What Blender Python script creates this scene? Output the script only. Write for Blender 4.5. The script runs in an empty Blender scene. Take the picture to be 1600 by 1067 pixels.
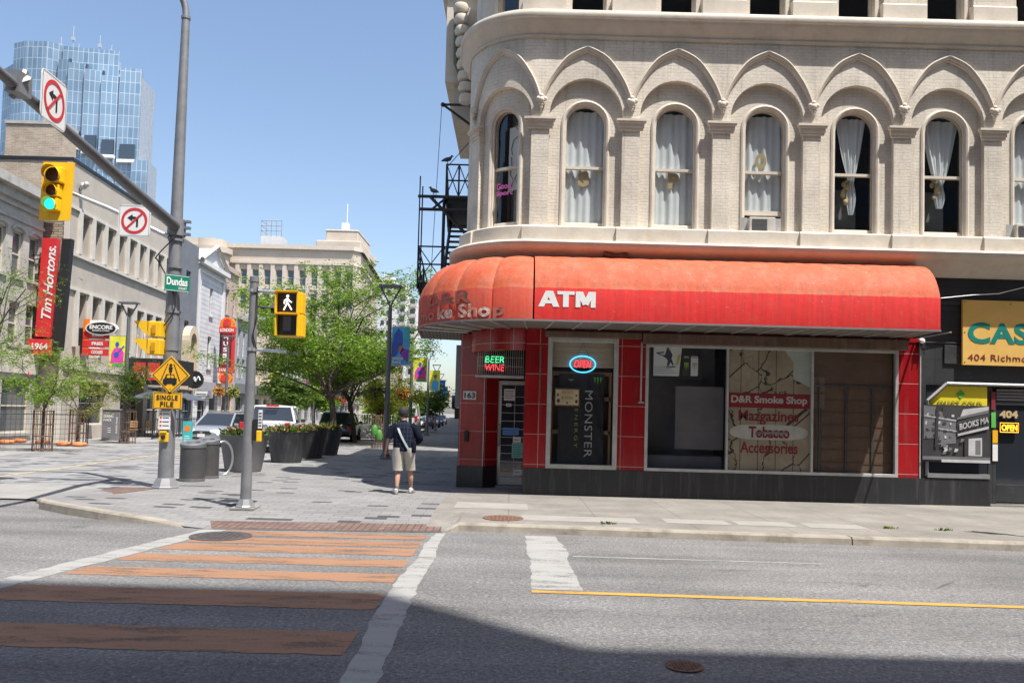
import bpy, bmesh, math, random
from mathutils import Vector, Matrix
from math import radians, sin, cos, pi
rnd = random.Random(11)
SC = bpy.context.scene
COL = SC.collection
# ------------------------------------------------------------------ camera
FPX, EYE, PITCH, ROLL = 1244.0, 1.78, radians(2.35), radians(1.52)
PCX, PCY = 800.0, 648.0 - 1244.0*math.tan(radians(2.35))
cd = bpy.data.cameras.new('camera'); cam = bpy.data.objects.new('camera', cd); COL.objects.link(cam)
cd.sensor_width = 36; cd.lens = FPX/1600*36; cd.shift_y = (PCY-533.5)/1600; cd.clip_end = 3000; cd.clip_start = .1
CAMROT = Matrix.Rotation(pi/2+PITCH, 3, 'X') @ Matrix.Rotation(ROLL, 3, 'Z')
cam.matrix_world = Matrix.Translation((0, 0, EYE)) @ CAMROT.to_4x4()
SC.camera = cam
# ------------------------------------------------------------------ sky and sun
SUNV = Vector((.335, -.31, 1.0)).normalized()
wd = bpy.data.worlds.new('World'); SC.world = wd; wd.use_nodes = True
nt = wd.node_tree; bg = nt.nodes['Background']
sky = nt.nodes.new('ShaderNodeTexSky'); sky.sky_type = 'NISHITA'; sky.sun_disc = False
sky.sun_elevation = math.asin(SUNV.z); sky.sun_rotation = math.atan2(SUNV.x, SUNV.y)
sky.air_density = 1.0; sky.dust_density = 1.7; sky.ozone_density = .75
nt.links.new(sky.outputs[0], bg.inputs[0]); bg.inputs[1].default_value = .13
sl = bpy.data.lights.new('sun', 'SUN'); sl.energy = 5.0; sl.angle = radians(.5); sl.color = (1, .96, .905)
so = bpy.data.objects.new('sun', sl); COL.objects.link(so); so.location = (20, -20, 60)
so.rotation_euler = SUNV.to_track_quat('Z', 'Y').to_euler()
SC.view_settings.view_transform = 'Standard'; SC.view_settings.look = 'None'
SC.view_settings.exposure = .72; SC.view_settings.gamma = 1
SC.render.engine = 'CYCLES'
SC.cycles.max_bounces = 6; SC.cycles.diffuse_bounces = 3; SC.cycles.glossy_bounces = 3; SC.cycles.transmission_bounces = 4
SC.cycles.transparent_max_bounces = 10; SC.cycles.caustics_reflective = False; SC.cycles.caustics_refractive = False
SC.cycles.use_denoising = True

# ------------------------------------------------------------------ pixel -> place helpers (photo pixels 1600 x 1067)
def ray(px, py): return CAMROT @ Vector(((px-PCX)/FPX, -(py-PCY)/FPX, -1))
def atY(px, py, Y):
    r = ray(px, py); t = Y/r.y; return Vector((r.x*t, Y, EYE+r.z*t))
def atG(px, py, z=0.0):
    r = ray(px, py); t = (z-EYE)/r.z; return Vector((r.x*t, r.y*t, z))
SK = .066                                  # the cross street runs along (-SK, 1)
def atS(px, py, s):
    r = ray(px, py); t = s/(r.x+SK*r.y); return Vector((r.x*t, r.y*t, EYE+r.z*t))
def SX(s, Y): return s-SK*Y                # street coordinate s at distance Y -> x
def rect(x0, y0, x1, y1, Y):               # photo rectangle on a facing plane -> x0,x1,z0,z1
    c = atY((x0+x1)/2, (y0+y1)/2, Y); k = Y/FPX
    w, h = (x1-x0)*k/2, (y1-y0)*k/2
    return c.x-w, c.x+w, c.z-h, c.z+h

# ------------------------------------------------------------------ materials
def lin(c): return tuple(((v/255+.055)/1.055)**2.4 if v/255 > .04045 else v/255/12.92 for v in c)
MATS = {}
def newmat(name):
    m = bpy.data.materials.new(name); m.use_nodes = True; MATS[name] = m
    return m, m.node_tree.nodes, m.node_tree.links, m.node_tree.nodes['Principled BSDF']
def rgba(c): return (c[0], c[1], c[2], 1)
def noise(N, L, scale, detail=4, coord='Object', vec=None, rough=.6):
    n = N.new('ShaderNodeTexNoise'); n.inputs['Scale'].default_value = scale; n.inputs['Detail'].default_value = detail
    n.inputs['Roughness'].default_value = rough
    if vec is None:
        t = N.new('ShaderNodeTexCoord'); vec = t.outputs[coord]
    L.new(vec, n.inputs['Vector']); return n.outputs['Fac']
def ramp(N, L, src, stops, interp='LINEAR'):
    r = N.new('ShaderNodeValToRGB'); r.color_ramp.interpolation = interp
    e = r.color_ramp.elements
    while len(e) > 1: e.remove(e[-1])
    e[0].position = stops[0][0]; e[0].color = rgba(stops[0][1])
    for p, c in stops[1:]:
        q = e.new(p); q.color = rgba(c)
    L.new(src, r.inputs[0]); return r.outputs[0]
def mix(N, L, fac, a, b, mode='MIX'):
    m = N.new('ShaderNodeMix'); m.data_type = 'RGBA'; m.blend_type = mode
    for sock, v in ((m.inputs[0], fac), (m.inputs[6], a), (m.inputs[7], b)):
        if hasattr(v, 'is_output'): L.new(v, sock)
        elif isinstance(v, (int, float)): sock.default_value = v
        else: sock.default_value = rgba(v)
    return m.outputs[2]
def bump(N, L, h, bs, strength=.3, dist=.02):
    b = N.new('ShaderNodeBump'); b.inputs['Strength'].default_value = strength; b.inputs['Distance'].default_value = dist
    L.new(h, b.inputs['Height']); L.new(b.outputs[0], bs.inputs['Normal'])
def mapped(N, L, coord='Object', scale=(1, 1, 1), rot=(0, 0, 0)):
    t = N.new('ShaderNodeTexCoord'); m = N.new('ShaderNodeMapping')
    m.inputs['Scale'].default_value = scale; m.inputs['Rotation'].default_value = rot
    L.new(t.outputs[coord], m.inputs[0]); return m.outputs[0]
def G3(v): return (v, v, v)
def M(name, col, rough=.7, var=.18, scale=2.5, bmp=0, bscale=30, metal=0, dirt=None, dirtamt=.5, streak=False, spec=.5):
    """plain surface: base colour with broad and fine variation, optional dirt patches or vertical streaks"""
    m, N, L, b = newmat(name)
    b.inputs['Roughness'].default_value = rough; b.inputs['Metallic'].default_value = metal
    b.inputs['Specular IOR Level'].default_value = spec
    f = noise(N, L, scale, 6)
    c = mix(N, L, ramp(N, L, f, [(.3, G3(0)), (.7, G3(1))]), tuple(v*(1-var) for v in col), tuple(min(1, v*(1+var)) for v in col))
    if dirt is not None:
        v = mapped(N, L, 'Object', (6, 6, .5) if streak else (1.3, 1.3, 1.3))
        d = noise(N, L, 1.6, 8, vec=v, rough=.7)
        c = mix(N, L, ramp(N, L, d, [(.5, G3(0)), (.72, G3(dirtamt))]), c, dirt)
    L.new(c, b.inputs['Base Color'])
    r2 = noise(N, L, scale*5, 5)
    mm = N.new('ShaderNodeMapRange'); mm.inputs[3].default_value = max(.03, rough-.12); mm.inputs[4].default_value = min(1, rough+.12)
    L.new(r2, mm.inputs[0]); L.new(mm.outputs[0], b.inputs['Roughness'])
    if bmp: bump(N, L, noise(N, L, bscale, 5), b, bmp)
    return m
def MB_brick(name, c1, c2, mortar, bw=.22, bh=.075, ms=.01, rough=.85, bmp=.5, dirt=None, dirtamt=.4, offset=.5, msm=.1, uvs=1.0, streak=False, soot=0, spots=0):
    m, N, L, b = newmat(name); b.inputs['Roughness'].default_value = rough
    t = N.new('ShaderNodeTexCoord')
    br = N.new('ShaderNodeTexBrick'); L.new(t.outputs['UV'], br.inputs['Vector'])
    br.inputs['Scale'].default_value = uvs; br.offset = offset
    br.inputs['Color1'].default_value = rgba(c1); br.inputs['Color2'].default_value = rgba(c2); br.inputs['Mortar'].default_value = rgba(mortar)
    br.inputs['Brick Width'].default_value = bw; br.inputs['Row Height'].default_value = bh
    br.inputs['Mortar Size'].default_value = ms; br.inputs['Mortar Smooth'].default_value = msm
    n1 = noise(N, L, 1.1, 6)
    c = mix(N, L, .8, br.outputs['Color'], ramp(N, L, n1, [(.25, G3(.72)), (.75, G3(1.15))]), 'MULTIPLY')
    n2 = noise(N, L, 26, 4)
    c = mix(N, L, .5, c, ramp(N, L, n2, [(.3, G3(.75)), (.7, G3(1.12))]), 'MULTIPLY')
    if dirt is not None:
        v = mapped(N, L, 'Object', (4, 4, .35) if streak else (.9, .9, .9))
        c = mix(N, L, ramp(N, L, noise(N, L, 1.5, 8, vec=v, rough=.72), [(.52, G3(0)), (.75, G3(dirtamt))]), c, dirt)
    if soot:
        k = noise(N, L, 1.3, 9, vec=mapped(N, L, 'Object', (5, 5, .28)), rough=.75)
        c = mix(N, L, ramp(N, L, k, [(.53, G3(0)), (.72, G3(soot))]), c, (.22, .19, .15))
        k2 = noise(N, L, .45, 7, rough=.7); c = mix(N, L, 1, c, ramp(N, L, k2, [(.35, G3(.86)), (.65, G3(1.05))]), 'MULTIPLY')
    if spots:
        v = N.new('ShaderNodeTexVoronoi'); v.inputs['Scale'].default_value = 3.2; v2 = N.new('ShaderNodeTexCoord'); L.new(v2.outputs['Object'], v.inputs['Vector'])
        c = mix(N, L, ramp(N, L, v.outputs['Distance'], [(.055, G3(spots)), (.085, G3(0))]), c, tuple(x*.45 for x in c1))
        k = noise(N, L, .7, 8, rough=.75); c = mix(N, L, 1, c, ramp(N, L, k, [(.3, G3(.72)), (.62, G3(1.06))]), 'MULTIPLY')
    L.new(c, b.inputs['Base Color'])
    if bmp:
        ad = N.new('ShaderNodeMath'); ad.operation = 'MULTIPLY_ADD'; ad.inputs[1].default_value = -1; L.new(br.outputs['Fac'], ad.inputs[0])
        sc = N.new('ShaderNodeMath'); sc.operation = 'MULTIPLY'; sc.inputs[1].default_value = .6; L.new(n2, sc.inputs[0]); L.new(sc.outputs[0], ad.inputs[2])
        bump(N, L, ad.outputs[0], b, bmp, .012)
    return m
def glassmat(name, tint=(.6, .68, .7), refl=.12, rough=.01):
    m, N, L, b = newmat(name); N.remove(b)
    tr = N.new('ShaderNodeBsdfTransparent'); tr.inputs[0].default_value = rgba(tint)
    gl = N.new('ShaderNodeBsdfGlossy'); gl.inputs['Roughness'].default_value = rough; gl.inputs[0].default_value = (.9, .95, 1, 1)
    fr = N.new('ShaderNodeLayerWeight'); fr.inputs[0].default_value = .5
    pw = N.new('ShaderNodeMath'); pw.operation = 'POWER'; pw.inputs[1].default_value = 4; L.new(fr.outputs['Facing'], pw.inputs[0])
    ad = N.new('ShaderNodeMath'); ad.operation = 'MULTIPLY_ADD'; ad.use_clamp = True; ad.inputs[1].default_value = .85; ad.inputs[2].default_value = .05+refl
    L.new(pw.outputs[0], ad.inputs[0])
    ms = N.new('ShaderNodeMixShader'); L.new(ad.outputs[0], ms.inputs[0]); L.new(tr.outputs[0], ms.inputs[1]); L.new(gl.outputs[0], ms.inputs[2])
    L.new(ms.outputs[0], N['Material Output'].inputs[0]); return m
def darkglass(name, col=(.02, .025, .03), rough=.05):
    m, N, L, b = newmat(name); b.inputs['Base Color'].default_value = rgba(col); b.inputs['Roughness'].default_value = rough
    b.inputs['Specular IOR Level'].default_value = .9
    bump(N, L, noise(N, L, .7, 2), b, .06, .05)
    return m
def emis(name, col, s=3):
    m, N, L, b = newmat(name); b.inputs['Base Color'].default_value = rgba(col)
    b.inputs['Emission Color'].default_value = rgba(col); b.inputs['Emission Strength'].default_value = s; return m

# ------------------------------------------------------------------ mesh building
def textgeo(body, bold=0.0, shear=0.0, spacing=1.0, depth=.02, cache={}):
    k = (body, bold, shear, spacing, depth)
    if k in cache: return cache[k]
    cu = bpy.data.curves.new('t', 'FONT'); cu.body = body; cu.size = 1; cu.offset = bold; cu.shear = shear
    cu.space_character = spacing; cu.extrude = depth; cu.resolution_u = 4
    ob = bpy.data.objects.new('t', cu); COL.objects.link(ob)
    dg = bpy.context.evaluated_depsgraph_get(); dg.update(); ev = ob.evaluated_get(dg); me = ev.to_mesh()
    vs = [v.co.copy() for v in me.vertices]; fs = [tuple(p.vertices) for p in me.polygons]
    ev.to_mesh_clear(); bpy.data.objects.remove(ob); bpy.data.curves.remove(cu)
    x0 = min(v.x for v in vs); x1 = max(v.x for v in vs); y0 = min(v.y for v in vs); y1 = max(v.y for v in vs)
    r = ([((v.x-x0)/(x1-x0), (v.y-y0)/(y1-y0), v.z/depth) for v in vs], fs, (x1-x0)/(y1-y0))
    cache[k] = r; return r
class MB:
    def __init__(s): s.v = []; s.f = []; s.mi = []; s.uv = {}
    def add(s, vs, fs, mi=0, uvs=None):
        o = len(s.v); s.v.extend([tuple(v) for v in vs])
        for i, f in enumerate(fs):
            if uvs is not None: s.uv[len(s.f)] = [uvs[k] for k in f]
            s.f.append(tuple(o+k for k in f)); s.mi.append(mi)
        return s
    def quad(s, a, b, c, d, mi=0): return s.add([a, b, c, d], [(0, 1, 2, 3)], mi)
    def obox(s, o, ax, ay, az, mi=0):
        o = Vector(o); ax = Vector(ax); ay = Vector(ay); az = Vector(az)
        v = [o, o+ax, o+ax+ay, o+ay, o+az, o+ax+az, o+ax+ay+az, o+ay+az]
        return s.add(v, [(3, 2, 1, 0), (4, 5, 6, 7), (0, 1, 5, 4), (1, 2, 6, 5), (2, 3, 7, 6), (3, 0, 4, 7)], mi)
    def box(s, x0, x1, y0, y1, z0, z1, mi=0): return s.obox((x0, y0, z0), (x1-x0, 0, 0), (0, y1-y0, 0), (0, 0, z1-z0), mi)
    def cbox(s, c, sx, sy, sz, rz=0, mi=0):
        c = Vector(c); R = Matrix.Rotation(rz, 3, 'Z'); a = R @ Vector((sx, 0, 0)); b = R @ Vector((0, sy, 0)); z = Vector((0, 0, sz))
        return s.obox(c-a/2-b/2-z/2, a, b, z, mi)
    def extrude(s, pts, vec, mi=0):           # closed polygon (3d points) pushed along vec
        n = len(pts); vec = Vector(vec); p = [Vector(q) for q in pts]
        return s.add(p+[q+vec for q in p], [tuple(range(n-1, -1, -1)), tuple(range(n, 2*n))]+[(i, (i+1) % n, n+(i+1) % n, n+i) for i in range(n)], mi)
    def tube(s, path, r, n=8, mi=0, cap=True):
        P = [Vector(p) for p in path]; m = len(P); R = r if isinstance(r, (list, tuple)) else [r]*m
        vs = []; up = None
        for i in range(m):
            t = (P[min(i+1, m-1)]-P[max(i-1, 0)]).normalized()
            if up is None: up = Vector((0, 0, 1)) if abs(t.z) < .9 else Vector((1, 0, 0))
            a = t.cross(up)
            if a.length < 1e-5: a = t.orthogonal()
            a.normalize(); b = a.cross(t).normalized(); up = b
            for k in range(n):
                q = 2*pi*k/n; vs.append(P[i]+a*(R[i]*cos(q))+b*(R[i]*sin(q)))
        fs = [(i*n+k, i*n+(k+1) % n, (i+1)*n+(k+1) % n, (i+1)*n+k) for i in range(m-1) for k in range(n)]
        if cap: fs += [tuple(range(n-1, -1, -1)), tuple((m-1)*n+k for k in range(n))]
        return s.add(vs, fs, mi)
    def lathe(s, prof, c=(0, 0, 0), n=20, mi=0, cap=True, sx=1, sy=1):
        c = Vector(c); m = len(prof)
        vs = [c+Vector((r*cos(2*pi*k/n)*sx, r*sin(2*pi*k/n)*sy, z)) for r, z in prof for k in range(n)]
        fs = [(i*n+k, i*n+(k+1) % n, (i+1)*n+(k+1) % n, (i+1)*n+k) for i in range(m-1) for k in range(n)]
        if cap: fs += [tuple(range(n-1, -1, -1)), tuple((m-1)*n+k for k in range(n))]
        return s.add(vs, fs, mi)
    def ball(s, c, r, nu=10, nv=6, mi=0, sc=(1, 1, 1)):
        return s.lathe([(max(.001, sin(pi*i/nv))*r, -cos(pi*i/nv)*r*sc[2]) for i in range(nv+1)], c, nu, mi, True, sc[0], sc[1])
    def text(s, body, o, xd, zd, w, h, mi=0, depth=.004, bold=0.02, shear=0, spacing=1.0, fn=None):
        """letters filling w x h; o lower left corner, xd reading direction, zd up; fn maps (u, v, out) instead"""
        vs, fs, _ = textgeo(body, bold, shear, spacing)
        if fn: return s.add([fn(x*w, y*h, (z+1)*depth+.003) for x, y, z in vs], fs, mi)
        o = Vector(o); xd = Vector(xd).normalized(); zd = Vector(zd).normalized(); nd = xd.cross(zd)
        return s.add([o+xd*(x*w)+zd*(y*h)+nd*((z+1)*depth+.003) for x, y, z in vs], fs, mi)
    def poly(s, pts, o, xd, zd, mi=0, off=.003):   # flat outline with a little thickness, in the plane o, xd, zd
        o = Vector(o); xd = Vector(xd); zd = Vector(zd); nd = xd.cross(zd).normalized(); o = o+nd*.002
        return s.extrude([o+xd*x+zd*y for x, y in pts], nd*off, mi)
    def build(s, name, mats, parent=None, smooth=None, bevel=0, fix=False, local=False, label=None, flip=False):
        me = bpy.data.meshes.new(name); me.from_pydata([tuple(v) for v in s.v], [], s.f)
        if not isinstance(mats, (list, tuple)): mats = [mats]
        for m in mats: me.materials.append(m if not isinstance(m, str) else MATS[m])
        if len(mats) > 1: me.polygons.foreach_set('material_index', s.mi)
        uvl = me.uv_layers.new(name='UVMap'); buf = [0.0]*(2*len(me.loops)); vv = s.v
        for pi_, p in enumerate(me.polygons):
            cu = s.uv.get(pi_)
            if cu is None:
                n = p.normal; ax, ay, az = abs(n.x), abs(n.y), abs(n.z)
            for j, li in enumerate(p.loop_indices):
                if cu is not None: u, w = cu[j][0], cu[j][1]
                else:
                    x, y, z = vv[me.loops[li].vertex_index]
                    if az >= ax and az >= ay: u, w = x, y
                    elif ay >= ax: u, w = x, z
                    else: u, w = y, z
                buf[2*li] = u; buf[2*li+1] = w
        uvl.data.foreach_set('uv', buf)
        if fix:
            bm = bmesh.new(); bm.from_mesh(me); bmesh.ops.recalc_face_normals(bm, faces=bm.faces); bm.to_mesh(me); bm.free()
        if smooth is not None:
            me.polygons.foreach_set('use_smooth', [True]*len(me.polygons))
            me.set_sharp_from_angle(angle=radians(smooth))
        o = bpy.data.objects.new(name, me); COL.objects.link(o)
        if parent is not None:
            o.parent = parent
            if not local and parent.type == 'EMPTY': o.location = -Vector(parent.location)
        if bevel:
            bv = o.modifiers.new('bevel', 'BEVEL'); bv.width = bevel; bv.segments = 2; bv.limit_method = 'ANGLE'
        if label: o['label'] = label
        return o
def tag(o, label=None, cat=None, group=None, kind=None):
    if label: o['label'] = label
    if cat: o['category'] = cat
    if group: o['group'] = group
    if kind: o['kind'] = kind
    return o
def thing(name, label, cat, loc=(0, 0, 0), group=None, rz=0):
    o = bpy.data.objects.new(name, None); COL.objects.link(o); o.empty_display_size = .2
    o.location = loc; o.rotation_euler = (0, 0, rz); return tag(o, label, cat, group)
def struct(mb, name, mat, **k): return tag(mb.build(name, mat, **k), kind='structure')
def kids(o): return [c for c in bpy.data.objects if c.parent == o]
def copy_tree(o, parent=None):
    c = o.copy(); COL.objects.link(c)
    if parent is not None: c.parent = parent
    for ch in kids(o): copy_tree(ch, c)
    return c
def spline(pts, n=8):
    P = [Vector(p) for p in pts]; out = []
    for i in range(len(P)-1):
        a, b, c, d = P[max(i-1, 0)], P[i], P[i+1], P[min(i+2, len(P)-1)]
        for k in range(n):
            t = k/n; out.append(.5*((2*b)+(c-a)*t+(2*a-5*b+4*c-d)*t*t+(3*b-a-3*c+d)*t**3))
    out.append(P[-1]); return out
# ================================================================== MATERIALS
def asphalt():
    m, N, L, b = newmat('asphalt'); b.inputs['Roughness'].default_value = .9
    f = noise(N, L, 26, 6, rough=1.0); g = noise(N, L, .35, 6); s = noise(N, L, 1, 7, vec=mapped(N, L, 'Object', (.12, 1.5, 1)))
    c = ramp(N, L, f, [(.36, (.03, .03, .033)), (.46, (.12, .117, .115)), (.56, (.205, .2, .192)), (.66, (.5, .49, .47))])
    c = mix(N, L, 1, c, ramp(N, L, g, [(.3, G3(.74)), (.7, G3(1.2))]), 'MULTIPLY')
    c = mix(N, L, 1, c, ramp(N, L, s, [(.3, G3(.72)), (.65, G3(1.12))]), 'MULTIPLY')
    ol = ramp(N, L, noise(N, L, 1.1, 5, vec=mapped(N, L, 'Object', (.5, 2.5, 1)), rough=.7), [(.6, G3(1)), (.72, G3(.68))])
    c = mix(N, L, 1, c, ol, 'MULTIPLY')
    v = N.new('ShaderNodeTexVoronoi'); v.feature = 'DISTANCE_TO_EDGE'; v.inputs['Scale'].default_value = .28
    w = noise(N, L, 1.6, 5); t = N.new('ShaderNodeTexCoord'); vm = N.new('ShaderNodeVectorMath'); vm.operation = 'ADD'
    L.new(t.outputs['Object'], vm.inputs[0]); wm = N.new('ShaderNodeVectorMath'); wm.operation = 'SCALE'; wm.inputs[3].default_value = 1.6
    cmb = N.new('ShaderNodeCombineXYZ'); L.new(w, cmb.inputs[0]); L.new(w, cmb.inputs[1]); L.new(cmb.outputs[0], wm.inputs[0]); L.new(wm.outputs[0], vm.inputs[1])
    L.new(vm.outputs[0], v.inputs['Vector'])
    cr = ramp(N, L, v.outputs['Distance'], [(.002, G3(1)), (.006, G3(0))])
    br = ramp(N, L, noise(N, L, .5, 3), [(.52, G3(0)), (.6, G3(.75))])
    c = mix(N, L, mix(N, L, 1, cr, br, 'MULTIPLY'), c, (.04, .04, .042))
    L.new(c, b.inputs['Base Color']); bump(N, L, f, b, .5, .012)
asphalt()
def paint(name, col, wear=.5):
    m, N, L, b = newmat(name); b.inputs['Roughness'].default_value = .8
    f = noise(N, L, 90, 4, rough=.8); g = noise(N, L, 1, 8, vec=mapped(N, L, 'Object', (1.2, 5, 1)), rough=.75)
    w = mix(N, L, .55, ramp(N, L, f, [(.35, G3(1)), (.6, G3(0))]), ramp(N, L, g, [(.45, G3(0)), (.7, G3(1))]))
    w = ramp(N, L, w, [(.55-.3*wear, G3(0)), (.8-.3*wear, G3(1))])
    c = mix(N, L, ramp(N, L, g, [(.3, G3(0)), (.65, G3(.55))]), mix(N, L, .6, col, ramp(N, L, f, [(.3, tuple(v*.7 for v in col)), (.7, col)])), tuple(v*.6+.03 for v in col))
    L.new(c, b.inputs['Base Color']); bump(N, L, f, b, .35, .01)
    tr = N.new('ShaderNodeBsdfTransparent'); ms = N.new('ShaderNodeMixShader'); L.new(w, ms.inputs[0]); L.new(b.outputs[0], ms.inputs[1]); L.new(tr.outputs[0], ms.inputs[2]); L.new(ms.outputs[0], N['Material Output'].inputs[0])
paint('white_paint', (.34, .335, .315), .35); paint('orange_paint', (.315, .165, .09), .5); paint('yellow_paint', (.55, .30, .05), .15)
paint('pale_yellow_paint', (.55, .42, .18), .6)
def pavers(name, base, alt, dark, frac, bw, bh, rot=0.0):
    m, N, L, b = newmat(name); b.inputs['Roughness'].default_value = .85
    v = mapped(N, L, 'UV', rot=(0, 0, rot))
    def brk(c1, c2, mo):
        br = N.new('ShaderNodeTexBrick'); L.new(v, br.inputs['Vector']); br.inputs['Scale'].default_value = 1
        br.inputs['Color1'].default_value = rgba(c1); br.inputs['Color2'].default_value = rgba(c2); br.inputs['Mortar'].default_value = rgba(mo)
        br.inputs['Brick Width'].default_value = bw; br.inputs['Row Height'].default_value = bh; br.inputs['Mortar Size'].default_value = .006
        br.inputs['Mortar Smooth'].default_value = .2; br.offset = .5; return br
    a = brk(base, alt, tuple(x*.45 for x in base)); k = brk(G3(0), G3(1), G3(1))
    dk = ramp(N, L, k.outputs['Color'], [(0, G3(1)), (frac, G3(0))], 'CONSTANT')
    c = mix(N, L, dk, a.outputs['Color'], dark)
    c = mix(N, L, 1, c, ramp(N, L, noise(N, L, .5, 6), [(.3, G3(.82)), (.7, G3(1.12))]), 'MULTIPLY')
    c = mix(N, L, 1, c, ramp(N, L, noise(N, L, 45, 4), [(.3, G3(.85)), (.7, G3(1.1))]), 'MULTIPLY')
    L.new(c, b.inputs['Base Color']); mm = N.new('ShaderNodeMath'); mm.operation = 'MULTIPLY'; mm.inputs[1].default_value = -1
    L.new(a.outputs['Fac'], mm.inputs[0]); bump(N, L, mm.outputs[0], b, .4, .01)
pavers('plaza_pavers', (.185, .182, .177), (.235, .23, .222), (.055, .055, .06), .075, .38, .19)
pavers('road_pavers', (.17, .17, .175), (.27, .265, .26), (.09, .09, .095), .16, .5, .25)
pavers('walk_pavers', (.25, .243, .232), (.3, .292, .278), (.2, .2, .2), .08, .5, .25)
MB_brick('concrete_walk', (.215, .2, .178), (.25, .232, .205), (.16, .15, .135), 1.55, 1.6, .012, .9, .25, (.17, .15, .125), .55, 0, spots=.8)
M('kerb_concrete', (.28, .25, .205), .9, .2, 3, .25, 40, dirt=(.12, .10, .075), dirtamt=.85)
M('concrete_band', (.24, .232, .215), .9, .15, 2, .2, 40, dirt=(.24, .22, .2))
MB_brick('tactile_brick', (.15, .085, .066), (.2, .12, .095), (.07, .055, .048), .11, .2, .012, .9, .6, (.2, .17, .15), .5, 0)
M('dirt_ground', (.2, .19, .17), .95)
def mtl(name, col, rough, metal=0, **k): return M(name, col, rough, metal=metal, **k)
mtl('rust_iron', (.16, .085, .055), .75, 0, var=.35, scale=14, bmp=.4)
mtl('iron', (.07, .06, .058), .7, 0, var=.3, scale=14, bmp=.4)
mtl('pole_grey', (.235, .24, .25), .5, .35, var=.12, scale=4, dirt=(.14, .14, .145), dirtamt=.5)
mtl('dark_pole', (.15, .155, .165), .5, .3, var=.15, scale=4, dirt=(.23, .23, .235), dirtamt=.5, streak=True)
mtl('galvanised', (.27, .275, .28), .5, .4); mtl('steel', (.55, .56, .57), .35, .8); mtl('alu', (.52, .52, .5), .45, .5, dirt=(.3, .29, .27), dirtamt=.5)
mtl('black_metal', (.022, .025, .032), .5, .2); mtl('black', (.015, .015, .016), .55)
mtl('signal_yellow', (.86, .50, .012), .45, var=.06); mtl('sign_yellow', (.83, .43, .012), .4, var=.06); mtl('signal_dark_yellow', (.55, .27, .01), .5)
mtl('sign_white', (.78, .78, .76), .4, var=.05); mtl('sign_red', (.62, .03, .035), .45, var=.06); mtl('sign_green', (.005, .2, .12), .4); mtl('sign_black', (.012, .012, .013), .5)
mtl('lens_dark', (.06, .03, .025), .25); mtl('cream', (.61, .55, .465), .75, var=.08, bmp=.12, bscale=14, dirt=(.40, .31, .22), dirtamt=.45)
emis('lens_green', (.02, .85, .62), 1.0); emis('neon_red', (1, .045, .06), 1.6); emis('neon_blue', (.05, .5, 1), 1.6); emis('neon_green', (.08, .9, .35), 1.1); emis('led_amber', (1, .42, .02), 1.7); emis('walk_white', (.9, .88, .8), 1.1)

# ================================================================== GROUND
mb = MB(); mb.quad((-1500, -600, -.4), (1500, -600, -.4), (1500, 2500, -.4), (-1500, 2500, -.4)); struct(mb, 'ground', 'dirt_ground')
mb = MB(); mb.quad((-70, -9, -.12), (70, -9, -.12), (70, 18, -.12), (-70, 18, -.12)); struct(mb, 'road', 'asphalt')
EDGE = [(-70, 15.6, -.1), (-9.3, 15.5, -.1), (-8.75, 14.95, -.03), (-8.37, 14.3, .03), (-7.5, 13.65, .035), (-6.75, 13.2, .02), (-5.9, 12.88, -.02), (-5.1, 12.6, -.1), (-4.7, 12.46, -.112), (-1.06, 12.76, -.112), (-.8, 13.0, -.0)]
def edge(x):
    for (a, ya, za), (b, yb, zb) in zip(EDGE, EDGE[1:]):
        if a <= x <= b:
            t = (x-a)/(b-a); return ya+(yb-ya)*t, za+(zb-za)*t
    return 13.0-.0648*(x+.8), 0.0
KW = .17
mb = MB(); xs = sorted(set([e[0] for e in EDGE]+[-60, -40, -25, -20, -15, -12, -10.5, -8, -7.1, -6.3, -5.5, -3, -2]+[-.8]))
rows = [0, .3, .8, 1.4, 2.2]
vs = []
for x in xs:
    y, z = edge(x); y += KW if z > -.09 else 0
    for r in rows:
        t = r/2.2; vs.append((x, y+r, z*(1-t)))
    vs.append((x, 420, 0))
nr = len(rows)+1
mb.add(vs, [(i*nr+j, (i+1)*nr+j, (i+1)*nr+j+1, i*nr+j+1) for i in range(len(xs)-1) for j in range(nr-1)])
struct(mb, 'plaza', 'plaza_pavers')
# right hand concrete pavement
mb = MB(); vs = []; xs = [-1.35, -1.2, -1.06, -.8, 0, 3, 8, 20, 45]
for x in xs:
    y, z = edge(x); y += KW
    vs += [(x, y, z+.004), (x, y+.9, z*.4+.004), (x, y+1.6, .004), (x, 17.5 if x < -1.1 else 24, .004)]
mb.add(vs, [(i*4+j, (i+1)*4+j, (i+1)*4+j+1, i*4+j+1) for i in range(len(xs)-1) for j in range(3)])
struct(mb, 'pavement', 'concrete_walk')
# kerbs
def kerb(xs, name):
    mb = MB(); vs = []
    for x in xs:
        y, z = edge(x); vs += [(x, y-.02, -.13), (x, y, z-.025), (x, y+.03, z+.002), (x, y+KW+.02, z+.006), (x, y+KW+.02, -.2)]
    n = len(xs)
    mb.add(vs, [(i*5+j, (i+1)*5+j, (i+1)*5+j+1, i*5+j+1) for i in range(n-1) for j in range(4)]+[(0, 1, 2, 3, 4), tuple((n-1)*5+k for k in range(4, -1, -1))])
    return struct(mb, name, 'kerb_concrete')
kerb([-8.9, -8.75, -8.55, -8.37, -7.9, -7.5, -7.1, -6.75, -6.3, -5.9, -5.5, -5.1], 'kerb')
kerb([-1.35, -1.06, -.8, -.5, 0, 2.1, 5.4], 'kerb'); kerb([5.42, 8.9, 13, 20, 45], 'kerb')
mb = MB(); mb.quad((-70, 15.5, -.09), (-9.0, 15.5, -.09), (-8.6, 17.3, .006), (-70, 17.3, .006)); struct(mb, 'road_apron', 'concrete_band')
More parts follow.
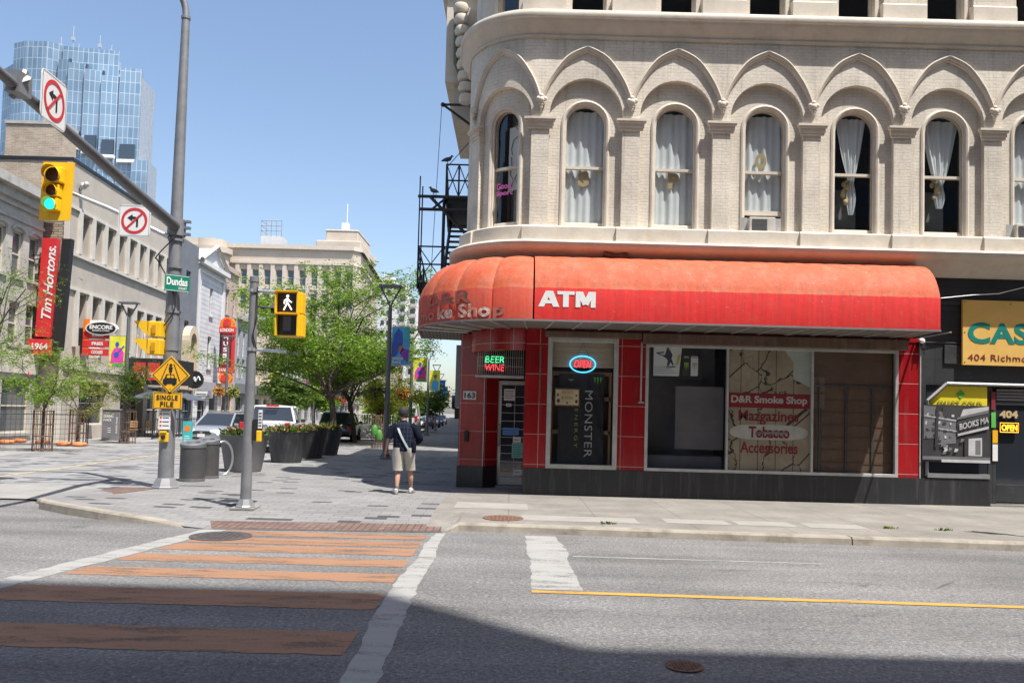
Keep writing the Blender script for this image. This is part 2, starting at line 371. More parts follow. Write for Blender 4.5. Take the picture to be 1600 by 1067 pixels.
def sstrip(name, s0, s1, y0, y1, z, mat):
    mb = MB(); n = 8
    for i in range(n):
        a = y0+(y1-y0)*i/n; b = y0+(y1-y0)*(i+1)/n
        mb.quad((SX(s0, a), a, z), (SX(s1, a), a, z), (SX(s1, b), b, z), (SX(s0, b), b, z))
    return struct(mb, name, mat)
sstrip('street', -15.0, -6.95, 17.3, 420, .004, 'road_pavers'); sstrip('sidewalk', -26, -15.0, 17.3, 420, .005, 'walk_pavers')
sstrip('street_band', -6.95, -6.55, 17.3, 200, .005, 'concrete_band')
sstrip('centre_line', -10.85, -10.73, 18.0, 150, .009, 'pale_yellow_paint')
mb = MB(); mb.quad((-4.87, 13.1, -.075), (-1.12, 13.42, -.078), (-1.06, 12.78, -.106), (-4.62, 12.5, -.106)); struct(mb, 'paving_strip', 'tactile_brick')
a = atG(112, 781); mb = MB(); mb.quad((-8.55, 15.1, -.0), (-8.0, 14.75, .006), (-7.55, 17.2, .007), (-8.35, 17.3, .007)); struct(mb, 'paving_strip', 'tactile_brick')
# painted markings on the road
zr = -.116
def ragged(name, R, mat, jit=.012, step=.12):
    """a painted band through (x0, x1, y) stations with slightly uneven edges"""
    mb = MB(); vs = []; q = random.Random(len(R))
    for (a0, b0, y0), (a1, b1, y1) in zip(R, R[1:]):
        n = max(1, int(abs(y1-y0)/step))
        for k in range(n): t = k/n; vs += [(a0+(a1-a0)*t+q.gauss(0, jit), y0+(y1-y0)*t, zr), (b0+(b1-b0)*t+q.gauss(0, jit), y0+(y1-y0)*t, zr)]
    vs += [(R[-1][0], R[-1][2], zr), (R[-1][1], R[-1][2], zr)]
    mb.add(vs, [(2*i, 2*i+1, 2*i+3, 2*i+2) for i in range(len(vs)//2-1)]); return struct(mb, name, mat)
ragged('crosswalk_line', [(-4.72, -4.36, 12.45), (-5.43, -5.07, 8.55), (-6.05, -5.7, 5.0)], 'white_paint')
ragged('crosswalk_line', [(-1.14, -.99, 12.72), (-1.19, -1.0, 11.6), (-1.17, -.95, 10.4), (-1.235, -.97, 9.2), (-1.235, -.965, 8.43), (-1.23, -.94, 7.6), (-1.18, -.92, 6.6), (-1.15, -.885, 5.6), (-1.13, -.86, 3.2)], 'white_paint', .009)
for i, (y0, y1) in enumerate([(11.96, 12.4), (11.26, 11.74), (10.62, 11.14), (9.83, 10.30), (8.95, 9.41), (7.71, 8.38), (6.27, 6.94), (4.7, 5.4)]):
    mb = MB(); xl = lambda y: -4.33-(12.45-y)*.182
    n = 46; vs = []
    for k in range(n+1):
        t = k/n; vs += [(xl(y0)*(1-t)-1.26*t, y0+rnd.gauss(0, .012), zr), (xl(y1)*(1-t)-1.26*t, y1+rnd.gauss(0, .012), zr)]
    mb.add(vs, [(2*k, 2*k+2, 2*k+3, 2*k+1) for k in range(n)]); struct(mb, 'crosswalk_stripe', 'orange_paint')
ragged('stop_line', [(.27, .74, 12.66), (.27, .86, 11.1), (.30, .80, 10.75), (.28, .83, 8.79)], 'white_paint', .012)
mb = MB(); mb.quad((.27, 8.74, zr+.003), (14, 8.38, zr+.003), (14, 8.26, zr+.003), (.27, 8.62, zr+.003)); struct(mb, 'centre_line', 'yellow_paint')
mb = MB(); mb.quad((.89, 10.95, zr), (4.25, 10.87, zr), (4.25, 10.81, zr), (.89, 10.88, zr)); struct(mb, 'lane_line', 'white_paint')
def manhole(x, y, z, r, label, mat, name='manhole_cover'):
    t = thing(name, label, 'manhole cover', (x, y, z))
    mb = MB(); mb.lathe([(r, .0), (r, .012), (r*.93, .012), (r*.93, .004), (.001, .004)], (x, y, z), 28, cap=False); mb.build('ring', mat, t)
    mb = MB(); mb.lathe([(r*.92, .005), (r*.92, .011), (.001, .0112)], (x, y, z), 28, cap=False)
    for i in range(-4, 5):
        for j in range(-4, 5):
            if (i*i+j*j) < 17: mb.box(x+i*r*.19-r*.06, x+i*r*.19+r*.06, y+j*r*.19-r*.06, y+j*r*.19+r*.06, z+.0113, z+.017)
    mb.build('lid', mat, t)
p = atG(345, 838, -.12); manhole(p.x, p.y, -.118, .44, 'round dark iron manhole cover among the orange crosswalk stripes', 'iron')
p = atG(786, 810, .0); manhole(p.x, p.y, .005, .35, 'rusty round manhole cover in the pale concrete pavement', 'rust_iron')
p = atG(1069, 1042, -.12); manhole(p.x, p.y, -.118, .145, 'small round utility cover in the shaded road near the camera', 'rust_iron', 'utility_cover')
for i, (q, w, h) in enumerate([((1086, 815), .55, .3), ((1192, 818), .5, .3), ((1302, 822), .5, .3), ((905, 811), 1.0, .35), ((768, 790), .7, .5)]):
    p = atG(*q); mb = MB(); mb.quad((p.x-w, p.y-h, .0075), (p.x+w, p.y-h-.06, .0075), (p.x+w, p.y+h-.06, .0075), (p.x-w, p.y+h, .0075)); struct(mb, 'pavement_patch', M('patch_%d' % i, (.265, .25, .225), .9, .1, 2, .15, 40))
# the building across the street, behind the photographer, which shades the road
MB_brick('far_brick', (.16, .13, .11), (.2, .16, .13), (.17, .15, .14))
darkglass('win_dark', (.025, .03, .038), .06)
def tower_behind(x0, x1, h, label):
    t = thing('office_building', label, 'building', (x0, -3, -.12))
    mb = MB(); mb.box(x0, x1, -14, -3, -.12, h); mb.build('wall', 'far_brick', t)
    n = int((x1-x0)/4)
    for fl in range(5):
        for k in range(n):
            cx = x0+(k+.5)*(x1-x0)/n; mb = MB(); mb.box(cx-1.2, cx+1.2, -3.06, -2.97, fl*3.6+1.2, fl*3.6+2.9); mb.build('window', 'win_dark', t)
tower_behind(-6, 11.1, 37, 'tall brick office block across the road behind the camera')
tower_behind(11.12, 50, 31, 'lower brick office block beside the tall one behind the camera')
tower_behind(-64, -25, 26, 'unseen brick corner block added behind the camera to the west, hiding sky')  # added out of view to hide sky and deepen the road's shade

# unseen blocks added along the road to cut sky light on its shaded part
def added_block(x0, x1, y0, y1, h, label, mat='far_brick'):
    t = thing('brick_building', label, 'building', (x0, y0, 0)); mb = MB(); mb.box(x0, x1, y0, y1, -.1, h); mb.build('wall', mat, t)
    mb = MB(); mb.box(x0-.2, x1+.2, y0-.3, y1+.2, h, h+.5); mb.build('cornice', 'concrete_band', t)
added_block(13.6, 70, 18, 33, 14, 'unseen brick block added past the black shopfront to cut sky light'); added_block(-70, -33, 18.5, 60, 15, 'unseen brick block added round the left corner to cut sky light')
# ================================================================== THE CORNER BUILDING
FY, XC, RC, PHM = 18.0, .42, 1.5, 1.5047
MB_brick('painted_brick', (.75, .68, .575), (.77, .70, .595), (.68, .615, .52), .225, .078, .006, .8, .7, (.45, .375, .29), .5, soot=.5)
MB_brick('red_tile', (.40, .012, .016), (.31, .009, .013), (.5, .4, .37), .62, .68, .006, .22, .15, (.14, .02, .02), .5, 0, soot=.3)
MB_brick('black_tile', (.03, .031, .034), (.022, .023, .026), (.012, .012, .013), .92, 2.0, .004, .4, .15, (.15, .145, .14), .45, 0, streak=True)
def awnmat(name, col, top, dirt, grime=.5):
    m, N, L, b = newmat(name); b.inputs['Roughness'].default_value = .68; b.inputs['Specular IOR Level'].default_value = .25
    v = mapped(N, L, 'Object', (11, 11, .45)); s = noise(N, L, 1.2, 8, vec=v, rough=.75); g = noise(N, L, 2.6, 9, rough=.8); h = noise(N, L, 9, 6, rough=.85)
    c = mix(N, L, ramp(N, L, s, [(.3, G3(0)), (.7, G3(1))]), tuple(x*.78 for x in col), tuple(min(1, x*1.18) for x in col))
    c = mix(N, L, ramp(N, L, g, [(.46, G3(0)), (.72, G3(dirt))]), c, top)
    c = mix(N, L, ramp(N, L, h, [(.60, G3(0)), (.70, G3(grime))]), c, (.52, .40, .33))
    k = noise(N, L, 1.0, 8, vec=mapped(N, L, 'Object', (26, 26, .8)), rough=.7)
    c = mix(N, L, ramp(N, L, k, [(.56, G3(0)), (.70, G3(grime*.9))]), c, (.17, .07, .05))
    L.new(c, b.inputs['Base Color']); bump(N, L, noise(N, L, 4, 4), b, .2, .03)
awnmat('awning_red', (.56, .022, .02), (.48, .06, .045), .5, .3)
awnmat('awning_front_corner', (.54, .07, .04), (.42, .13, .085), .7, .45)
awnmat('awning_top', (.50, .095, .04), (.44, .19, .12), .8, .75)
MB_brick('soffit_slats', (.26, .245, .22), (.22, .205, .18), (.1, .09, .08), 4, .09, .012, .6, .4, (.2, .16, .12), .5, 0)
M('shutter_brown', (.12, .075, .055), .8, .35, 3, .3, 20, dirt=(.24, .17, .12), dirtamt=.6, streak=True)
M('wood_tan', (.36, .22, .1), .7, .15, 4); M('wood_dark', (.15, .088, .052), .7, .2, 3, dirt=(.12, .08, .05), streak=True)
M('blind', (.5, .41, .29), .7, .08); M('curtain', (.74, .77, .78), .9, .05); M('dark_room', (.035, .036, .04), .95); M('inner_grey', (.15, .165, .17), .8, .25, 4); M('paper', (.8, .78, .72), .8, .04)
M('pink', (.8, .18, .5), .6); M('letter_paper', (.5, .38, .2), .7, .06); M('ink', (.05, .06, .1), .7); M('grey_paper', (.2, .19, .2), .8, .12)
glassmat('pane', (.93, .95, .95), .03); glassmat('shop_glass', (.93, .94, .94), .025)
def W(u, z, d):
    if u >= XC: return Vector((u, FY-d, z))
    ph = (XC-u)/RC
    if ph <= PHM: return Vector((XC-(RC+d)*sin(ph), FY+RC-(RC+d)*cos(ph), z))
    t = (ph-PHM)*RC; n = Vector((-cos(SK), -sin(SK), 0)); e = Vector((-sin(SK), cos(SK), 0))
    return Vector((XC, FY+RC, 0))+n*(RC+d)+e*t+Vector((0, 0, z))
UA = XC-PHM*RC                              # where the curve ends and the side wall begins
USIDE, UEND = UA-14.0, 13.4
def usamples(u0, u1, extra=()):
    s = {u0, u1}; s.update(x for x in extra if u0 < x < u1)
    u = XC
    while u > UA: s.add(u) if u0 < u < u1 else 0; u -= .1
    if u0 < UA < u1: s.add(UA)
    return sorted(s)
def sweep(mb, prof, u0, u1, mi=0, cap=True, extra=(), mod=None, fn=None, mis=None):
    us = usamples(u0, u1, extra); n = len(prof); fn = fn or W
    vs = []; uv = []
    for u in us:
        for d, z in prof:
            if mod: d, z = mod(u, d, z)
            vs.append(fn(u, z, d)); uv.append((u, z+d))
    o = len(mb.v); mb.v.extend([tuple(v) for v in vs])
    for i in range(len(us)-1):
        for j in range(n-1):
            f = (i*n+j, (i+1)*n+j, (i+1)*n+j+1, i*n+j+1)
            mb.uv[len(mb.f)] = [uv[q] for q in f]
            mb.f.append(tuple(o+q for q in f)); mb.mi.append(mis[j] if mis else mi)
    if cap:
        m = (len(us)-1)*n
        mb.f.append(tuple(o+q for q in range(n))); mb.mi.append(mis[0] if mis else mi)
        mb.f.append(tuple(o+m+q for q in range(n-1, -1, -1))); mb.mi.append(mis[0] if mis else mi)
BAYS = [(-.36, .84)]+[(1.53+2.06*k, 1.03) for k in range(6)]
WH, ZB, ZS = .50, 6.10, 8.47                # window opening half width, bottom, springing
AR, ZA = .83, 8.66                          # recess arch radius and centre
def circ(uc, r, n=14): return [uc-r*cos(pi*i/n) for i in range(n+1)]
bld = thing('corner_building', 'cream painted brick corner building with arched windows above a red tiled shop', 'building', (0, FY, 0))
mb = MB()
# back wall with arched window openings
ext = []
for uc, hb in BAYS: ext += circ(uc, WH if uc > 0 else .40)+[uc]
us = usamples(UA-.6, UEND, ext)
def open_at(u):
    for uc, hb in BAYS:
        w = WH if uc > 0 else .40
        if abs(u-uc) <= w+1e-6: return ZB, ZS+math.sqrt(max(0, w*w-(u-uc)**2)), uc, w
    return None
def wq(a, b, za0, za1, zb0, zb1, d=0.0):
    mb.add([W(a, za0, d), W(b, zb0, d), W(b, zb1, d), W(a, za1, d)], [(0, 1, 2, 3)], 0, [(a, za0), (b, zb0), (b, zb1), (a, za1)])
def wr(a, za, b, zb, d0, d1):
    mb.add([W(a, za, d0), W(b, zb, d0), W(b, zb, d1), W(a, za, d1)], [(0, 1, 2, 3)], 0, [(a, za), (b, zb), (b, zb+.2), (a, za+.2)])
ZT = 10.55
for a, b in zip(us, us[1:]):
    o = open_at((a+b)/2)
    if o is None: wq(a, b, 5.3, ZT, 5.3, ZT); continue
    _, _, uc, w = o; h = lambda u: ZS+math.sqrt(max(0, w*w-(u-uc)**2))
    wq(a, b, 5.3, ZB, 5.3, ZB); wq(a, b, h(a), ZT, h(b), ZT)
    wr(a, h(a), b, h(b), 0, -.22); wr(a, ZB, b, ZB, -.22, 0)
for uc, hb in BAYS:
    w = WH if uc > 0 else .40
    for e in (-w, w): mb.add([W(uc+e, ZB, 0), W(uc+e, ZS, 0), W(uc+e, ZS, -.22), W(uc+e, ZB, -.22)], [(0, 1, 2, 3)])
# pilaster and arch plate in front of it
D1 = .13
ext = []
for uc, hb in BAYS: ext += circ(uc, AR if uc > 0 else .66, 18)+[uc]
us = usamples(UA-.6, UEND, ext)
def low(u):
    for uc, hb in BAYS:
        r = AR if uc > 0 else .66
        if abs(u-uc) < r-1e-6: return ZA+math.sqrt(r*r-(u-uc)**2)
        if abs(abs(u-uc)-r) <= 1e-6: return None
    return 5.98
for a, b in zip(us, us[1:]):
    m = low((a+b)/2)
    la, lb = (low(a) or ZA), (low(b) or ZA)
    if m == 5.98: la = lb = 5.98
    wq(a, b, la, ZT, lb, ZT, D1)
    if m != 5.98: wr(a, la, b, lb, D1, 0)
for uc, hb in BAYS:
    r = AR if uc > 0 else .66
    for e in (-r, r): mb.add([W(uc+e, 5.98, 0), W(uc+e, ZA, 0), W(uc+e, ZA, D1), W(uc+e, 5.98, D1)], [(0, 1, 2, 3)], 0, [(0, 5.98), (0, ZA), (.14, ZA), (.14, 5.98)])
# third storey wall with square windows, up to the roof; the long side wall
T3 = [(-.36, .3)]+[(1.53+2.06*k, .42) for k in range(6)]
ext = [u for uc, w in T3 for u in (uc-w, uc+w)]
us = usamples(UA-.6, UEND, ext); Z30, Z31, ZR = 11.08, 13.1, 14.6
for a, b in zip(us, us[1:]):
    m = (a+b)/2; hit = [1 for uc, w in T3 if abs(m-uc) < w]
    if hit:
        wq(a, b, 10.55, Z30, 10.55, Z30); wq(a, b, Z31, ZR, Z31, ZR); wr(a, Z31, b, Z31, 0, -.25); wr(a, Z30, b, Z30, -.25, 0)
    else: wq(a, b, 10.55, ZR, 10.55, ZR)
for uc, w in T3:
    for e in (-w, w): mb.add([W(uc+e, Z30, 0), W(uc+e, Z31, 0), W(uc+e, Z31, -.25), W(uc+e, Z30, -.25)], [(0, 1, 2, 3)])
wq(USIDE, UA-.6, 3.4, ZR, 3.4, ZR); wq(UA-2.1, UA-.6, 0, 3.4, 0, 3.4); wq(USIDE, UA-2.1, 0, 3.4, 0, 3.4)
wq(UA-.6, UEND, 3.7, 5.3, 3.7, 5.3)
mb.build('wall', 'painted_brick', bld)
# roof, right end and back
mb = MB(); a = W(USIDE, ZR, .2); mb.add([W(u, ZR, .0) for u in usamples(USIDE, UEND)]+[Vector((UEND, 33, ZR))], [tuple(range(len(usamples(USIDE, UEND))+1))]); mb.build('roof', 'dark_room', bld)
mb = MB(); mb.quad((UEND, FY, 0), (UEND, 33, 0), (UEND, 33, ZR), (UEND, FY, ZR)); mb.quad((UEND, 33, 0), (-2, 33, 0), (-2, 33, ZR), (UEND, 33, ZR)); mb.build('rear_wall', 'painted_brick', bld)
# cornices and string courses
def cornice(prof, name='cornice', u0=UA-.9, u1=UEND, mat='cream', smooth=40):
    mb = MB(); sweep(mb, prof+[prof[0]], u0, u1); return mb.build(name, mat, bld, smooth=smooth)
cornice([(.0, 10.4), (.17, 10.4), (.19, 10.44), (.17, 10.48), (.19, 10.5), (.24, 10.58), (.33, 10.68), (.36, 10.76), (.40, 10.78), (.42, 10.84), (.41, 10.9), (.38, 10.95), (.0, 11.0)], 'string_course')
cornice([(-.02, 5.66), (.30, 5.66), (.30, 6.02), (.27, 6.05), (-.02, 6.07)], 'sill_course')
cornice([(0, 5.15), (.10, 5.15), (.14, 5.25), (.24, 5.36), (.36, 5.46), (.50, 5.52), (.53, 5.55), (.55, 5.63), (.5, 5.68), (.0, 5.69)], 'cornice')
cornice([(0, 13.9), (.1, 13.9), (.2, 14.1), (.55, 14.3), (.75, 14.5), (.78, 14.75), (.7, 14.85), (0, 14.85)], 'cornice')
PIL = [.5+2.06*k for k in range(7)]+[-1.22]
for u in PIL:                               # capitals, plinths, hood drops
    hw = .27 if u > 0 else .22
    mb = MB()
    for z0, z1, d, e in ((8.30, 8.36, D1+.03, 0), (8.36, 8.46, D1+.05, .02), (8.46, 8.50, D1+.085, .05), (8.50, 8.55, D1+.105, .07)):
        sweep(mb, [(D1-.02, z0), (d, z0), (d, z1), (D1-.02, z1), (D1-.02, z0)], u-hw-e, u+hw+e)
    mb.build('capital', 'cream', bld)
    mb = MB(); sweep(mb, [(0.3, 5.68), (.36, 5.68), (.36, 6.0), (.3, 6.05), (.15, 6.08), (.1, 5.68)], u-hw-.05, u+hw+.05); mb.build('plinth', 'cream', bld)
    mb = MB()
    for du, dz, r in ((0, 0, .085), (-.07, .03, .06), (.07, .03, .06), (0, .09, .06), (0, -.1, .05), (0, -.16, .035), (-.045, -.06, .045), (.045, -.06, .045)):
        mb.ball(W(u+du, 8.93+dz, D1+.07), r, 10, 6)
    mb.tube([W(u, 8.85, D1+.05), W(u, 8.66, D1+.03)], [.045, .006], 8)
    mb.build('corbel', 'cream', bld, smooth=50)
for uc, hb in BAYS:                         # pointed hood mouldings
    s = (hb-.0)/1.03
    half = spline([(-1.0*s, 8.92, 0), (-.985*s, 9.06, 0), (-.8*s, 9.47, 0), (-.45*s, 9.93, 0), (0, 10.17, 0)], 7)
    full = [(p.x, p.y) for p in half]+[(-p.x, p.y) for p in half[-2::-1]]
    mb = MB()
    for dd, dz, r in ((.025, 0, .05), (.065, .03, .026), (.01, -.06, .03)):
        mb.tube([W(uc+x, z+dz, D1+dd) for x, z in full], r, 8)
    mb.build('hood_moulding', 'cream', bld, smooth=60)
# windows
def arched(w, zs, n=14): return [(w*cos(pi*i/n), zs+w*sin(pi*i/n)) for i in range(n+1)]
def curtain(uc, w, z0, z1, d, wfun, seed, par, mat='curtain'):
    r = random.Random(seed); nu, nz = 26, 18; vs = []
    ph = [r.uniform(0, 6) for _ in range(3)]
    for j in range(nz+1):
        t = j/nz; z = z0+(z1-z0)*t; lo, hi = wfun(t)
        for i in range(nu+1):
            q = i/nu; uu = uc+w*(lo+(hi-lo)*q)
            vs.append(W(uu, z, d+.02*sin(q*34+ph[0])+.015*sin(q*17+ph[1]+t*2)))
    m = MB(); m.add(vs, [(j*(nu+1)+i, j*(nu+1)+i+1, (j+1)*(nu+1)+i+1, (j+1)*(nu+1)+i) for j in range(nz) for i in range(nu)])
    return m.build('curtain', mat, par, smooth=80)
full_c = lambda t: (-1, 1)
def tied(c, top0, top1, knot):
    def f(t):
        if t > knot:
            k = ((t-knot)/(1-knot))**.7; return (c-.12)*(1-k)+top0*k, (c+.16)*(1-k)+top1*k
        k = t/knot; return c-.12-.12*sin(pi*k), c+.16+.16*sin(pi*k)
    return f
for i, (uc, hb) in enumerate(BAYS):
    w = WH if uc > 0 else .40; g = w-.06
    mb = MB()
    # moulded outer trim
    for rad, dd, rr in ((w+.015, -.01, .05), (w-.03, -.06, .04)):
        a = arched(rad, ZS); path = [W(uc+rad, ZB, dd)]+[W(uc+x, z, dd) for x, z in a]+[W(uc-rad, ZB, dd)]
        mb.tube(path, rr, 8)
    # sash: ring between w-.02 and g
    a1, a2 = arched(w-.01, ZS), arched(g, ZS)
    ring1 = [(w-.01, ZB)]+a1+[(-(w-.01), ZB)]; ring2 = [(g, ZB)]+a2+[(-g, ZB)]
    for d0, d1 in ((-.12, -.2),):
        n = len(ring1); vs = [W(uc+x, z, d0) for x, z in ring1]+[W(uc+x, z, d0) for x, z in ring2]+[W(uc+x, z, d1) for x, z in ring2]
        mb.add(vs, [(k, k+1, n+k+1, n+k) for k in range(n-1)]+[(n+k, n+k+1, 2*n+k+1, 2*n+k) for k in range(n-1)])
    zb = ZB+.12 if i != 3 else ZB+.5
    sweep(mb, [(-.2, ZB), (-.1, ZB), (-.1, zb-.02), (-.11, zb), (-.2, zb), (-.2, ZB)], uc-g, uc+g) if i != 3 else sweep(mb, [(-.2, zb-.1), (-.1, zb-.1), (-.1, zb), (-.2, zb), (-.2, zb-.1)], uc-g, uc+g)
    sweep(mb, [(-.2, 7.46), (-.1, 7.46), (-.1, 7.52), (-.2, 7.52), (-.2, 7.46)], uc-g, uc+g)
    sweep(mb, [(-.05, ZB-.12), (.1, ZB-.12), (.1, ZB-.03), (-.05, ZB+.01), (-.05, ZB-.12)], uc-w-.06, uc+w+.06)
    win = mb.build('window', 'cream', bld, smooth=40)
    mb = MB(); us = usamples(uc-g, uc+g, [uc+g*cos(pi*k/14) for k in range(15)])
    for a, b in zip(us, us[1:]):
        h = lambda u: ZS+math.sqrt(max(0, g*g-(u-uc)**2)); mb.quad(W(a, zb, -.155), W(b, zb, -.155), W(b, h(b), -.155), W(a, h(a), -.155))
    mb.build('pane', 'pane', win)
    c0 = ZB+.12
    if i in (1, 2): curtain(uc, g*1.05, c0, 8.84, -.235, full_c, i, win)
    elif i == 3: curtain(uc, g*1.05, zb, 8.84, -.235, full_c, i, win)
    elif i == 4: curtain(uc, g, 6.6, 8.84, -.24, tied(.02, -.85, .78, .36), i, win)
    elif i == 5: curtain(uc, g, 6.8, 8.84, -.24, tied(.0, -1, 1, .26), i, win)
    if i in (4, 5):
        mb = MB(); sweep(mb, [(-.5, ZB+.1), (-.5, 7.25)], uc-g, uc+g*.55, cap=False); mb.build('inner_board', 'inner_grey', win)
    if i == 6: curtain(uc, g*1.05, c0, 8.84, -.235, full_c, i, win)
    if i == 0:
        curtain(uc, g, c0, 8.7, -.5, lambda t: (.1, .32), 2, win); curtain(uc, g, c0, 8.7, -.55, lambda t: (-.95, -.62), 5, win, 'wood_dark')
for i, (uc, w) in enumerate(T3):
    mb = MB(); 
    for e0, e1 in ((-w, -w+.06), (w-.06, w)): sweep(mb, [(-.2, Z30), (-.1, Z30), (-.1, Z31), (-.2, Z31), (-.2, Z30)], uc+e0, uc+e1)
    sweep(mb, [(-.2, Z30), (-.1, Z30), (-.1, Z30+.08), (-.2, Z30+.08), (-.2, Z30)], uc-w+.06, uc+w-.06)
    sweep(mb, [(0, Z30), (.04, Z30), (.04, Z31), (0, Z31), (0, Z30)], uc+w, uc+w+.07)
    win = mb.build('window', 'cream', bld)
    mb = MB(); sweep(mb, [(-.15, Z30+.06), (-.15, Z31)], uc-w+.05, uc+w-.05, cap=False); mb.build('pane', 'pane', win)
    if i < 6:
        u0, u1 = uc+w+.12, T3[i+1][0]-T3[i+1][1]-.1
        mb = MB(); sweep(mb, [(0, 11.02), (.2, 11.02), (.2, 11.36), (.17, 11.4), (0, 11.42)], u0, u1); mb.build('plinth', 'cream', bld)
        mb = MB(); sweep(mb, [(-.01, 11.42), (.08, 11.42), (.08, 13.2), (-.01, 13.2)], u0+.07, u1-.07); mb.build('pilaster', 'painted_brick', bld)
# dark rooms behind the upper windows
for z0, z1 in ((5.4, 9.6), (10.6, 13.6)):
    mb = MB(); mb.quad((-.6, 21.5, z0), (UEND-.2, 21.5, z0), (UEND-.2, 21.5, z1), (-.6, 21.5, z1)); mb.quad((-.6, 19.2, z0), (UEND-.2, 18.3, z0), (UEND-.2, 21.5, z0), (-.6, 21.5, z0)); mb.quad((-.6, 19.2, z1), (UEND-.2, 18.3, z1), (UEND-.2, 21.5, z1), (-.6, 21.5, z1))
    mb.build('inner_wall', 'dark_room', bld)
# ---------------------------------------------------------------- ground floor of the shop
Z0 = .60
mb = MB(); mb.box(.30, 9.24, FY-.03, FY+.25, -.05, Z0-.004); mb.build('base_panel', 'black_tile', bld)
def pillar(x0, x1, z0=Z0, z1=3.72):
    mb = MB(); mb.box(x0, x1, FY+.0, FY+.25, z0, z1); mb.build('pillar', 'red_tile', bld)
pillar(.30, .80); pillar(2.40, 3.02); pillar(8.74, 9.22)
mb = MB(); mb.box(9.222, 9.25, FY-.02, FY+.25, Z0, 3.72); mb.build('edge_trim', 'alu', bld)
mb = MB(); mb.box(2.9, 2.935, FY-.03, FY, 2.15, 3.5); mb.box(2.86, 2.99, FY-.05, FY, 2.12, 2.15); mb.build('bracket', 'alu', bld)
mb = MB(); mb.box(.62, .65, FY-.025, FY, 2.2, 3.4); mb.build('bracket', 'rust_iron', bld)
mb = MB(); mb.box(.31, 9.22, FY-.02, FY+.2, 3.66, 3.75); mb.build('fascia', 'red_tile', bld)
mb = MB(); mb.box(.72, 2.9, FY-.14, FY-.005, 3.56, 3.70); mb.build('shutter_box', 'shutter_brown', bld, bevel=.02)
mb = MB(); mb.box(2.92, 8.9, FY-.16, FY-.005, 3.46, 3.70); mb.build('shutter_box', 'shutter_brown', bld, bevel=.02)
def frame(x0, x1, z0, z1, y, mull=(), t=.07, dep=.1, name='shop_window'):
    mb = MB()
    mb.box(x0, x0+t, y, y+dep, z0, z1); mb.box(x1-t, x1, y, y+dep, z0, z1); mb.box(x0+t, x1-t, y, y+dep, z0, z0+t); mb.box(x0+t, x1-t, y, y+dep, z1-t, z1)
    for m in mull: mb.box(m-t*.35, m+t*.35, y+.005, y+dep, z0+t, z1-t)
    return mb.build(name, 'alu', bld, bevel=.006)
w1 = frame(.80, 2.40, Z0, 3.565, FY-.02, t=.1)
mb = MB(); mb.quad((.88, FY+.05, Z0+.07), (2.32, FY+.05, Z0+.07), (2.32, FY+.05, 3.5), (.88, FY+.05, 3.5)); mb.build('pane', 'shop_glass', w1)
w2 = frame(3.02, 8.74, Z0, 3.47, FY-.02, (4.88, 6.80), t=.07)
for i, (a, b) in enumerate(((3.08, 4.86), (4.9, 6.78), (6.82, 8.68))):
    mb = MB(); mb.quad((a, FY+.05, Z0+.05), (b, FY+.05, Z0+.05), (b, FY+.05, 3.43), (a, FY+.05, 3.43)); mb.build('pane', 'shop_glass', w2)
# interior
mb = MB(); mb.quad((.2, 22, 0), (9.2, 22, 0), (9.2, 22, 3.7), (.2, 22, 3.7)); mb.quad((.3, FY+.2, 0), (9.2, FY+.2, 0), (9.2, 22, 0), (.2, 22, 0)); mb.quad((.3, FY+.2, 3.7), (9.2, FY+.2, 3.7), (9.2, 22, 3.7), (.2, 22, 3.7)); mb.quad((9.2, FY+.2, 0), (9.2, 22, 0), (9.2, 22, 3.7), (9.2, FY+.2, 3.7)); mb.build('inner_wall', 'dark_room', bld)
mb = MB()
for k in range(9): mb.box(.9, 2.3, FY+.14+.01*(k % 2), FY+.17+.01*(k % 2), 2.9+.066*k, 2.964+.066*k)
t = thing('roller_blind', 'beige slatted roller blind behind the neon sign window', 'blind', (1.6, FY+.15, 2.9)); mb.build('slats', 'blind', t)
t = thing('shelf_unit', 'tan wooden shelf unit behind the black window banner', 'shelf', (1.6, FY+.5, .6))
mb = MB(); mb.box(.9, 2.3, FY+.62, FY+.66, .6, 2.9); mb.build('back_panel', 'wood_dark', t)
for z in (1.38, 2.15, 2.72):
    mb = MB(); mb.box(.9, 2.3, FY+.3, FY+.62, z, z+.09); mb.build('shelf', 'wood_tan', t)
for x in (.9, 1.55, 2.24):
    mb = MB(); mb.box(x, x+.05, FY+.3, FY+.62, .6, 2.72); mb.build('upright', 'wood_tan', t)
# right pane: plywood closure behind the glass
mb = MB(); mb.box(6.82, 8.68, FY+.16, FY+.2, Z0+.03, 3.45)
bp = mb.build('board_panel', 'wood_dark', bld)
mb = MB()
for x in (7.0, 7.6, 8.2): mb.box(x, x+.06, FY+.13, FY+.16, .65, 2.6)
mb.box(6.85, 8.65, FY+.128, FY+.158, 2.6, 2.66); 
for k in range(6): mb.box(6.85, 8.65, FY+.14, FY+.148, .9+.28*k, .908+.28*k)
mb.build('security_grille', 'iron', bp)
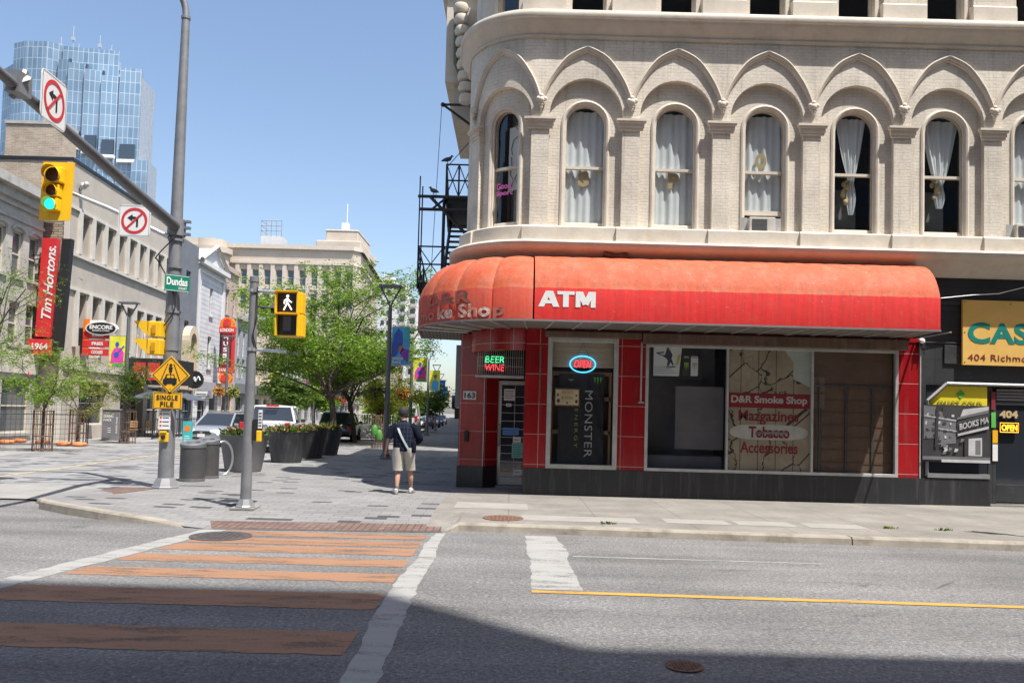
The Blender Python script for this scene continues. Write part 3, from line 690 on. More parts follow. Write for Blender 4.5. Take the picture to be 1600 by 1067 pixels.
# ---------------------------------------------------------------- corner entrance
cp = [(-1.27, 19.42), (-.66, 19.34), (-.33, 19.62), (-.33, 20.0), (-1.3, 20.4)]
mb = MB(); mb.extrude([(x, y, .52) for x, y in cp], (0, 0, 3.2)); mb.build('pillar', 'red_tile', bld)
mb = MB(); mb.extrude([(x-.02 if x < -1 else x+.01, y-.02, -.02) for x, y in cp], (0, 0, .535)); mb.build('base_panel', 'black_tile', bld)
mb = MB(); mb.box(-.672, -.652, 19.325, 19.36, .52, 3.7); mb.build('edge_trim', 'alu', bld)
mb = MB(); mb.box(.302, .42, FY+.26, 19.75, 0, 3.72); mb.build('return_wall', 'red_tile', bld)
mb = MB(); sweep(mb, [(-.12, 3.25), (-.02, 3.25), (-.02, 3.86), (-.12, 3.86), (-.12, 3.25)], UA+.3, .28); mb.build('fascia', 'red_tile', bld)
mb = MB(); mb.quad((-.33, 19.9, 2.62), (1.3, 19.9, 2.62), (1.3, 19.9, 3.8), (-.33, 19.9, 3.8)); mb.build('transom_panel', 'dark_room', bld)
mb = MB(); mb.add([(-1.3, 20.2, 3.7), (-.9, 18.7, 3.7), (-.2, 18.2, 3.7), (.42, 18.1, 3.7), (1.3, 20.2, 3.7)], [(0, 1, 2, 3, 4)]); mb.build('ceiling_panel', 'soffit_slats', bld)
mb = MB(); mb.box(-.34, 1.3, 19.3, 20.0, -.05, .06); mb.build('door_step', 'concrete_band', bld)
DY = 19.7
mb = MB()
for x0, x1, z0, z1 in ((-.33, -.24, .06, 2.62), (.72, .8, .06, 2.62), (-.24, .72, 2.52, 2.62), (-.24, .72, .06, .24)): mb.box(x0, x1, DY, DY+.06, z0, z1)
door = mb.build('door', 'alu', bld, bevel=.005)
mb = MB(); mb.quad((-.24, DY+.03, .24), (.72, DY+.03, .24), (.72, DY+.03, 2.52), (-.24, DY+.03, 2.52)); mb.build('pane', 'win_dark', door)
mb = MB()
for k in range(10): mb.box(-.24, .72, DY+.018, DY+.024, .42+.2*k, .432+.2*k)
for x in (.08, .4): mb.box(x, x+.01, DY+.012, DY+.018, .25, 2.5)
mb.build('door_grille', 'alu', door)
mb = MB(); mb.tube([(-.285, DY-.01, 1.02), (-.285, DY-.06, 1.06), (-.285, DY-.06, 1.5), (-.285, DY-.01, 1.54)], .015); mb.build('handle', 'steel', door)
def sticker(x0, x1, z0, z1, mat, lab, extra=None):
    mb = MB(); mb.box(x0, x1, DY+.004, DY+.01, z0, z1, 0); mats = [mat, 'ink']
    n = max(2, int((z1-z0)/.05))
    for k in range(1, n): mb.box(x0+.02, x1-.02-.03*(k % 2), DY+.001, DY+.004, z0+(z1-z0)*k/n-.007, z0+(z1-z0)*k/n+.007, 1)
    mb.build('sticker', mats, door, label=lab)
M('mint', (.25, .62, .5), .6); M('blue_st', (.12, .3, .6), .6)
sticker(-.19, .08, 2.13, 2.42, 'paper', 'white licence notice'); sticker(-.13, .0, 1.98, 2.06, 'paper', 'small number plate'); sticker(-.2, .2, 1.28, 1.46, 'blue_st', 'blue and green card stickers'); sticker(.06, .26, 1.1, 1.24, 'paper', 'no smoking sticker'); sticker(.04, .3, .72, 1.09, 'mint', 'mint green notice'); sticker(.08, .3, -.0+.3, .44, 'paper', 'small white notice')
# ---------------------------------------------------------------- awning
mb = MB()
prof = [(.0, 5.34), (.45, 5.31), (.62, 5.27), (.8, 5.18), (.95, 5.05), (1.07, 4.9), (1.16, 4.74), (1.22, 4.6), (1.245, 4.5), (1.25, 4.49), (1.25, 3.79), (1.2, 3.77)]
ml = [0]*9+[1]*2
xs_ = [XC+k*.3 for k in range(30)]
def ribs(u, d, z):
    if z < 4.49 or d < .1: return d, z
    k = abs(sin((u-XC)*pi/.43))**.6; return d-.008*(1-k), z-.008*(1-k)
sweep(mb, prof, XC+.012, 9.02, extra=[XC+k*.0717 for k in range(121)], mis=ml, mod=ribs)
# right end cap is closed by the sweep; corner part with scalloped top
def scal(u, d, z):
    if z < 4.49 or d < .1: return d, z
    k = abs(sin((XC-u)/PHM/RC*pi*4.5)); k = k**.5
    return d*(1-.035*(1-k)), z-.045*(1-k)
NS = 9
ex = [XC-PHM*RC*i/(NS*8) for i in range(NS*8+1)]
sweep(mb, prof, UA-2.2, XC-.012, extra=ex, mod=scal, mis=[2]*9+[3]*2)
aw = mb.build('awning', ['awning_top', 'awning_red', 'awning_top', 'awning_front_corner'], bld, smooth=35)
mb = MB(); sweep(mb, [(1.235, 3.77), (1.265, 3.77), (1.265, 3.81), (1.235, 3.81), (1.235, 3.77)], UA-2.2, 9.03); mb.build('edge_trim', 'pole_grey', aw)
mb = MB(); sweep(mb, [(0.02, 3.755), (.02, 3.765), (1.24, 3.79), (1.24, 3.78), (.02, 3.755)], UA-2.2, 9.0, extra=xs_)
sof = mb.build('soffit', 'soffit_slats', aw)
for k in range(15):
    u = .7+k*.6; mb = MB(); mb.obox(W(u, 3.735, .05), (.05, 0, 0), W(u+.12, 3.76, 1.23)-W(u, 3.735, .05), (0, 0, .02)); mb.build('rib', 'alu', aw)
for k in range(6):
    u = UA+.15+k*.4; mb = MB(); mb.tube([W(u, 3.745, .05), W(u, 3.77, 1.23)], .022, 6); mb.build('rib', 'alu', aw)
x0, x1, z0, z1 = rect(841, 455, 931, 480, FY-1.25)
mb = MB(); w, h = x1-x0, z1-z0; o = Vector((x0, FY-1.25, z0)); lv = [0]
def stroke(pts):
    lv[0] += 1; mb.poly([(w*x, h*y) for x, y in pts], o-Vector((0, .001+.0006*lv[0], 0)), Vector((1, 0, 0)), Vector((0, 0, 1)), 0, .0005)
stroke([(0, 0), (.1, 0), (.225, 1), (.125, 1)]); stroke([(.26, 0), (.37, 0), (.255, 1), (.125, 1)]); stroke([(.09, .2), (.29, .2), (.27, .42), (.12, .42)])
stroke([(.33, .78), (.63, .78), (.63, 1), (.33, 1)]); stroke([(.43, 0), (.53, 0), (.53, .8), (.43, .8)])
stroke([(.65, 0), (.735, 0), (.735, 1), (.65, 1)]); stroke([(.915, 0), (1, 0), (1, 1), (.915, 1)]); stroke([(.66, 1), (.775, 1), (.87, .25), (.78, .12)]); stroke([(.985, 1), (.875, 1), (.78, .25), (.87, .12)])
mb.build('lettering', 'sign_white', aw)
def worn(name, a, b):
    m, N, L, bs = newmat(name); f = noise(N, L, 5, 6, rough=.75); L.new(mix(N, L, ramp(N, L, f, [(.42, G3(0)), (.55, G3(1))]), a, b), bs.inputs['Base Color']); bs.inputs['Roughness'].default_value = .7
worn('peeled_dark', (.14, .11, .09), (.5, .12, .08)); worn('peeled_white', (.75, .7, .62), (.62, .2, .13)); 
def curved(ph0, z0, d=1.252):
    return lambda u, v, o: W(XC-(ph0-u)*RC, z0+v, d+o)
def ctext(body, pa, pb, z0, z1, mat):
    mb = MB(); vs, fs, _ = textgeo(body, .035, 0, 1.05)
    mb.add([W(XC-(pa+(pb-pa)*x)*RC, z0+(z1-z0)*y, 1.257+.002*(z+1)) for x, y, z in vs], fs); mb.build('lettering', mat, aw)
ctext('D&R', 1.05, .50, 4.17, 4.45, 'peeled_dark')
ctext('Smo', 1.32, .92, 3.86, 4.13, 'peeled_dark'); ctext('ke Sho', .88, .34, 3.86, 4.16, 'peeled_white'); ctext('p', .32, .23, 3.80, 4.06, 'peeled_dark')
for px, py in ((932, 62), (1215, 71), (1335, 75)):
    p = atY(px, py, FY-.05); mb = MB(); mb.tube([(p.x, FY-.1, p.z+.12), (p.x, FY-.06, p.z-.2)], .022, 6); mb.box(p.x-.07, p.x+.07, FY-.2, FY-.03, p.z+.1, p.z+.18); mb.build('vent_pipe', 'cream', bld)
# side details on the cross street: oriel with scroll brackets, drain, panel sign
mb = MB(); a = W(UA-2.6, 0, 0)
for i in range(9):
    z = 10.9+i*.34; mb.lathe([(.02, 0), (.2, .04), (.24, .16), (.2, .28), (.02, .32)], (a.x-.32-.03*i, a.y+1.2, z), 12)
mb.box(a.x-1.0, a.x+.1, a.y+1.5, a.y+5.5, 11.7, 14.7); mb.box(a.x-1.15, a.x+.1, a.y+1.4, a.y+5.6, 14.3, 14.9); mb.box(a.x-.75, a.x+.1, a.y+1.7, a.y+5.3, 10.6, 11.7); mb.build('oriel', 'cream', bld, smooth=40)
mb = MB(); mb.tube([(a.x-.7, a.y+1.3, 14), (a.x-.66, a.y+1.3, 12.2), (a.x-.3, a.y+1.3, 11.3), (a.x-.12, a.y+1.3, 10.8), (a.x-.12, a.y+1.3, 7.6)], .09); mb.build('drain_pipe', M('green_pipe', (.1, .12, .06), .6), bld)
# number plate and light switch box
def flat_sign(name, label, cat, px, Y, mats, draw, thick=.02, group=None, cut=None):
    """a board on a facing plane: photo rectangle px, draw(mb, o, w, h) adds writing"""
    x0, x1, z0, z1 = rect(*px, Y); t = MB(); t.box(x0, x1, Y, Y+thick, z0, z1, 0)
    draw(t, Vector((x0, Y, z0)), x1-x0, z1-z0)
    return tag(t.build(name, mats), label, cat, group)
XX, ZZ = Vector((1, 0, 0)), Vector((0, 0, 1))
def T(mb, body, o, u, v, w, h, mi=1, **k): mb.text(body, o+XX*u+ZZ*v, XX, ZZ, w, h, mi, .003, **k)
flat_sign('number_plate', 'white house number 163 plate on the red corner pillar', 'sign', (724, 611, 744, 624), 19.31, ['sign_white', 'sign_black'], lambda m, o, w, h: T(m, '163', o, w*.08, h*.15, w*.84, h*.7, bold=.03))
mb = MB(); p = atY(728.5, 681, 19.33); mb.box(p.x-.05, p.x+.05, 19.31, 19.39, p.z-.13, p.z+.13); tag(mb.build('key_box', 'black', bevel=.01), 'small black key box low on the red corner pillar', 'box')
# ================================================================== THINGS IN AND ON THE SHOP
# window air conditioners
def aircon(px, Y, label):
    x0, x1, z0, z1 = rect(*px, Y); t = thing('air_conditioner', label, 'air conditioner', ((x0+x1)/2, Y, z0))
    mb = MB(); mb.box(x0, x1, Y, Y+.4, z0, z1); mb.build('case', M('ac_case', (.55, .52, .46), .6, .15, 3, dirt=(.3, .27, .22)) if 'ac_case' not in MATS else 'ac_case', t, bevel=.015)
    mb = MB(); w = x1-x0
    for k in range(9): mb.box(x0+w*.1, x0+w*.68, Y-.012, Y-.002, z0+(z1-z0)*(.14+.085*k), z0+(z1-z0)*(.14+.085*k)+.012)
    mb.build('grille', 'dark_pole', t)
    for k in range(2): mb = MB(); mb.box(x0-.16+(w+.18)*k, x0-.02+(w+.18)*k, Y+.1, Y+.12, z0+.02, z1); mb.build('side_panel', 'alu', t)
aircon((1171, 339, 1212, 364), FY-.22, 'window air conditioner under the window with a round paper letter O')
aircon((1588, 350, 1622, 376), FY-.2, 'window air conditioner cut by the right edge of the picture')
# letters on the curtains, picture and lettering in the corner window
def wletter(body, cx, cy, label, h=.36, w=.26):
    p = atY(cx, cy, FY+.12); mb = MB(); mb.text(body, (p.x-w/2, FY+.185, p.z-h/2), XX, ZZ, w, h, 0, .004, .07); tag(mb.build('paper_letter', 'letter_paper'), label, 'paper letter')
wletter('S', 912, 279, 'tan paper letter S on a curtain, leftmost of the window letters'); wletter('P', 1053, 282, 'tan paper letter P on a curtain between two other letters'); wletter('O', 1190, 251, 'cream paper letter O above the window air conditioner')
for i, (cx, cy) in enumerate(((1322, 300), (1463, 293))):
    p = atY(cx, cy, FY+.2); mb = MB(); r = random.Random(i)
    for k in range(9): mb.ball((p.x+r.uniform(-.07, .07), FY+.24+r.uniform(-.03, .03), p.z+.24-.06*k), r.uniform(.05, .085), 7, 5, 0, (1, .5, 1.1))
    tag(mb.build('curtain_knot', 'letter_paper', smooth=80), ['knotted end of the narrow white curtain in a dark window', 'knotted end of the wide white curtain drawn together'][i], 'curtain knot')
mb = MB(); mb.add([W(u, z, -.3) for u, z in ((-.42, 7.0), (-.02, 7.05), (-.02, 8.55), (-.40, 8.5))], [(0, 1, 2, 3)])
mb.add([W(u, z, -.31) for u, z in ((-.42, 7.0), (-.02, 7.05), (-.02, 8.55), (-.40, 8.5))], [(3, 2, 1, 0)])
def sk(pts, r=.008): mb.tube([W(u, z, -.292) for u, z in pts], r, 5, 1)
sk(spline([(-.2, 8.5, 0), (-.12, 8.42, 0), (-.1, 8.3, 0), (-.26, 8.2, 0), (-.33, 8.0, 0), (-.28, 7.85, 0)], 4) and [(-.2, 8.5), (-.1, 8.42), (-.1, 8.3), (-.26, 8.2), (-.33, 8.0), (-.28, 7.85)])
sk([(-.08, 8.2), (-.06, 7.9), (-.12, 7.7), (-.08, 7.45), (-.2, 7.3), (-.12, 7.15)]); sk([(-.32, 7.8), (-.3, 7.6), (-.35, 7.4), (-.24, 7.25), (-.3, 7.1)])
tag(mb.build('poster', ['paper', 'ink']), 'white poster with a line drawing in the curved corner window', 'poster')
mb = MB()
for body, z, ua, ub in (('Good', 7.02, -.66, -.22), ('Sport', 6.84, -.66, -.16)):
    vs, fs, _ = textgeo(body, .05); mb.add([W(ua+(ub-ua)*x, z+.15*y, -.135+.003*(q+1)) for x, y, q in vs], fs)
tag(mb.build('window_lettering', 'pink'), 'pink lettering on the lower pane of the curved corner window', 'lettering')
# neon OPEN sign
x0, x1, z0, z1 = rect(890, 556, 931, 582, FY+.09); cx, cz = (x0+x1)/2, (z0+z1)/2
t = thing('neon_sign', 'oval neon open sign, red letters in a blue ring, hung in the shop window', 'neon sign', (cx, FY+.09, z0))
mb = MB(); mb.tube([(cx+.29*cos(a*pi/20), FY+.09, cz+.185*sin(a*pi/20)) for a in range(41)], .014, 8); mb.build('blue_ring', 'neon_blue', t)
mb = MB(); mb.text('OPEN', (cx-.19, FY+.085, cz-.085), XX, ZZ, .38, .17, 0, .006, -.012, .2, 1.12); mb.build('red_letters', 'neon_red', t)
mb = MB(); mb.tube([(cx-.15, FY+.1, z1-.03), (cx, FY+.1, 3.45), (cx+.15, FY+.1, z1-.03)], .005, 5); mb.build('cord', 'black', t)
# black banner, painted tin sign
x0, x1, z0, z1 = rect(872, 584, 943, 728, FY+.2)
mb = MB(); n = 24
vs = [(x0+(x1-x0)*i/n, FY+.2+.012*sin(i*1.1+j), z0+(z1-z0)*j/16) for j in range(17) for i in range(n+1)]
mb.add(vs, [(j*(n+1)+i, j*(n+1)+i+1, (j+1)*(n+1)+i+1, (j+1)*(n+1)+i) for j in range(16) for i in range(n)])
h = z1-z0; w = x1-x0
mb.text('MONSTER', (x0+w*.58, FY+.18, z0+h*.82), (0, 0, -1), XX, h*.72, w*.17, 1, .003, .0, 0, 1.1)
mb.text('ENERGY', (x0+w*.36, FY+.18, z0+h*.62), (0, 0, -1), XX, h*.42, w*.07, 2, .003, .0, 0, 1.5)
for k in range(3): mb.poly([(w*(.76+.07*k), h*.97), (w*(.81+.07*k), h*.96), (w*(.79+.06*k), h*(.90-.02*(k == 1)))], (x0, FY+.182, z0), XX, ZZ, 3)
mb.poly([(w*.18, h*.935), (w*.33, h*.94), (w*.27, h*.92)], (x0, FY+.182, z0), XX, ZZ, 3)
M('banner_black', (.018, .018, .02), .8, .3, 6); M('grey_letter', (.42, .42, .42), .7); M('olive', (.3, .3, .1), .7); M('leaf_green', (.1, .42, .07), .6)
tag(mb.build('hanging_banner', ['banner_black', 'grey_letter', 'olive', 'leaf_green']), 'tall black cloth banner with grey sideways lettering in the shop window', 'banner')
M('brass', (.55, .38, .14), .5); M('brown_ink', (.12, .05, .02), .6); M('cream_ink', (.75, .62, .38), .6)
def tin(m, o, w, h):
    m.poly([(w*.05, h*.08), (w*.95, h*.08), (w*.95, h*.92), (w*.05, h*.92)], o, XX, ZZ, 2)
    T(m, 'BEER', o+XX*0-Vector((0, .004, 0)), w*.3, h*.68, w*.45, h*.2, 1); T(m, '& Wine', o-Vector((0, .004, 0)), w*.28, h*.4, w*.45, h*.2, 1); T(m, 'served here', o-Vector((0, .004, 0)), w*.25, h*.14, w*.5, h*.12, 1) if False else None
    for x, y, r in ((.14, .62, .06), (.16, .3, .09), (.86, .6, .05), (.87, .28, .08), (.5, .2, .05)): m.poly([(w*x+h*r*cos(k*pi/5), h*y+h*r*1.3*sin(k*pi/5)) for k in range(10)], o-Vector((0, .003, 0)), XX, ZZ, 3)
flat_sign('tin_sign', 'small brown beer and wine tin sign over the black window banner', 'sign', (866, 606, 906, 635), FY+.10, ['brown_ink', 'brass', 'cream_ink', 'brown_ink'], tin, .008)
# poster with cans, grey paper in the second window
def canposter(m, o, w, h):
    m.poly([(w*.05, h*.08), (w*.55, h*.08), (w*.60, h*.94), (w*.05, h*.94)], o, XX, ZZ, 1)
    b = o-Vector((0, .004, 0))
    body = [(.30, .88), (.36, .88), (.42, .72), (.40, .6), (.44, .45), (.43, .38), (.38, .5), (.35, .38), (.31, .38), (.33, .55), (.29, .62), (.14, .76), (.13, .73), (.27, .7)]
    m.poly([(w*x, h*y) for x, y in body], b, XX, ZZ, 3); m.poly([(w*.33+w*.025*cos(k*.8), h*.91+w*.025*sin(k*.8)) for k in range(8)], b, XX, ZZ, 3)
    m.poly([(w*.1, h*.78), (w*.25, h*.81), (w*.25, h*.77), (w*.1, h*.75)], b, XX, ZZ, 3); m.poly([(w*.3, h*.35), (w*.48, h*.38), (w*.48, h*.355), (w*.3, h*.32)], b, XX, ZZ, 3)
    m.poly([(w*.46, h*.4), (w*.54, h*.46), (w*.58, h*.75), (w*.52, h*.7), (w*.5, h*.5)], b, XX, ZZ, 6)
    for k in range(4): m.poly([(w*.07, h*(.14+.06*k)), (w*(.5-.05*k), h*(.16+.06*k)), (w*(.5-.05*k), h*(.185+.06*k)), (w*.07, h*(.17+.06*k))], b, XX, ZZ, 5)
    for x, c in ((.62, 7), (.78, 1)):
        m.poly([(w*x, h*.1), (w*(x+.13), h*.1), (w*(x+.14), h*.14), (w*(x+.14), h*.66), (w*(x+.12), h*.7), (w*(x+.02), h*.7), (w*x, h*.66)], b, XX, ZZ, c)
        for k in range(3): m.poly([(w*(x+.03+.03*k), h*.5), (w*(x+.055+.03*k), h*.49), (w*(x+.045+.03*k), h*(.3-.05*(k == 1)))], b-Vector((0, .004, 0)), XX, ZZ, 2 if c == 7 else 4)
        m.poly([(w*(x+.015), h*.64), (w*(x+.125), h*.64), (w*(x+.11), h*.69), (w*(x+.03), h*.69)], b-Vector((0, .004, 0)), XX, ZZ, 4)
M('pale_blue', (.55, .6, .68), .6); M('yellow_ink', (.6, .58, .08), .6); M('soot', (.045, .045, .045), .6); M('grey_ink', (.35, .35, .35), .6); M('lime', (.35, .7, .05), .6)
flat_sign('drinks_poster', 'black poster with a skateboarder picture and two drink cans', 'poster', (1017, 540, 1097, 592), FY+.1, ['black', 'sign_white', 'lime', 'ink', 'grey_ink', 'pale_blue', 'yellow_ink', 'soot'], canposter, .01)
x0, x1, z0, z1 = rect(1055, 604, 1130, 702, FY+.5); mb = MB(); mb.box(x0, x1, FY+.5, FY+.51, z0, z1); tag(mb.build('paper_sheet', 'grey_paper'), 'large grey sheet standing inside the dark shop window', 'sheet')
mb = MB(); mb.box(3.1, 4.86, FY+.3, FY+.9, .62, .95); tag(mb.build('display_ledge', M('ledge_grey', (.10, .10, .115), .7), bevel=.02), 'low dark display ledge inside the dark shop window', 'ledge')
mb = MB(); mb.box(3.05, 4.9, FY+1.25, FY+1.3, .6, 3.5); tag(mb.build('partition', M('partition_grey', (.22, .22, .24), .8, .2, 2)), 'plain grey partition standing behind the dark shop window', 'partition')
# papered pane with shop name
def cracked():
    m, N, L, b = newmat('cracked_paper'); b.inputs['Roughness'].default_value = .75
    t = mapped(N, L, 'Object', (1, 1, 1)); v = N.new('ShaderNodeTexVoronoi'); v.feature = 'DISTANCE_TO_EDGE'; v.inputs['Scale'].default_value = 1.35
    w = noise(N, L, 2.2, 6); cmb = N.new('ShaderNodeCombineXYZ'); L.new(w, cmb.inputs[0]); L.new(w, cmb.inputs[2])
    vm = N.new('ShaderNodeVectorMath'); vm.operation = 'MULTIPLY_ADD'; vm.inputs[1].default_value = (.7, .7, .7); L.new(cmb.outputs[0], vm.inputs[0]); L.new(t, vm.inputs[2]); L.new(vm.outputs[0], v.inputs['Vector'])
    cr = ramp(N, L, v.outputs['Distance'], [(.012, G3(1)), (.022, G3(0))])
    base = mix(N, L, ramp(N, L, noise(N, L, 1.6, 6), [(.35, G3(0)), (.7, G3(1))]), (.33, .255, .165), (.47, .40, .29))
    f = noise(N, L, 22, 3, rough=.4); fw = ramp(N, L, f, [(.485, G3(0)), (.5, G3(1)), (.515, G3(0))])
    reg = ramp(N, L, noise(N, L, .9, 3), [(.52, G3(0)), (.6, G3(1))])
    c = mix(N, L, mix(N, L, 1, fw, reg, 'MULTIPLY'), base, (.72, .66, .52))
    # upright seams
    sx = N.new('ShaderNodeSeparateXYZ'); L.new(t, sx.inputs[0]); wv = N.new('ShaderNodeMath'); wv.operation = 'PINGPONG'; wv.inputs[1].default_value = .2; L.new(sx.outputs[0], wv.inputs[0])
    se = ramp(N, L, wv.outputs[0], [(.006, G3(.8)), (.014, G3(0))])
    c = mix(N, L, se, c, (.05, .035, .02))
    L.new(mix(N, L, cr, c, (.03, .02, .015)), b.inputs['Base Color'])
cracked()
M('name_red', (.28, .012, .025), .5); M('name_letter', (.6, .55, .48), .6); M('word_red', (.27, .02, .03), .6); M('smear', (.2, .17, .15), .7, .3, 20); M('smudge', (.58, .56, .5), .7, .12, 8); M('pale_glass', (.5, .55, .5), .5, .1)
def names(m, o, w, h):
    f = lambda x0, y0, x1, y1: ((x0-1138)/127*w, (738-y1)/196*h, (x1-x0)/127*w, (y1-y0)/196*h)
    u, v, a, b = f(1138, 614, 1265, 637); m.obox(o+XX*u+ZZ*v-Vector((0, .004, 0)), XX*a, Vector((0, .003, 0)), ZZ*b, 1)
    u, v, a, b = f(1142, 618, 1260, 633); T(m, 'D&R Smoke Shop', o-Vector((0, .005, 0)), u, v, a, b, 2, bold=.03)
    u, v, a, b = f(1154, 641, 1247, 663); T(m, 'Mazgazines', o, u, v, a, b, 3, bold=.018)
    u, v, a, b = f(1170, 666, 1233, 684); T(m, 'Tobacco', o-Vector((0, .006, 0)), u, v, a, b, 3, bold=.03)
    u, v, a, b = f(1157, 690, 1246, 708); T(m, 'Accessories', o, u, v, a, b, 3, bold=.018)
    u, v, a, b = f(1140, 663, 1262, 687)
    m.poly([(u+a*(.5+.5*math.copysign(abs(cos(k*pi/12))**.5, cos(k*pi/12))), v+b*(.5+.5*sin(k*pi/12))) for k in range(24)], o, XX, ZZ, 4)
    u, v, a, b = f(1178, 674, 1232, 679); [m.poly([(u+a*(.05+.1*k), v+b*(.1+.25*(k % 3))), (u+a*(.24+.1*k), v+b*(.2+.2*(k % 2))), (u+a*(.22+.1*k), v+b*(.9+.2*(k % 2))), (u+a*(.03+.1*k), v+b*(.7+.2*(k % 3)))], o-Vector((0, .016+.001*k, 0)), XX, ZZ, 5, .0008) for k in range(8)]
    u, v, a, b = f(1238, 546, 1265, 590); m.poly([(u, v), (u+a, v-b*.3), (u+a, v+b), (u-a*.5, v+b), (u, v+b*.6)], o, XX, ZZ, 6)
flat_sign('papered_panel', 'tan cracked paper panel with shop name and red words in the window', 'window panel', (1138, 543, 1266, 738), FY+.07, ['cracked_paper', 'name_red', 'name_letter', 'word_red', 'smudge', 'smear', 'pale_glass'], names, .01)
# caged beer and wine sign over the door
x0, x1, z0, z1 = rect(747, 531, 818, 586, 18.75)
t = thing('sign_cage', 'white wire cage with a shelf above the corner door', 'cage', ((x0+x1)/2, 18.75, z0))
mb = MB()
for k in range(22):
    x = x0+(x1-x0)*k/21; mb.tube([(x, 18.75, z0), (x, 18.75, z1)], .006, 4)
for k in range(5):
    z = z0+(z1-z0)*k/4; mb.tube([(x0, 18.75, z), (x1, 18.75, z)], .007, 4); mb.tube([(x0, 18.75, z), (x0, 19.3, z)], .007, 4)
for k in range(8): mb.tube([(x0, 18.75+.07*k, z0), (x0, 18.75+.07*k, z1)], .005, 4)
mb.build('wire_mesh', 'alu', t)
mb = MB(); mb.box(x0-.06, x1+.02, 18.68, 19.3, z0-.06, z0-.01); mb.build('shelf', 'alu', t, bevel=.008)
x0, x1, z0, z1 = rect(755, 553, 791, 583, 18.9)
t = thing('neon_sign', 'small lit sign, green word above red word, inside the wire cage', 'neon sign', ((x0+x1)/2, 18.9, z0))
mb = MB(); mb.box(x0, x1, 18.9, 18.94, z0, z1); mb.build('backing', 'black', t, bevel=.01)
w, h = x1-x0, z1-z0
mb = MB(); mb.text('BEER', (x0+w*.08, 18.885, z0+h*.54), XX, ZZ, w*.84, h*.34, 0, .005, .0, .1); mb.build('green_letters', 'neon_green', t)
mb = MB(); mb.text('WINE', (x0+w*.08, 18.885, z0+h*.12), XX, ZZ, w*.84, h*.34, 0, .005, .0, .1); mb.build('red_letters', 'neon_red', t)
# old flood lamp on the cornice above the awning, small cable
p = atY(962, 399, FY-.35); t = thing('flood_lamp', 'rusty old flood lamp lying between awning and cornice', 'lamp', p)
mb = MB(); mb.tube([p+Vector((-.27, 0, .04)), p+Vector((-.2, 0, .02)), p+Vector((0, 0, -.02)), p+Vector((.2, 0, .0)), p+Vector((.28, 0, .0))], [.07, .075, .05, .07, .055], 10); mb.build('housing', 'rust_iron', t, smooth=50)
mb = MB(); mb.tube([p, p+Vector((0, .05, .16)), p+Vector((0, .3, .2))], .018, 6); mb.build('bracket', 'alu', t)
def pigeon(loc, rz, label, sc=1.0):
    t = thing('pigeon', label, 'bird', loc, 'pigeons on the fire escape', rz); mb = MB()
    mb.tube([(-.19, 0, .05), (-.12, 0, .09), (-.02, 0, .12), (.06, 0, .15), (.10, 0, .2), (.125, 0, .245), (.16, 0, .24), (.185, 0, .232)], [.012, .04, .065, .06, .036, .032, .016, .004], 10)
    mb.tube([(0, .02, .06), (0, .02, 0)], .007, 5); mb.tube([(0, -.02, .06), (0, -.02, 0)], .007, 5)
    mb.build('body', M('pigeon_grey', (.07, .075, .085), .7, .3, 12) if 'pigeon_grey' not in MATS else 'pigeon_grey', t, smooth=60, local=True)
# ---------------------------------------------------------------- fire escape on the side wall
FEW = lambda Y: SX(.18, Y)
t = thing('fire_escape', 'black steel fire escape with landings and stairs on the side wall', 'fire escape', (FEW(24), 24, 5.5))
def bar(mb, a, b, r=.025): mb.tube([a, b], r, 5)
def landing(y0, y1, z, out, rail, name='landing', pl=True):
    mb = MB(); a = lambda y, o, zz: Vector((FEW(y)-o, y, zz))
    mb.obox(a(y0, out, z-.06), a(y0, 0, z)-a(y0, out, z), a(y1, out, z)-a(y0, out, z), (0, 0, .06))
    mb.obox(a(y0, out, z-.2), (.04, 0, 0), a(y1, out, z)-a(y0, out, z), (0, 0, .14)); mb.obox(a(y0, out, z-.2), a(y0, 0, z)-a(y0, out, z), (0, .04, 0), (0, 0, .14))
    f = mb.build(name, 'black_metal', t)
    mb = MB(); ps = [a(y0, 0, 0), a(y0, out*.5, 0), a(y0, out, 0), a((y0+y1)/2, out, 0), a(y1, out, 0), a(y1, 0, 0)]
    for q in ps: bar(mb, q+ZZ*z, q+ZZ*(z+rail), .028)
    for zz in (z+rail, z+rail*.5):
        for q, r in zip(ps, ps[1:]): bar(mb, q+ZZ*zz, r+ZZ*zz, .026)
    for q, r in zip(ps, ps[1:]): bar(mb, q+ZZ*z, r+ZZ*(z+rail), .016); bar(mb, r+ZZ*z, q+ZZ*(z+rail), .016)
    mb.build('railing', 'black_metal', f)
landing(23.2, 27, 8.15, .74, .95); landing(23.2, 30, 5.6, 1.5, 1.05); 
mb = MB(); y0 = 23.1
bar(mb, (FEW(y0)-1.55, y0, 8.1), (FEW(y0), y0, 8.1), .05); bar(mb, (FEW(y0)-1.5, y0, 7.72), (FEW(y0), y0, 7.72), .05); bar(mb, (FEW(y0)-1.2, y0, 8.1), (FEW(y0), y0, 6.9), .05); bar(mb, (FEW(y0)-.7, y0, 8.1), (FEW(y0)-1.15, y0, 7.72), .035)
for o in (1.5, 1.42): bar(mb, (FEW(y0)-o, y0, 8.7 if o == 1.5 else 8.4), (FEW(y0)-o, y0, 5.4), .02)
mb.build('outrigger', 'black_metal', t)
mb = MB()
for k in range(11):
    z = 5.7+k*.215; mb.obox((FEW(24)-.72, 23.6+.2*k, z), (.66, 0, 0), (0, .24, 0), (0, 0, .03))
bar(mb, (FEW(24)-.74, 23.5, 5.6), (FEW(24)-.74, 25.9, 8.1), .05); bar(mb, (FEW(24)-.05, 23.5, 5.6), (FEW(24)-.05, 25.9, 8.1), .05)
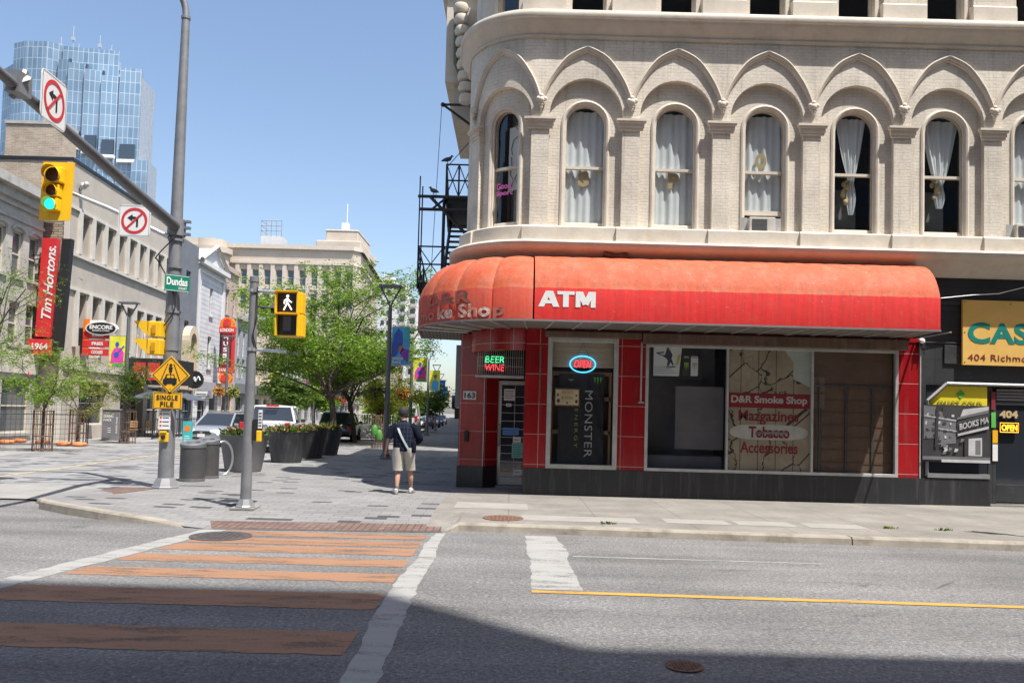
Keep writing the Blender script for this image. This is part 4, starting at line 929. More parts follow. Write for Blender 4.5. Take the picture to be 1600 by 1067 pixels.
bar(mb, (FEW(24)-.74, 23.3, 8.1), (FEW(24)-.74, 23.3, 5.4), .05)
mb.build('stair', 'black_metal', t)
mb = MB(); y0 = 23.5; bar(mb, (FEW(y0)-.92, y0, 11.0), (FEW(y0), y0, 11.0), .04); bar(mb, (FEW(y0)-.92, y0, 11.0), (FEW(y0), y0, 10.35), .04); mb.ball((FEW(y0)-.92, y0, 11.0), .07, 8, 6)
bar(mb, (FEW(y0)-.95, y0, 11.0), (FEW(y0)-1.15, y0, 5.0), .009); bar(mb, (FEW(y0)-.74, y0, 9.1), (FEW(y0), y0, 10.0), .012); mb.build('davit', 'black_metal', t)
pigeon((FEW(23.2)-.72, 23.2, 9.12), .3, 'pigeon perched on the top rail of the fire escape'); pigeon((FEW(23.1)-1.1, 23.1, 8.15), 2.6, 'pigeon sitting on the long lower beam of the fire escape')
t = thing('wall_sign', 'grey box sign seen edge on beside the fire escape wall', 'sign', (FEW(23)-.25, 23, 1.9))
mb = MB(); mb.box(FEW(23)-.27, FEW(23)+.02, 22.6, 22.9, 1.95, 3.72); mb.build('panel', 'pole_grey', t); mb = MB(); mb.box(FEW(23)-.27, FEW(23)+.02, 22.6, 22.9, 1.62, 1.94); mb.build('skirt', 'black', t)
mb = MB(); y = 34; mb.lathe([(.26, -.09), (.3, -.06), (.3, .06), (.26, .09)], (0, 0, 0), 20); 
mb.v = [(FEW(y)-.38+v[2], y+v[0], 2.25+v[1]) for v in mb.v]; tag(mb.build('round_sign', 'black', smooth=40), 'small dark round sign jutting from the shaded side wall', 'sign')
# ================================================================== THE BLACK SHOPFRONT ON THE RIGHT
M('black_paint', (.032, .034, .037), .5, .3, 2, .2, 12, dirt=(.10, .10, .10), dirtamt=.4)
MB_brick('black_boards', (.045, .047, .05), (.035, .036, .039), (.012, .012, .012), 2.4, .55, .006, .45, .2, (.09, .09, .09), .35, 0)
sh = thing('black_shopfront', 'black painted shopfront with a yellow window panel beside the red shop', 'shopfront', (11, FY, 0))
D0 = 10.95; FR = FY+.06
mb = MB(); mb.box(9.255, UEND, FR, FY+.25, 3.1, 5.2); mb.box(9.255, 9.4, FR, FY+.25, .62, 3.1); mb.box(9.4, D0-.1, FR, FY+.25, 2.72, 3.1); mb.box(D0-.1, UEND, FR, FY+.25, 2.72, 3.1); mb.build('wall', 'black_boards', sh)
mb = MB(); mb.box(9.8, UEND, FR-.035, FR-.002, 3.2, 3.62); mb.box(9.256, UEND, FR-.05, FR-.002, 4.55, 4.62); mb.box(9.256, UEND, FR-.03, FR-.002, 3.66, 3.69); mb.build('fascia_board', 'black_paint', sh, bevel=.006)
mb = MB(); mb.box(9.255, D0-.1, FR-.03, FY+.25, -.05, .60); mb.build('base_panel', 'black_tile', sh)
mb = MB()
q = [(9.42, .66), (9.42, 2.35), (9.86, 2.75), (13.2, 2.75)]
for (a, b), (c, d) in zip(q, q[1:]): mb.tube([(a, FR-.03, b), (c, FR-.03, d)], .038, 4)
mb.box(9.42, D0-.12, FR-.05, FR+.06, .62, .72); mb.build('window_frame', 'galvanised', sh)
mb = MB(); mb.quad((9.44, FR+.05, .7), (D0-.12, FR+.05, .7), (D0-.12, FR+.05, 2.72), (9.44, FR+.05, 2.72)); mb.build('pane', 'win_dark', sh)
# yellow panel, panel painted with a street reflection
M('gold_yellow', (.74, .62, .03), .5, .06); M('olive_letter', (.28, .26, .04), .6); M('teal', (.0, .2, .165), .5); M('maroon', (.2, .02, .03), .5); M('cash_yellow', (.72, .45, .12), .5, .06, dirt=(.6, .33, .05), dirtamt=.3)
mb = MB(); o = Vector((0, FR+.03, 0)); mb.extrude([o+XX*x+ZZ*z for x, z in ((9.5, 2.32), (9.5, 2.0), (10.69, 2.0), (10.69, 1.45), (10.81, 1.45), (10.81, 2.7), (9.9, 2.7))], (0, .01, 0))
T(mb, 'SMART GOLD', Vector((9.68, FR+.022, 2.235)), 0, 0, 1.0, .13, 1, bold=.0)
for dx, dz in ((0, .055), (0, -.055), (.055, 0), (-.055, 0)): mb.poly([(.05, 0), (0, .05), (-.05, 0), (0, -.05)], (10.2+dx, FR+.022, 2.52+dz), XX, ZZ, 2)
tag(mb.build('window_panel', ['gold_yellow', 'olive_letter', 'leaf_green']), 'bright yellow shop panel with a green diamond emblem in the black shopfront', 'sign')
def photo(m, o, w, h):  # street reflection painted as flat grey shapes and letters
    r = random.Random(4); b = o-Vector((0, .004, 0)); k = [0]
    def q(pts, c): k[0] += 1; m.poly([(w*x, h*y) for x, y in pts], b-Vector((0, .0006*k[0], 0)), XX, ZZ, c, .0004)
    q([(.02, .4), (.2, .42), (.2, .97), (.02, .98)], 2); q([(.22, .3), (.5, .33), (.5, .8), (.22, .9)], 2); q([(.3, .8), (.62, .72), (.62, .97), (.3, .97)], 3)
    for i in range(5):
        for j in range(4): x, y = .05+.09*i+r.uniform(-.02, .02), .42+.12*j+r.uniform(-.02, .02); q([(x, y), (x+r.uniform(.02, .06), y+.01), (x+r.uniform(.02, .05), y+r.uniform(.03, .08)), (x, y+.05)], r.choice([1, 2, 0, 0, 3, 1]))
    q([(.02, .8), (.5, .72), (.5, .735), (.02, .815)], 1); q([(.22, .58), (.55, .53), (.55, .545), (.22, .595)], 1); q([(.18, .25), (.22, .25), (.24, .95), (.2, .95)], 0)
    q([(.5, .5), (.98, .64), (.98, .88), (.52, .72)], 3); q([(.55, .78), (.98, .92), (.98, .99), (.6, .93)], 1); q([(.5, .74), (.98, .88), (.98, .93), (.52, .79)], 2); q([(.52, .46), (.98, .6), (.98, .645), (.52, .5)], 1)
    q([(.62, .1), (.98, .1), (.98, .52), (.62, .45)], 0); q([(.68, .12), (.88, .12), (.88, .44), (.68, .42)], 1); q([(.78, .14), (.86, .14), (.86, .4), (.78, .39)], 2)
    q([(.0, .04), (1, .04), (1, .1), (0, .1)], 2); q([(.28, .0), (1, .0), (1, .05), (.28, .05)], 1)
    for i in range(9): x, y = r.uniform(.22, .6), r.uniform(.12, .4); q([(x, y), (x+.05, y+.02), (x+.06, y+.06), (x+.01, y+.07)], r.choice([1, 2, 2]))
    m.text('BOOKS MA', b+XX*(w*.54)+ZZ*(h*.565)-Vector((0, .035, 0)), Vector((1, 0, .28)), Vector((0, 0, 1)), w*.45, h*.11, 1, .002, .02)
M('reflection_dark', (.05, .05, .055), .35); M('reflection_grey', (.16, .16, .17), .4); M('reflection_pale', (.5, .5, .5), .4)
flat_sign('reflection_panel', 'large panel painted with a grey street reflection below the yellow panel', 'painted reflection', (1441, 633, 1546, 722), FR-.1, ['reflection_dark', 'reflection_pale', 'reflection_grey', 'soot'], photo, .012)
# door with number and lit sign
mb = MB(); dl = D0
for x0, x1, z0, z1 in ((D0-.1, D0, .05, 2.7), (D0, D0+.08, .05, 2.6), (D0+1.05, D0+1.15, .05, 2.7), (D0+.08, D0+1.05, 2.3, 2.38), (D0+.08, D0+1.05, .1, .5)): mb.box(x0, x1, FR+.06, FR+.12, z0, z1)
dr = mb.build('door', 'black_paint', sh, bevel=.006)
mb = MB(); mb.quad((D0+.08, FR+.1, .3), (D0+1.05, FR+.1, .3), (D0+1.05, FR+.1, 2.6), (D0+.08, FR+.1, 2.6)); mb.build('pane', 'win_dark', dr)
mb = MB()
for k in range(4): mb.box(D0+.1, D0+1.05, FR+.07, FR+.09, 2.4+.07*k, 2.45+.07*k)
mb.build('roller_slats', 'grey_paper', dr)
mb = MB(); mb.box(D0-.1, UEND, FR-.04, FY+.25, -.05, .05); mb.build('door_step', 'concrete_band', sh)
p = atY(1576, 647, FR+.05); mb = MB(); mb.text('404', (p.x-.2, FR+.07, p.z-.09), XX, ZZ, .42, .17, 0, .004, .05); tag(mb.build('door_number', 'letter_paper'), 'pale number 404 on the black shop door', 'number')
x0, x1, z0, z1 = rect(1562, 660, 1592, 676, FR+.03)
t = thing('led_sign', 'small amber lit open sign on the black shop door', 'lit sign', ((x0+x1)/2, FR+.03, z0))
mb = MB(); mb.box(x0, x1, FR+.03, FR+.06, z0, z1); mb.build('case', 'black', t, bevel=.008)
mb = MB(); mb.text('OPEN', (x0+.04, FR+.026, z0+.045), XX, ZZ, x1-x0-.08, z1-z0-.09, 0, .002, .03); mb.build('letters', 'led_amber', t)
mb = MB(); mb.tube([(x0+.01, FR+.026, z0+.012), (x1-.01, FR+.026, z0+.012), (x1-.01, FR+.026, z1-.012), (x0+.01, FR+.026, z1-.012), (x0+.01, FR+.026, z0+.012)], .006, 5); mb.build('border', 'led_amber', t)
for i, (q, m) in enumerate((((1549, 612, 1555, 640), 'maroon'), ((1549, 644, 1556, 668), 'leaf_green'), ((1551, 672, 1559, 692), 'sign_yellow'), ((1551, 694, 1559, 720), 'sign_white'))):
    flat_sign('sticker_strip', ['dark red sticker high beside the number 404', 'green sticker beside the lit amber sign', 'orange sticker just below the green one', 'white sticker lowest beside the black door'][i], 'sticker', q, FR+.035, [m], lambda *a: None, .006)
# the big yellow hanging sign
def cash(m, o, w, h):
    k = w/150.
    T(m, 'CASH', o, 8*k, 34*k, 132*k, 33*k, 1, bold=.03, spacing=1.05); T(m, '404 Richmond', o, 8*k, 7*k, 112*k, 10*k, 2, bold=.0, spacing=1.1)
    for x, y in ((.02, .97), (.5, .95), (.02, .04), (.02, .5)): m.poly([(w*x+.015*cos(i), h*y+.015*sin(i)) for i in range(6)], o, XX, ZZ, 3)
flat_sign('shop_sign', 'large yellow cash sign with teal capital letters on the black wall', 'sign', (1504, 470, 1654, 572), FR-.12, ['cash_yellow', 'teal', 'maroon', 'iron'], cash, .06)
p = atY(1441, 537, FY-.1); t = thing('security_lamp', 'small black wall lamp with a white dome beside the awning end', 'lamp', p)
mb = MB(); mb.ball(p+Vector((0, .02, .06)), .07, 10, 6); mb.build('dome', 'sign_white', t, smooth=60)
mb = MB(); mb.cbox(p+Vector((0, .05, -.03)), .14, .12, .14); mb.tube([p+Vector((-.06, 0, -.1)), p+Vector((-.07, 0, -.25))], .012); mb.tube([p+Vector((.06, 0, -.1)), p+Vector((.04, 0, -.25))], .012); mb.build('housing', 'black', t)
mb = MB(); mb.tube([atY(1470, 466, FY-.3), atY(1520, 461, FY-.28), atY(1560, 459, FY-.25), atY(1600, 449, FY-.2), atY(1640, 440, FY-.1)], .009, 5); tag(mb.build('cable', 'sign_white'), 'thin white cable running from the awning to the right', 'cable')
# ================================================================== BUILDINGS ALONG THE CROSS STREET (LEFT SIDE)
darkglass('win_blue', (.05, .07, .095), .06); darkglass('win_grey', (.09, .1, .11), .1)
def grid_wall(mb, fn, u0, u1, z0, z1, ops, dep, mi=0):
    """wall sheet with recessed rectangular openings (ua, ub, za, zb); fn(u, z, d) places it"""
    us = sorted({u0, u1, *[o[0] for o in ops], *[o[1] for o in ops]}); zs = sorted({z0, z1, *[o[2] for o in ops], *[o[3] for o in ops]})
    for a, b in zip(us, us[1:]):
        for c, d in zip(zs, zs[1:]):
            m, n = (a+b)/2, (c+d)/2
            if any(o[0] < m < o[1] and o[2] < n < o[3] for o in ops): continue
            mb.add([fn(a, c, 0), fn(b, c, 0), fn(b, d, 0), fn(a, d, 0)], [(0, 1, 2, 3)], mi, [(a, c), (b, c), (b, d), (a, d)])
    for a, b, c, d in ops:
        for p, q in (((a, c), (b, c)), ((b, c), (b, d)), ((b, d), (a, d)), ((a, d), (a, c))):
            mb.add([fn(*p, 0), fn(*q, 0), fn(*q, -dep), fn(*p, -dep)], [(0, 1, 2, 3)], mi, [p, q, (q[0]+.1, q[1]+.1), (p[0]+.1, p[1]+.1)])
def fbox(mb, fn, a, b, c, d, d0, d1, mi=0):
    v = [fn(u, z, q) for q in (d0, d1) for u, z in ((a, c), (b, c), (b, d), (a, d))]
    mb.add(v, [(0, 1, 2, 3), (7, 6, 5, 4), (0, 4, 5, 1), (1, 5, 6, 2), (2, 6, 7, 3), (3, 7, 4, 0)], mi)
def sfn(s): return lambda u, z, d: Vector((SX(s+d, u), u, z))
def windows(b, fn, ops, dep, frame, pane, sash=True, sill=None, t=.07):
    for a, e, c, d in ops:
        mb = MB(); q = -dep+.01
        for x0, x1, z0, z1 in ((a, a+t, c, d), (e-t, e, c, d), (a+t, e-t, c, c+t), (a+t, e-t, d-t, d)): fbox(mb, fn, x0, x1, z0, z1, q, q+.06)
        if sash: fbox(mb, fn, a+t, e-t, (c+d)/2-.03, (c+d)/2+.03, q, q+.05)
        w = mb.build('window', frame, b)
        mb = MB(); mb.quad(fn(a, c, q), fn(e, c, q), fn(e, d, q), fn(a, d, q)); mb.build('pane', pane, w)
        if sill: mb = MB(); fbox(mb, fn, a-.1, e+.1, c-.12, c-.005, -.02, .1); mb.build('sill', sill, w)
def row(t0, t1, n, w, z0, z1): return [(t0+(t1-t0)*(k+.5)/n-w/2, t0+(t1-t0)*(k+.5)/n+w/2, z0, z1) for k in range(n)]
def street_building(label, s, t0, t1, h, wall, ops, dep=.2, frame='cream', pane='win_dark', sill=None, roof='dark_room', side=None, back=12, name='shop_building', z0=-.02, sash=True):
    b = thing(name, label, 'building', (SX(s, t0), t0, 0)); fn = sfn(s); mb = MB()
    grid_wall(mb, fn, t0, t1, z0, h, ops, dep); mats = [wall, side or wall]
    for u, rv in ((t0, 0), (t1, 1)): mb.add([fn(u, z0, -back), fn(u, z0, 0), fn(u, h, 0), fn(u, h, -back)], [(0, 1, 2, 3)], 1)
    mb.add([fn(t0, z0, -back), fn(t1, z0, -back), fn(t1, h, -back), fn(t0, h, -back)], [(0, 1, 2, 3)], 1)
    mb.build('wall', mats, b)
    mb = MB(); mb.quad(fn(t0, h-.3, 0), fn(t1, h-.3, 0), fn(t1, h-.3, -back), fn(t0, h-.3, -back)); mb.build('roof', roof, b)
    windows(b, fn, ops, dep, frame, pane, sash, sill); return b, fn
def part(b, name, mat, fn, *boxes, **k):
    mb = MB()
    for q in boxes: fbox(mb, fn, *q)
    return mb.build(name, mat, b, **k)
MB_brick('pale_brick', (.47, .44, .40), (.52, .49, .45), (.42, .40, .37), .24, .08, .008, .85, .3, (.33, .3, .27), .4)
MB_brick('buff_brick', (.50, .42, .32), (.38, .29, .2), (.5, .45, .38), .26, .085, .012, .9, .4, (.3, .18, .11), .4)
MB_brick('rough_stone', (.46, .4, .3), (.30, .25, .18), (.1, .08, .06), .42, .12, .014, .95, 1, (.55, .5, .4), .5)
MB_brick('pink_brick', (.56, .42, .35), (.48, .34, .28), (.45, .38, .34), .24, .08, .008, .85, .3, (.4, .3, .26), .4)
MB_brick('white_siding', (.66, .66, .66), (.60, .60, .61), (.36, .36, .37), 60, .34, .022, .7, .5)
M('precast', (.445, .40, .345), .85, .1, 1.2, .15, 20, dirt=(.34, .30, .26), dirtamt=.5, streak=True); M('precast_light', (.56, .53, .48), .8, .08)
M('grey_paint', (.155, .165, .185), .7, .1, 1.5, .1, 10); M('mid_grey', (.30, .31, .33), .7, .1); M('cornice_grey', (.42, .40, .37), .7, .15, dirt=(.2, .19, .18)); M('cream_wall', (.56, .46, .34), .8, .1); M('stone', (.52, .45, .37), .85, .1, .3, .1, 6, dirt=(.40, .33, .27), dirtamt=.4); M('stone_band', (.56, .49, .41), .85, .1)
M('white_wall', (.64, .63, .62), .75, .08); M('tan_door', (.5, .34, .2), .6); M('beige_tile', (.58, .53, .46), .6, .08)
SL = -18.7
# 1 pale brick building with a bracketed cornice, set back
b, fn = street_building('pale grey brick building with arched upper windows and heavy grey cornice, at the left edge', SL-1.0, 22, 37.0, 10.3, 'pale_brick', row(22, 37, 11, .85, 7.3, 9.3)+row(22, 37, 11, .85, 4.3, 6.2)+[(25, 28, .3, 2.9), (29, 31.2, .3, 2.9), (32.6, 33.9, .05, 2.8), (34.3, 36.6, .4, 2.8)], pane='win_grey', sill='cornice_grey')
part(b, 'cornice', 'cornice_grey', fn, (21.8, 37.0, 10.3, 10.55, -.3, .12), (21.8, 37.0, 10.55, 10.95, -.3, .3), (21.8, 37.0, 10.95, 11.35, -.3, .62), (21.8, 37.0, 9.75, 9.9, -.02, .08))
part(b, 'fascia', 'beige_tile', fn, (22, 37, 3.05, 4.0, -.05, .1)); part(b, 'fascia_joint', 'cornice_grey', fn, *[(22+1.5*k, 22.03+1.5*k, 3.06, 3.99, .09, .105) for k in range(10)])
mb = MB()
for k in range(11):
    u = 22+15*(k+.5)/11
    for z in (9.3,): mb.tube([fn(u+.5*cos(i*pi/8), z+.22*sin(i*pi/8), .03) for i in range(9)], .07, 6)
mb.build('arch_moulding', 'pale_brick', b)
# 2 precast office block, side walls of brick and rough stone
t0, t1 = 37.45, 51.3
ops = row(t0+.9, t1-.5, 9, .78, 9.05, 11.0)+row(t0+.9, t1-.5, 9, .78, 4.6, 7.15)+[(39.2, 42.6, .7, 2.9), (44, 47.2, .1, 2.9), (47.8, 50.6, .1, 2.9)]
b, fn = street_building('beige concrete block with narrow finned windows and a buff brick side wall', SL, t0, t1, 13.3, 'precast', ops, .45, 'precast_light', 'win_dark', side='buff_brick', back=9, name='office_building')
part(b, 'parapet_cap', 'black_metal', fn, (t0-.05, t1+.05, 13.3, 13.45, -9.1, .06))
part(b, 'band', 'precast_light', fn, (t0, t1, 8.82, 9.0, -.01, .14), (t0, t1, 11.05, 11.2, -.01, .1), (t0, t1, 7.2, 7.35, -.01, .1), (t0, t1, 3.4, 3.6, -.01, .12))
for z0, z1 in ((9.0, 11.05), (4.5, 7.2)):
    for k in range(10):
        u = t0+.9+(t1-t0-1.4)*k/9; part(b, 'fin', 'precast_light', fn, (u-.12, u+.12, z0, z1, -.01, .16))
part(b, 'stone_facing', 'rough_stone', fn, (t0-.12, t0-.005, 3.7, 10.9, -2.6, -.25)); part(b, 'corner_strip', 'precast_light', fn, (t0-.08, t0-.004, 0, 13.2, -.22, .02)); part(b, 'lower_facing', 'beige_tile', fn, (t0-.12, t0-.005, 0, 3.68, -2.6, -.25), (t0-.17, t0-.005, 3.3, 3.5, -2.6, -.2))
mb = MB(); p = fn(38.2, 12.3, .2); mb.ball(p, .18, 8, 6); mb.tube([p, p+Vector((-.3, 0, -.6))], .04); mb.ball(p+Vector((.2, -.1, .05)), .14, 8, 6); mb.build('flood_lamp', 'alu', b)
# brick tower block rising behind 1
b2 = thing('brick_building', 'taller buff brick block rising behind the pale grey brick building', 'building', (-25, 39, 0)); mb = MB(); 
mb.box(-24.6, -21.85, 37.7, 38.9, 0, 15.1); mb.build('wall', 'buff_brick', b2); mb = MB(); mb.box(-24.65, -21.8, 37.65, 38.95, 15.1, 15.25); mb.build('parapet_cap', 'cornice_grey', b2)
# 3 dark grey narrow building
t0, t1 = 51.35, 56.0
b, fn = street_building('narrow dark grey painted building between concrete block and white boarded front', SL, t0, t1, 13.0, 'grey_paint', [(51.9, 52.8, 9.4, 11), (53.6, 54.5, 9.4, 11), (51.9, 52.8, 5.8, 7.6), (53.6, 54.5, 5.8, 7.6), (51.8, 53.4, .1, 2.8), (54, 55.6, .1, 2.8)], .2, 'mid_grey', 'win_blue')
mb = MB()                                    # arched stone doorcase
pts = [(53.2, 2.9), (53.2, 6.2)]+[(54.2-1.0*cos(i*pi/10), 6.2+1.05*sin(i*pi/10)) for i in range(11)]+[(55.2, 2.9), (54.8, 2.9), (54.8, 6.1)]+[(54.2+.6*cos(i*pi/10), 6.1+.65*sin(i*pi/10)) for i in range(11)]+[(53.6, 2.9)]
mb.extrude([fn(u, z, .02) for u, z in pts], fn(53, 0, .5)-fn(53, 0, 0)); mb.build('arched_doorcase', 'cream_wall', b)
part(b, 'door_panel', 'tan_door', fn, (53.6, 54.8, 2.9, 6.1, .03, .1))
# 4 white boarded front with a pediment
t0, t1 = 56.05, 62.3
b, fn = street_building('white boarded building front with a pointed pediment on its roof line', SL, t0, t1, 11.9, 'white_siding', [(58.8, 59.5, 8.5, 10.6), (58.7, 59.6, 4.6, 7.0), (57, 59, .1, 2.9), (59.6, 61.6, .1, 2.9)], .2, 'white_wall', 'win_dark', sill='mid_grey')
mb = MB(); mb.extrude([fn(u, z, .15) for u, z in ((t0-.1, 12.2), (t1+.1, 12.2), ((t0+t1)/2, 13.6))], (-8, 0, 0)); mb.build('pediment', 'white_wall', b)
mb = MB(); mb.tube([fn(t0-.2, 12.2, .3), fn((t0+t1)/2, 13.75, .3), fn(t1+.2, 12.2, .3)], .16, 6); mb.build('pediment_moulding', 'cornice_grey', b)
part(b, 'cornice', 'white_wall', fn, (t0-.05, t1+.05, 11.9, 12.2, -.1, .45), (t0, t1, 11.4, 11.55, -.01, .12)); part(b, 'pilaster', 'white_wall', fn, (t0, t0+.5, 3.2, 11.4, -.01, .1)); part(b, 'pilaster', 'white_wall', fn, (t1-.5, t1, 3.2, 11.4, -.01, .1)); part(b, 'fascia', 'mid_grey', fn, (t0, t1, 2.95, 3.6, -.01, .35))
# 5 pink brick, 6 grey, 7 cream, 8 white, 9 buff and so on down the street
t0, t1 = 62.35, 66.2
b, fn = street_building('narrow pink brick building behind the vertical music hall sign', SL, t0, t1, 12.9, 'pink_brick', row(t0, t1, 2, .9, 9.2, 11.2)+row(t0, t1, 2, .9, 5, 7)+[(62.8, 65.8, .2, 2.8)], .2, 'cream', 'win_dark', sill='cornice_grey'); part(b, 'cornice', 'pink_brick', fn, (t0, t1, 12.6, 13.0, -.1, .2))
specs = [(66.25, 72.5, 9.6, 'mid_grey', 4, 'grey painted building with four tall upper windows beyond the pink one', 'white_wall'), (72.6, 82, 10.2, 'cream_wall', 6, 'cream building with dark shop fascia seen past the thin pole', 'white_wall'),
         (82.1, 92, 9.0, 'white_wall', 5, 'white fronted building partly behind the big street tree', 'mid_grey'), (92.1, 108, 10.5, 'pale_brick', 8, 'long pale brick building behind the big street tree', 'mid_grey'), (108.1, 130, 9.5, 'grey_paint', 9, 'long dark grey building far down the street', 'white_wall'), (130.1, 150, 12, 'stone', 9, 'sand coloured stone building far down the street before the tall corner block', 'white_wall')]
for i, (t0, t1, h, m, n, lab, fr) in enumerate(specs):
    b, fn = street_building(lab, SL, t0, t1, h, m, row(t0, t1, n, (t1-t0)/n*.5, h*.64, h*.87)+row(t0, t1, n, (t1-t0)/n*.5, 4.3, 5.9)+row(t0, t1, max(2, n//2), (t1-t0)/max(2, n//2)*.7, .3, 2.7), .2, fr, 'win_blue' if i % 2 else 'win_dark')
    part(b, 'fascia', ['grey_paint', 'black_paint', 'mid_grey', 'black_paint', 'sign_red', 'mid_grey'][i], fn, (t0+.1, t1-.1, 3.0, 3.8, -.01, .3)); part(b, 'cornice', 'cornice_grey', fn, (t0, t1, h-.4, h+.05, -.1, .3))
# far end: row of low buildings closing the view, right side row
for i, (t0, t1, h, m, lab) in enumerate([(205, 235, 14, 'buff_brick', 'far buff brick building low beside the end of the street'), (235.2, 275, 9, 'white_wall', 'far white low building at the end of the street'), (275.2, 330, 12, 'pink_brick', 'farthest pinkish brick building at the end of the street')]):
    b, fn = street_building(lab, SL+.8, t0, t1, h, m, row(t0, t1, 9, 1.6, h*.6, h*.82)+row(t0, t1, 6, 3, .4, 2.8), .2, 'white_wall', 'win_dark')
b, fn = street_building('long brick row on the shaded right side of the street', 12.2, 40, 330, 12, 'buff_brick', [], back=12); 
# 10 great sandstone block with corner pavilion
bb = thing('stone_building', 'tall sandstone department building with rows of windows above the street tree', 'building', (-40, 152, 0))
ffn = lambda u, z, d: Vector((u, 151-d, z))
X0, X1 = -58.0, -31.0; ops = []
for z in (27.0-.2, 22.4, 18, 13.6, 9.2):
    for k in range(12):
        if True: u = X0+1.2+k*2.24; ops.append((u, u+1.35, z-1.5, z+1.4))
mb = MB(); grid_wall(mb, ffn, X0, X1, 0, 32.2, ops, .4)
rfn = lambda u, z, d: Vector((X1+(u)*.5+d*.8, 151+u, z))
ro = []
for z in (26.8, 22.4, 18, 13.6, 9.2):
    for k in range(6): ro.append((3+k*4.5, 5.3+k*4.5, z-1.5, z+1.4))
cfn = lambda u, z, d: Vector((-31.0+u*.72+d*.5, 151+u*.7-d*.5, z))
mb2 = MB(); sfn2 = lambda u, z, d: Vector((SX(-20.9+.1+d, 153+u), 153+u, z))
grid_wall(mb, cfn, 0, 1.8, 0, 32.2, [], .3)
sx0 = cfn(1.8, 0, 0); ssf = lambda u, z, d: Vector((sx0.x-SK*u+d, sx0.y+u, z))
grid_wall(mb, ssf, 0, 34, 0, 32.2, ro, .4)
mb.quad((X0, 151, 0), (X0, 186, 0), (X0, 186, 32.2), (X0, 151, 32.2)); mb.build('wall', 'stone', bb)
windows(bb, ffn, ops, .4, 'stone_band', 'win_blue', True, None, .1); windows(bb, ssf, ro, .4, 'stone_band', 'win_blue', True, None, .1)
mb = MB(); mb.quad((X0, 151, 32), (-29, 152, 32), (-31, 186, 32), (X0, 186, 32)); mb.build('roof', 'dark_room', bb)
def band(z0, z1, d): 
    mb = MB(); fbox(mb, ffn, X0, X1+.2, z0, z1, -.05, d); fbox(mb, cfn, -.1, 1.9, z0, z1, -.05, d); fbox(mb, ssf, -.1, 34, z0, z1, -.05, d); mb.build('cornice', 'stone_band', bb)
band(32.2, 33.0, .5); band(29.3, 29.8, .35); band(24.5, 24.7, .15)
mb = MB()
for k in range(13): fbox(mb, ffn, X0+.25+k*2.24, X0+1.0+k*2.24, 4, 29.3, -.02, .25)
mb.build('pilaster_order', 'stone_band', bb)
mb = MB(); mb.box(-38.5, -29.8, 152.2, 170, 32.9, 34.4); mb.box(-36.8, -30.6, 153, 166, 34.4, 36.3); mb.box(-36.9, -30.5, 152.9, 166.1, 36.3, 36.7); mb.build('corner_pavilion', 'stone', bb, bevel=.15)
mb = MB(); mb.tube([(-33, 154, 36.6), (-33, 154, 42)], .09, 5); mb.box(-34, -32.7, 154, 155.3, 36.7, 38.3); mb.build('aerial', 'sign_white', bb)
mb = MB(); mb.box(-50, -46, 155, 159, 33, 35.6); mb.build('plant_room', 'white_wall', bb)
mb = MB()
for k in range(5): mb.tube([(-50+k, 155, 35.6), (-50+k, 155, 38.6)], .07, 4)
for z in (36.6, 37.6, 38.6): mb.tube([(-50, 155, z), (-46, 155, z)], .07, 4); mb.tube([(-50, 155, z), (-50, 159, z)], .07, 4)
mb.build('roof_frame', 'mid_grey', bb)
# left turret behind the pediment
tb = thing('stone_building', 'stone building with a stepped rounded corner just above the white pediment', 'building', (-42, 118, 0))
mb = MB(); mb.lathe([(3.4, 0), (3.4, 30.0), (3.9, 30.3), (3.9, 31.3), (3.0, 31.4), (3.0, 32.8)], (-57, 148, 0), 16); mb.box(-70, -57, 144.6, 165, 0, 31.2); mb.box(-69, -57, 145.4, 160, 31.2, 32.8); mb.build('wall', 'stone', tb, smooth=30)
# high white apartment tower
ht = thing('apartment_tower', 'high white apartment tower with balconies beyond the street', 'building', (-34, 232, 0))
mb = MB(); mb.box(-39.5, -31.9, 232, 246, 0, 39.4); mb.box(-31.9, -29.3, 236, 248, 0, 35); mb.box(-39.0, -36, 233, 240, 39.4, 42); mb.build('wall', 'white_wall', ht)
for fl in range(12):
    z = 3+fl*3.0
    for x in (-38.9, -37.2):
        mb = MB(); mb.box(x, x+1.0, 231.95, 232.1, z, z+1.4); mb.build('window', 'win_dark', ht)
    mb = MB(); mb.box(-33.4, -31.7, 231.2, 232, z-.1, z+.9); mb.build('balcony', 'cornice_grey', ht); mb = MB(); mb.box(-33.3, -31.95, 231.9, 232.1, z+.95, z+2.5); mb.build('window', 'win_dark', ht)
    if fl < 11:
        mb = MB(); mb.box(-31.0, -29.0, 235.2, 236, z-.1, z+.9); mb.build('balcony', 'cornice_grey', ht); mb = MB(); mb.box(-30.9, -29.4, 235.9, 236.1, z+.95, z+2.5); mb.build('window', 'win_dark', ht)
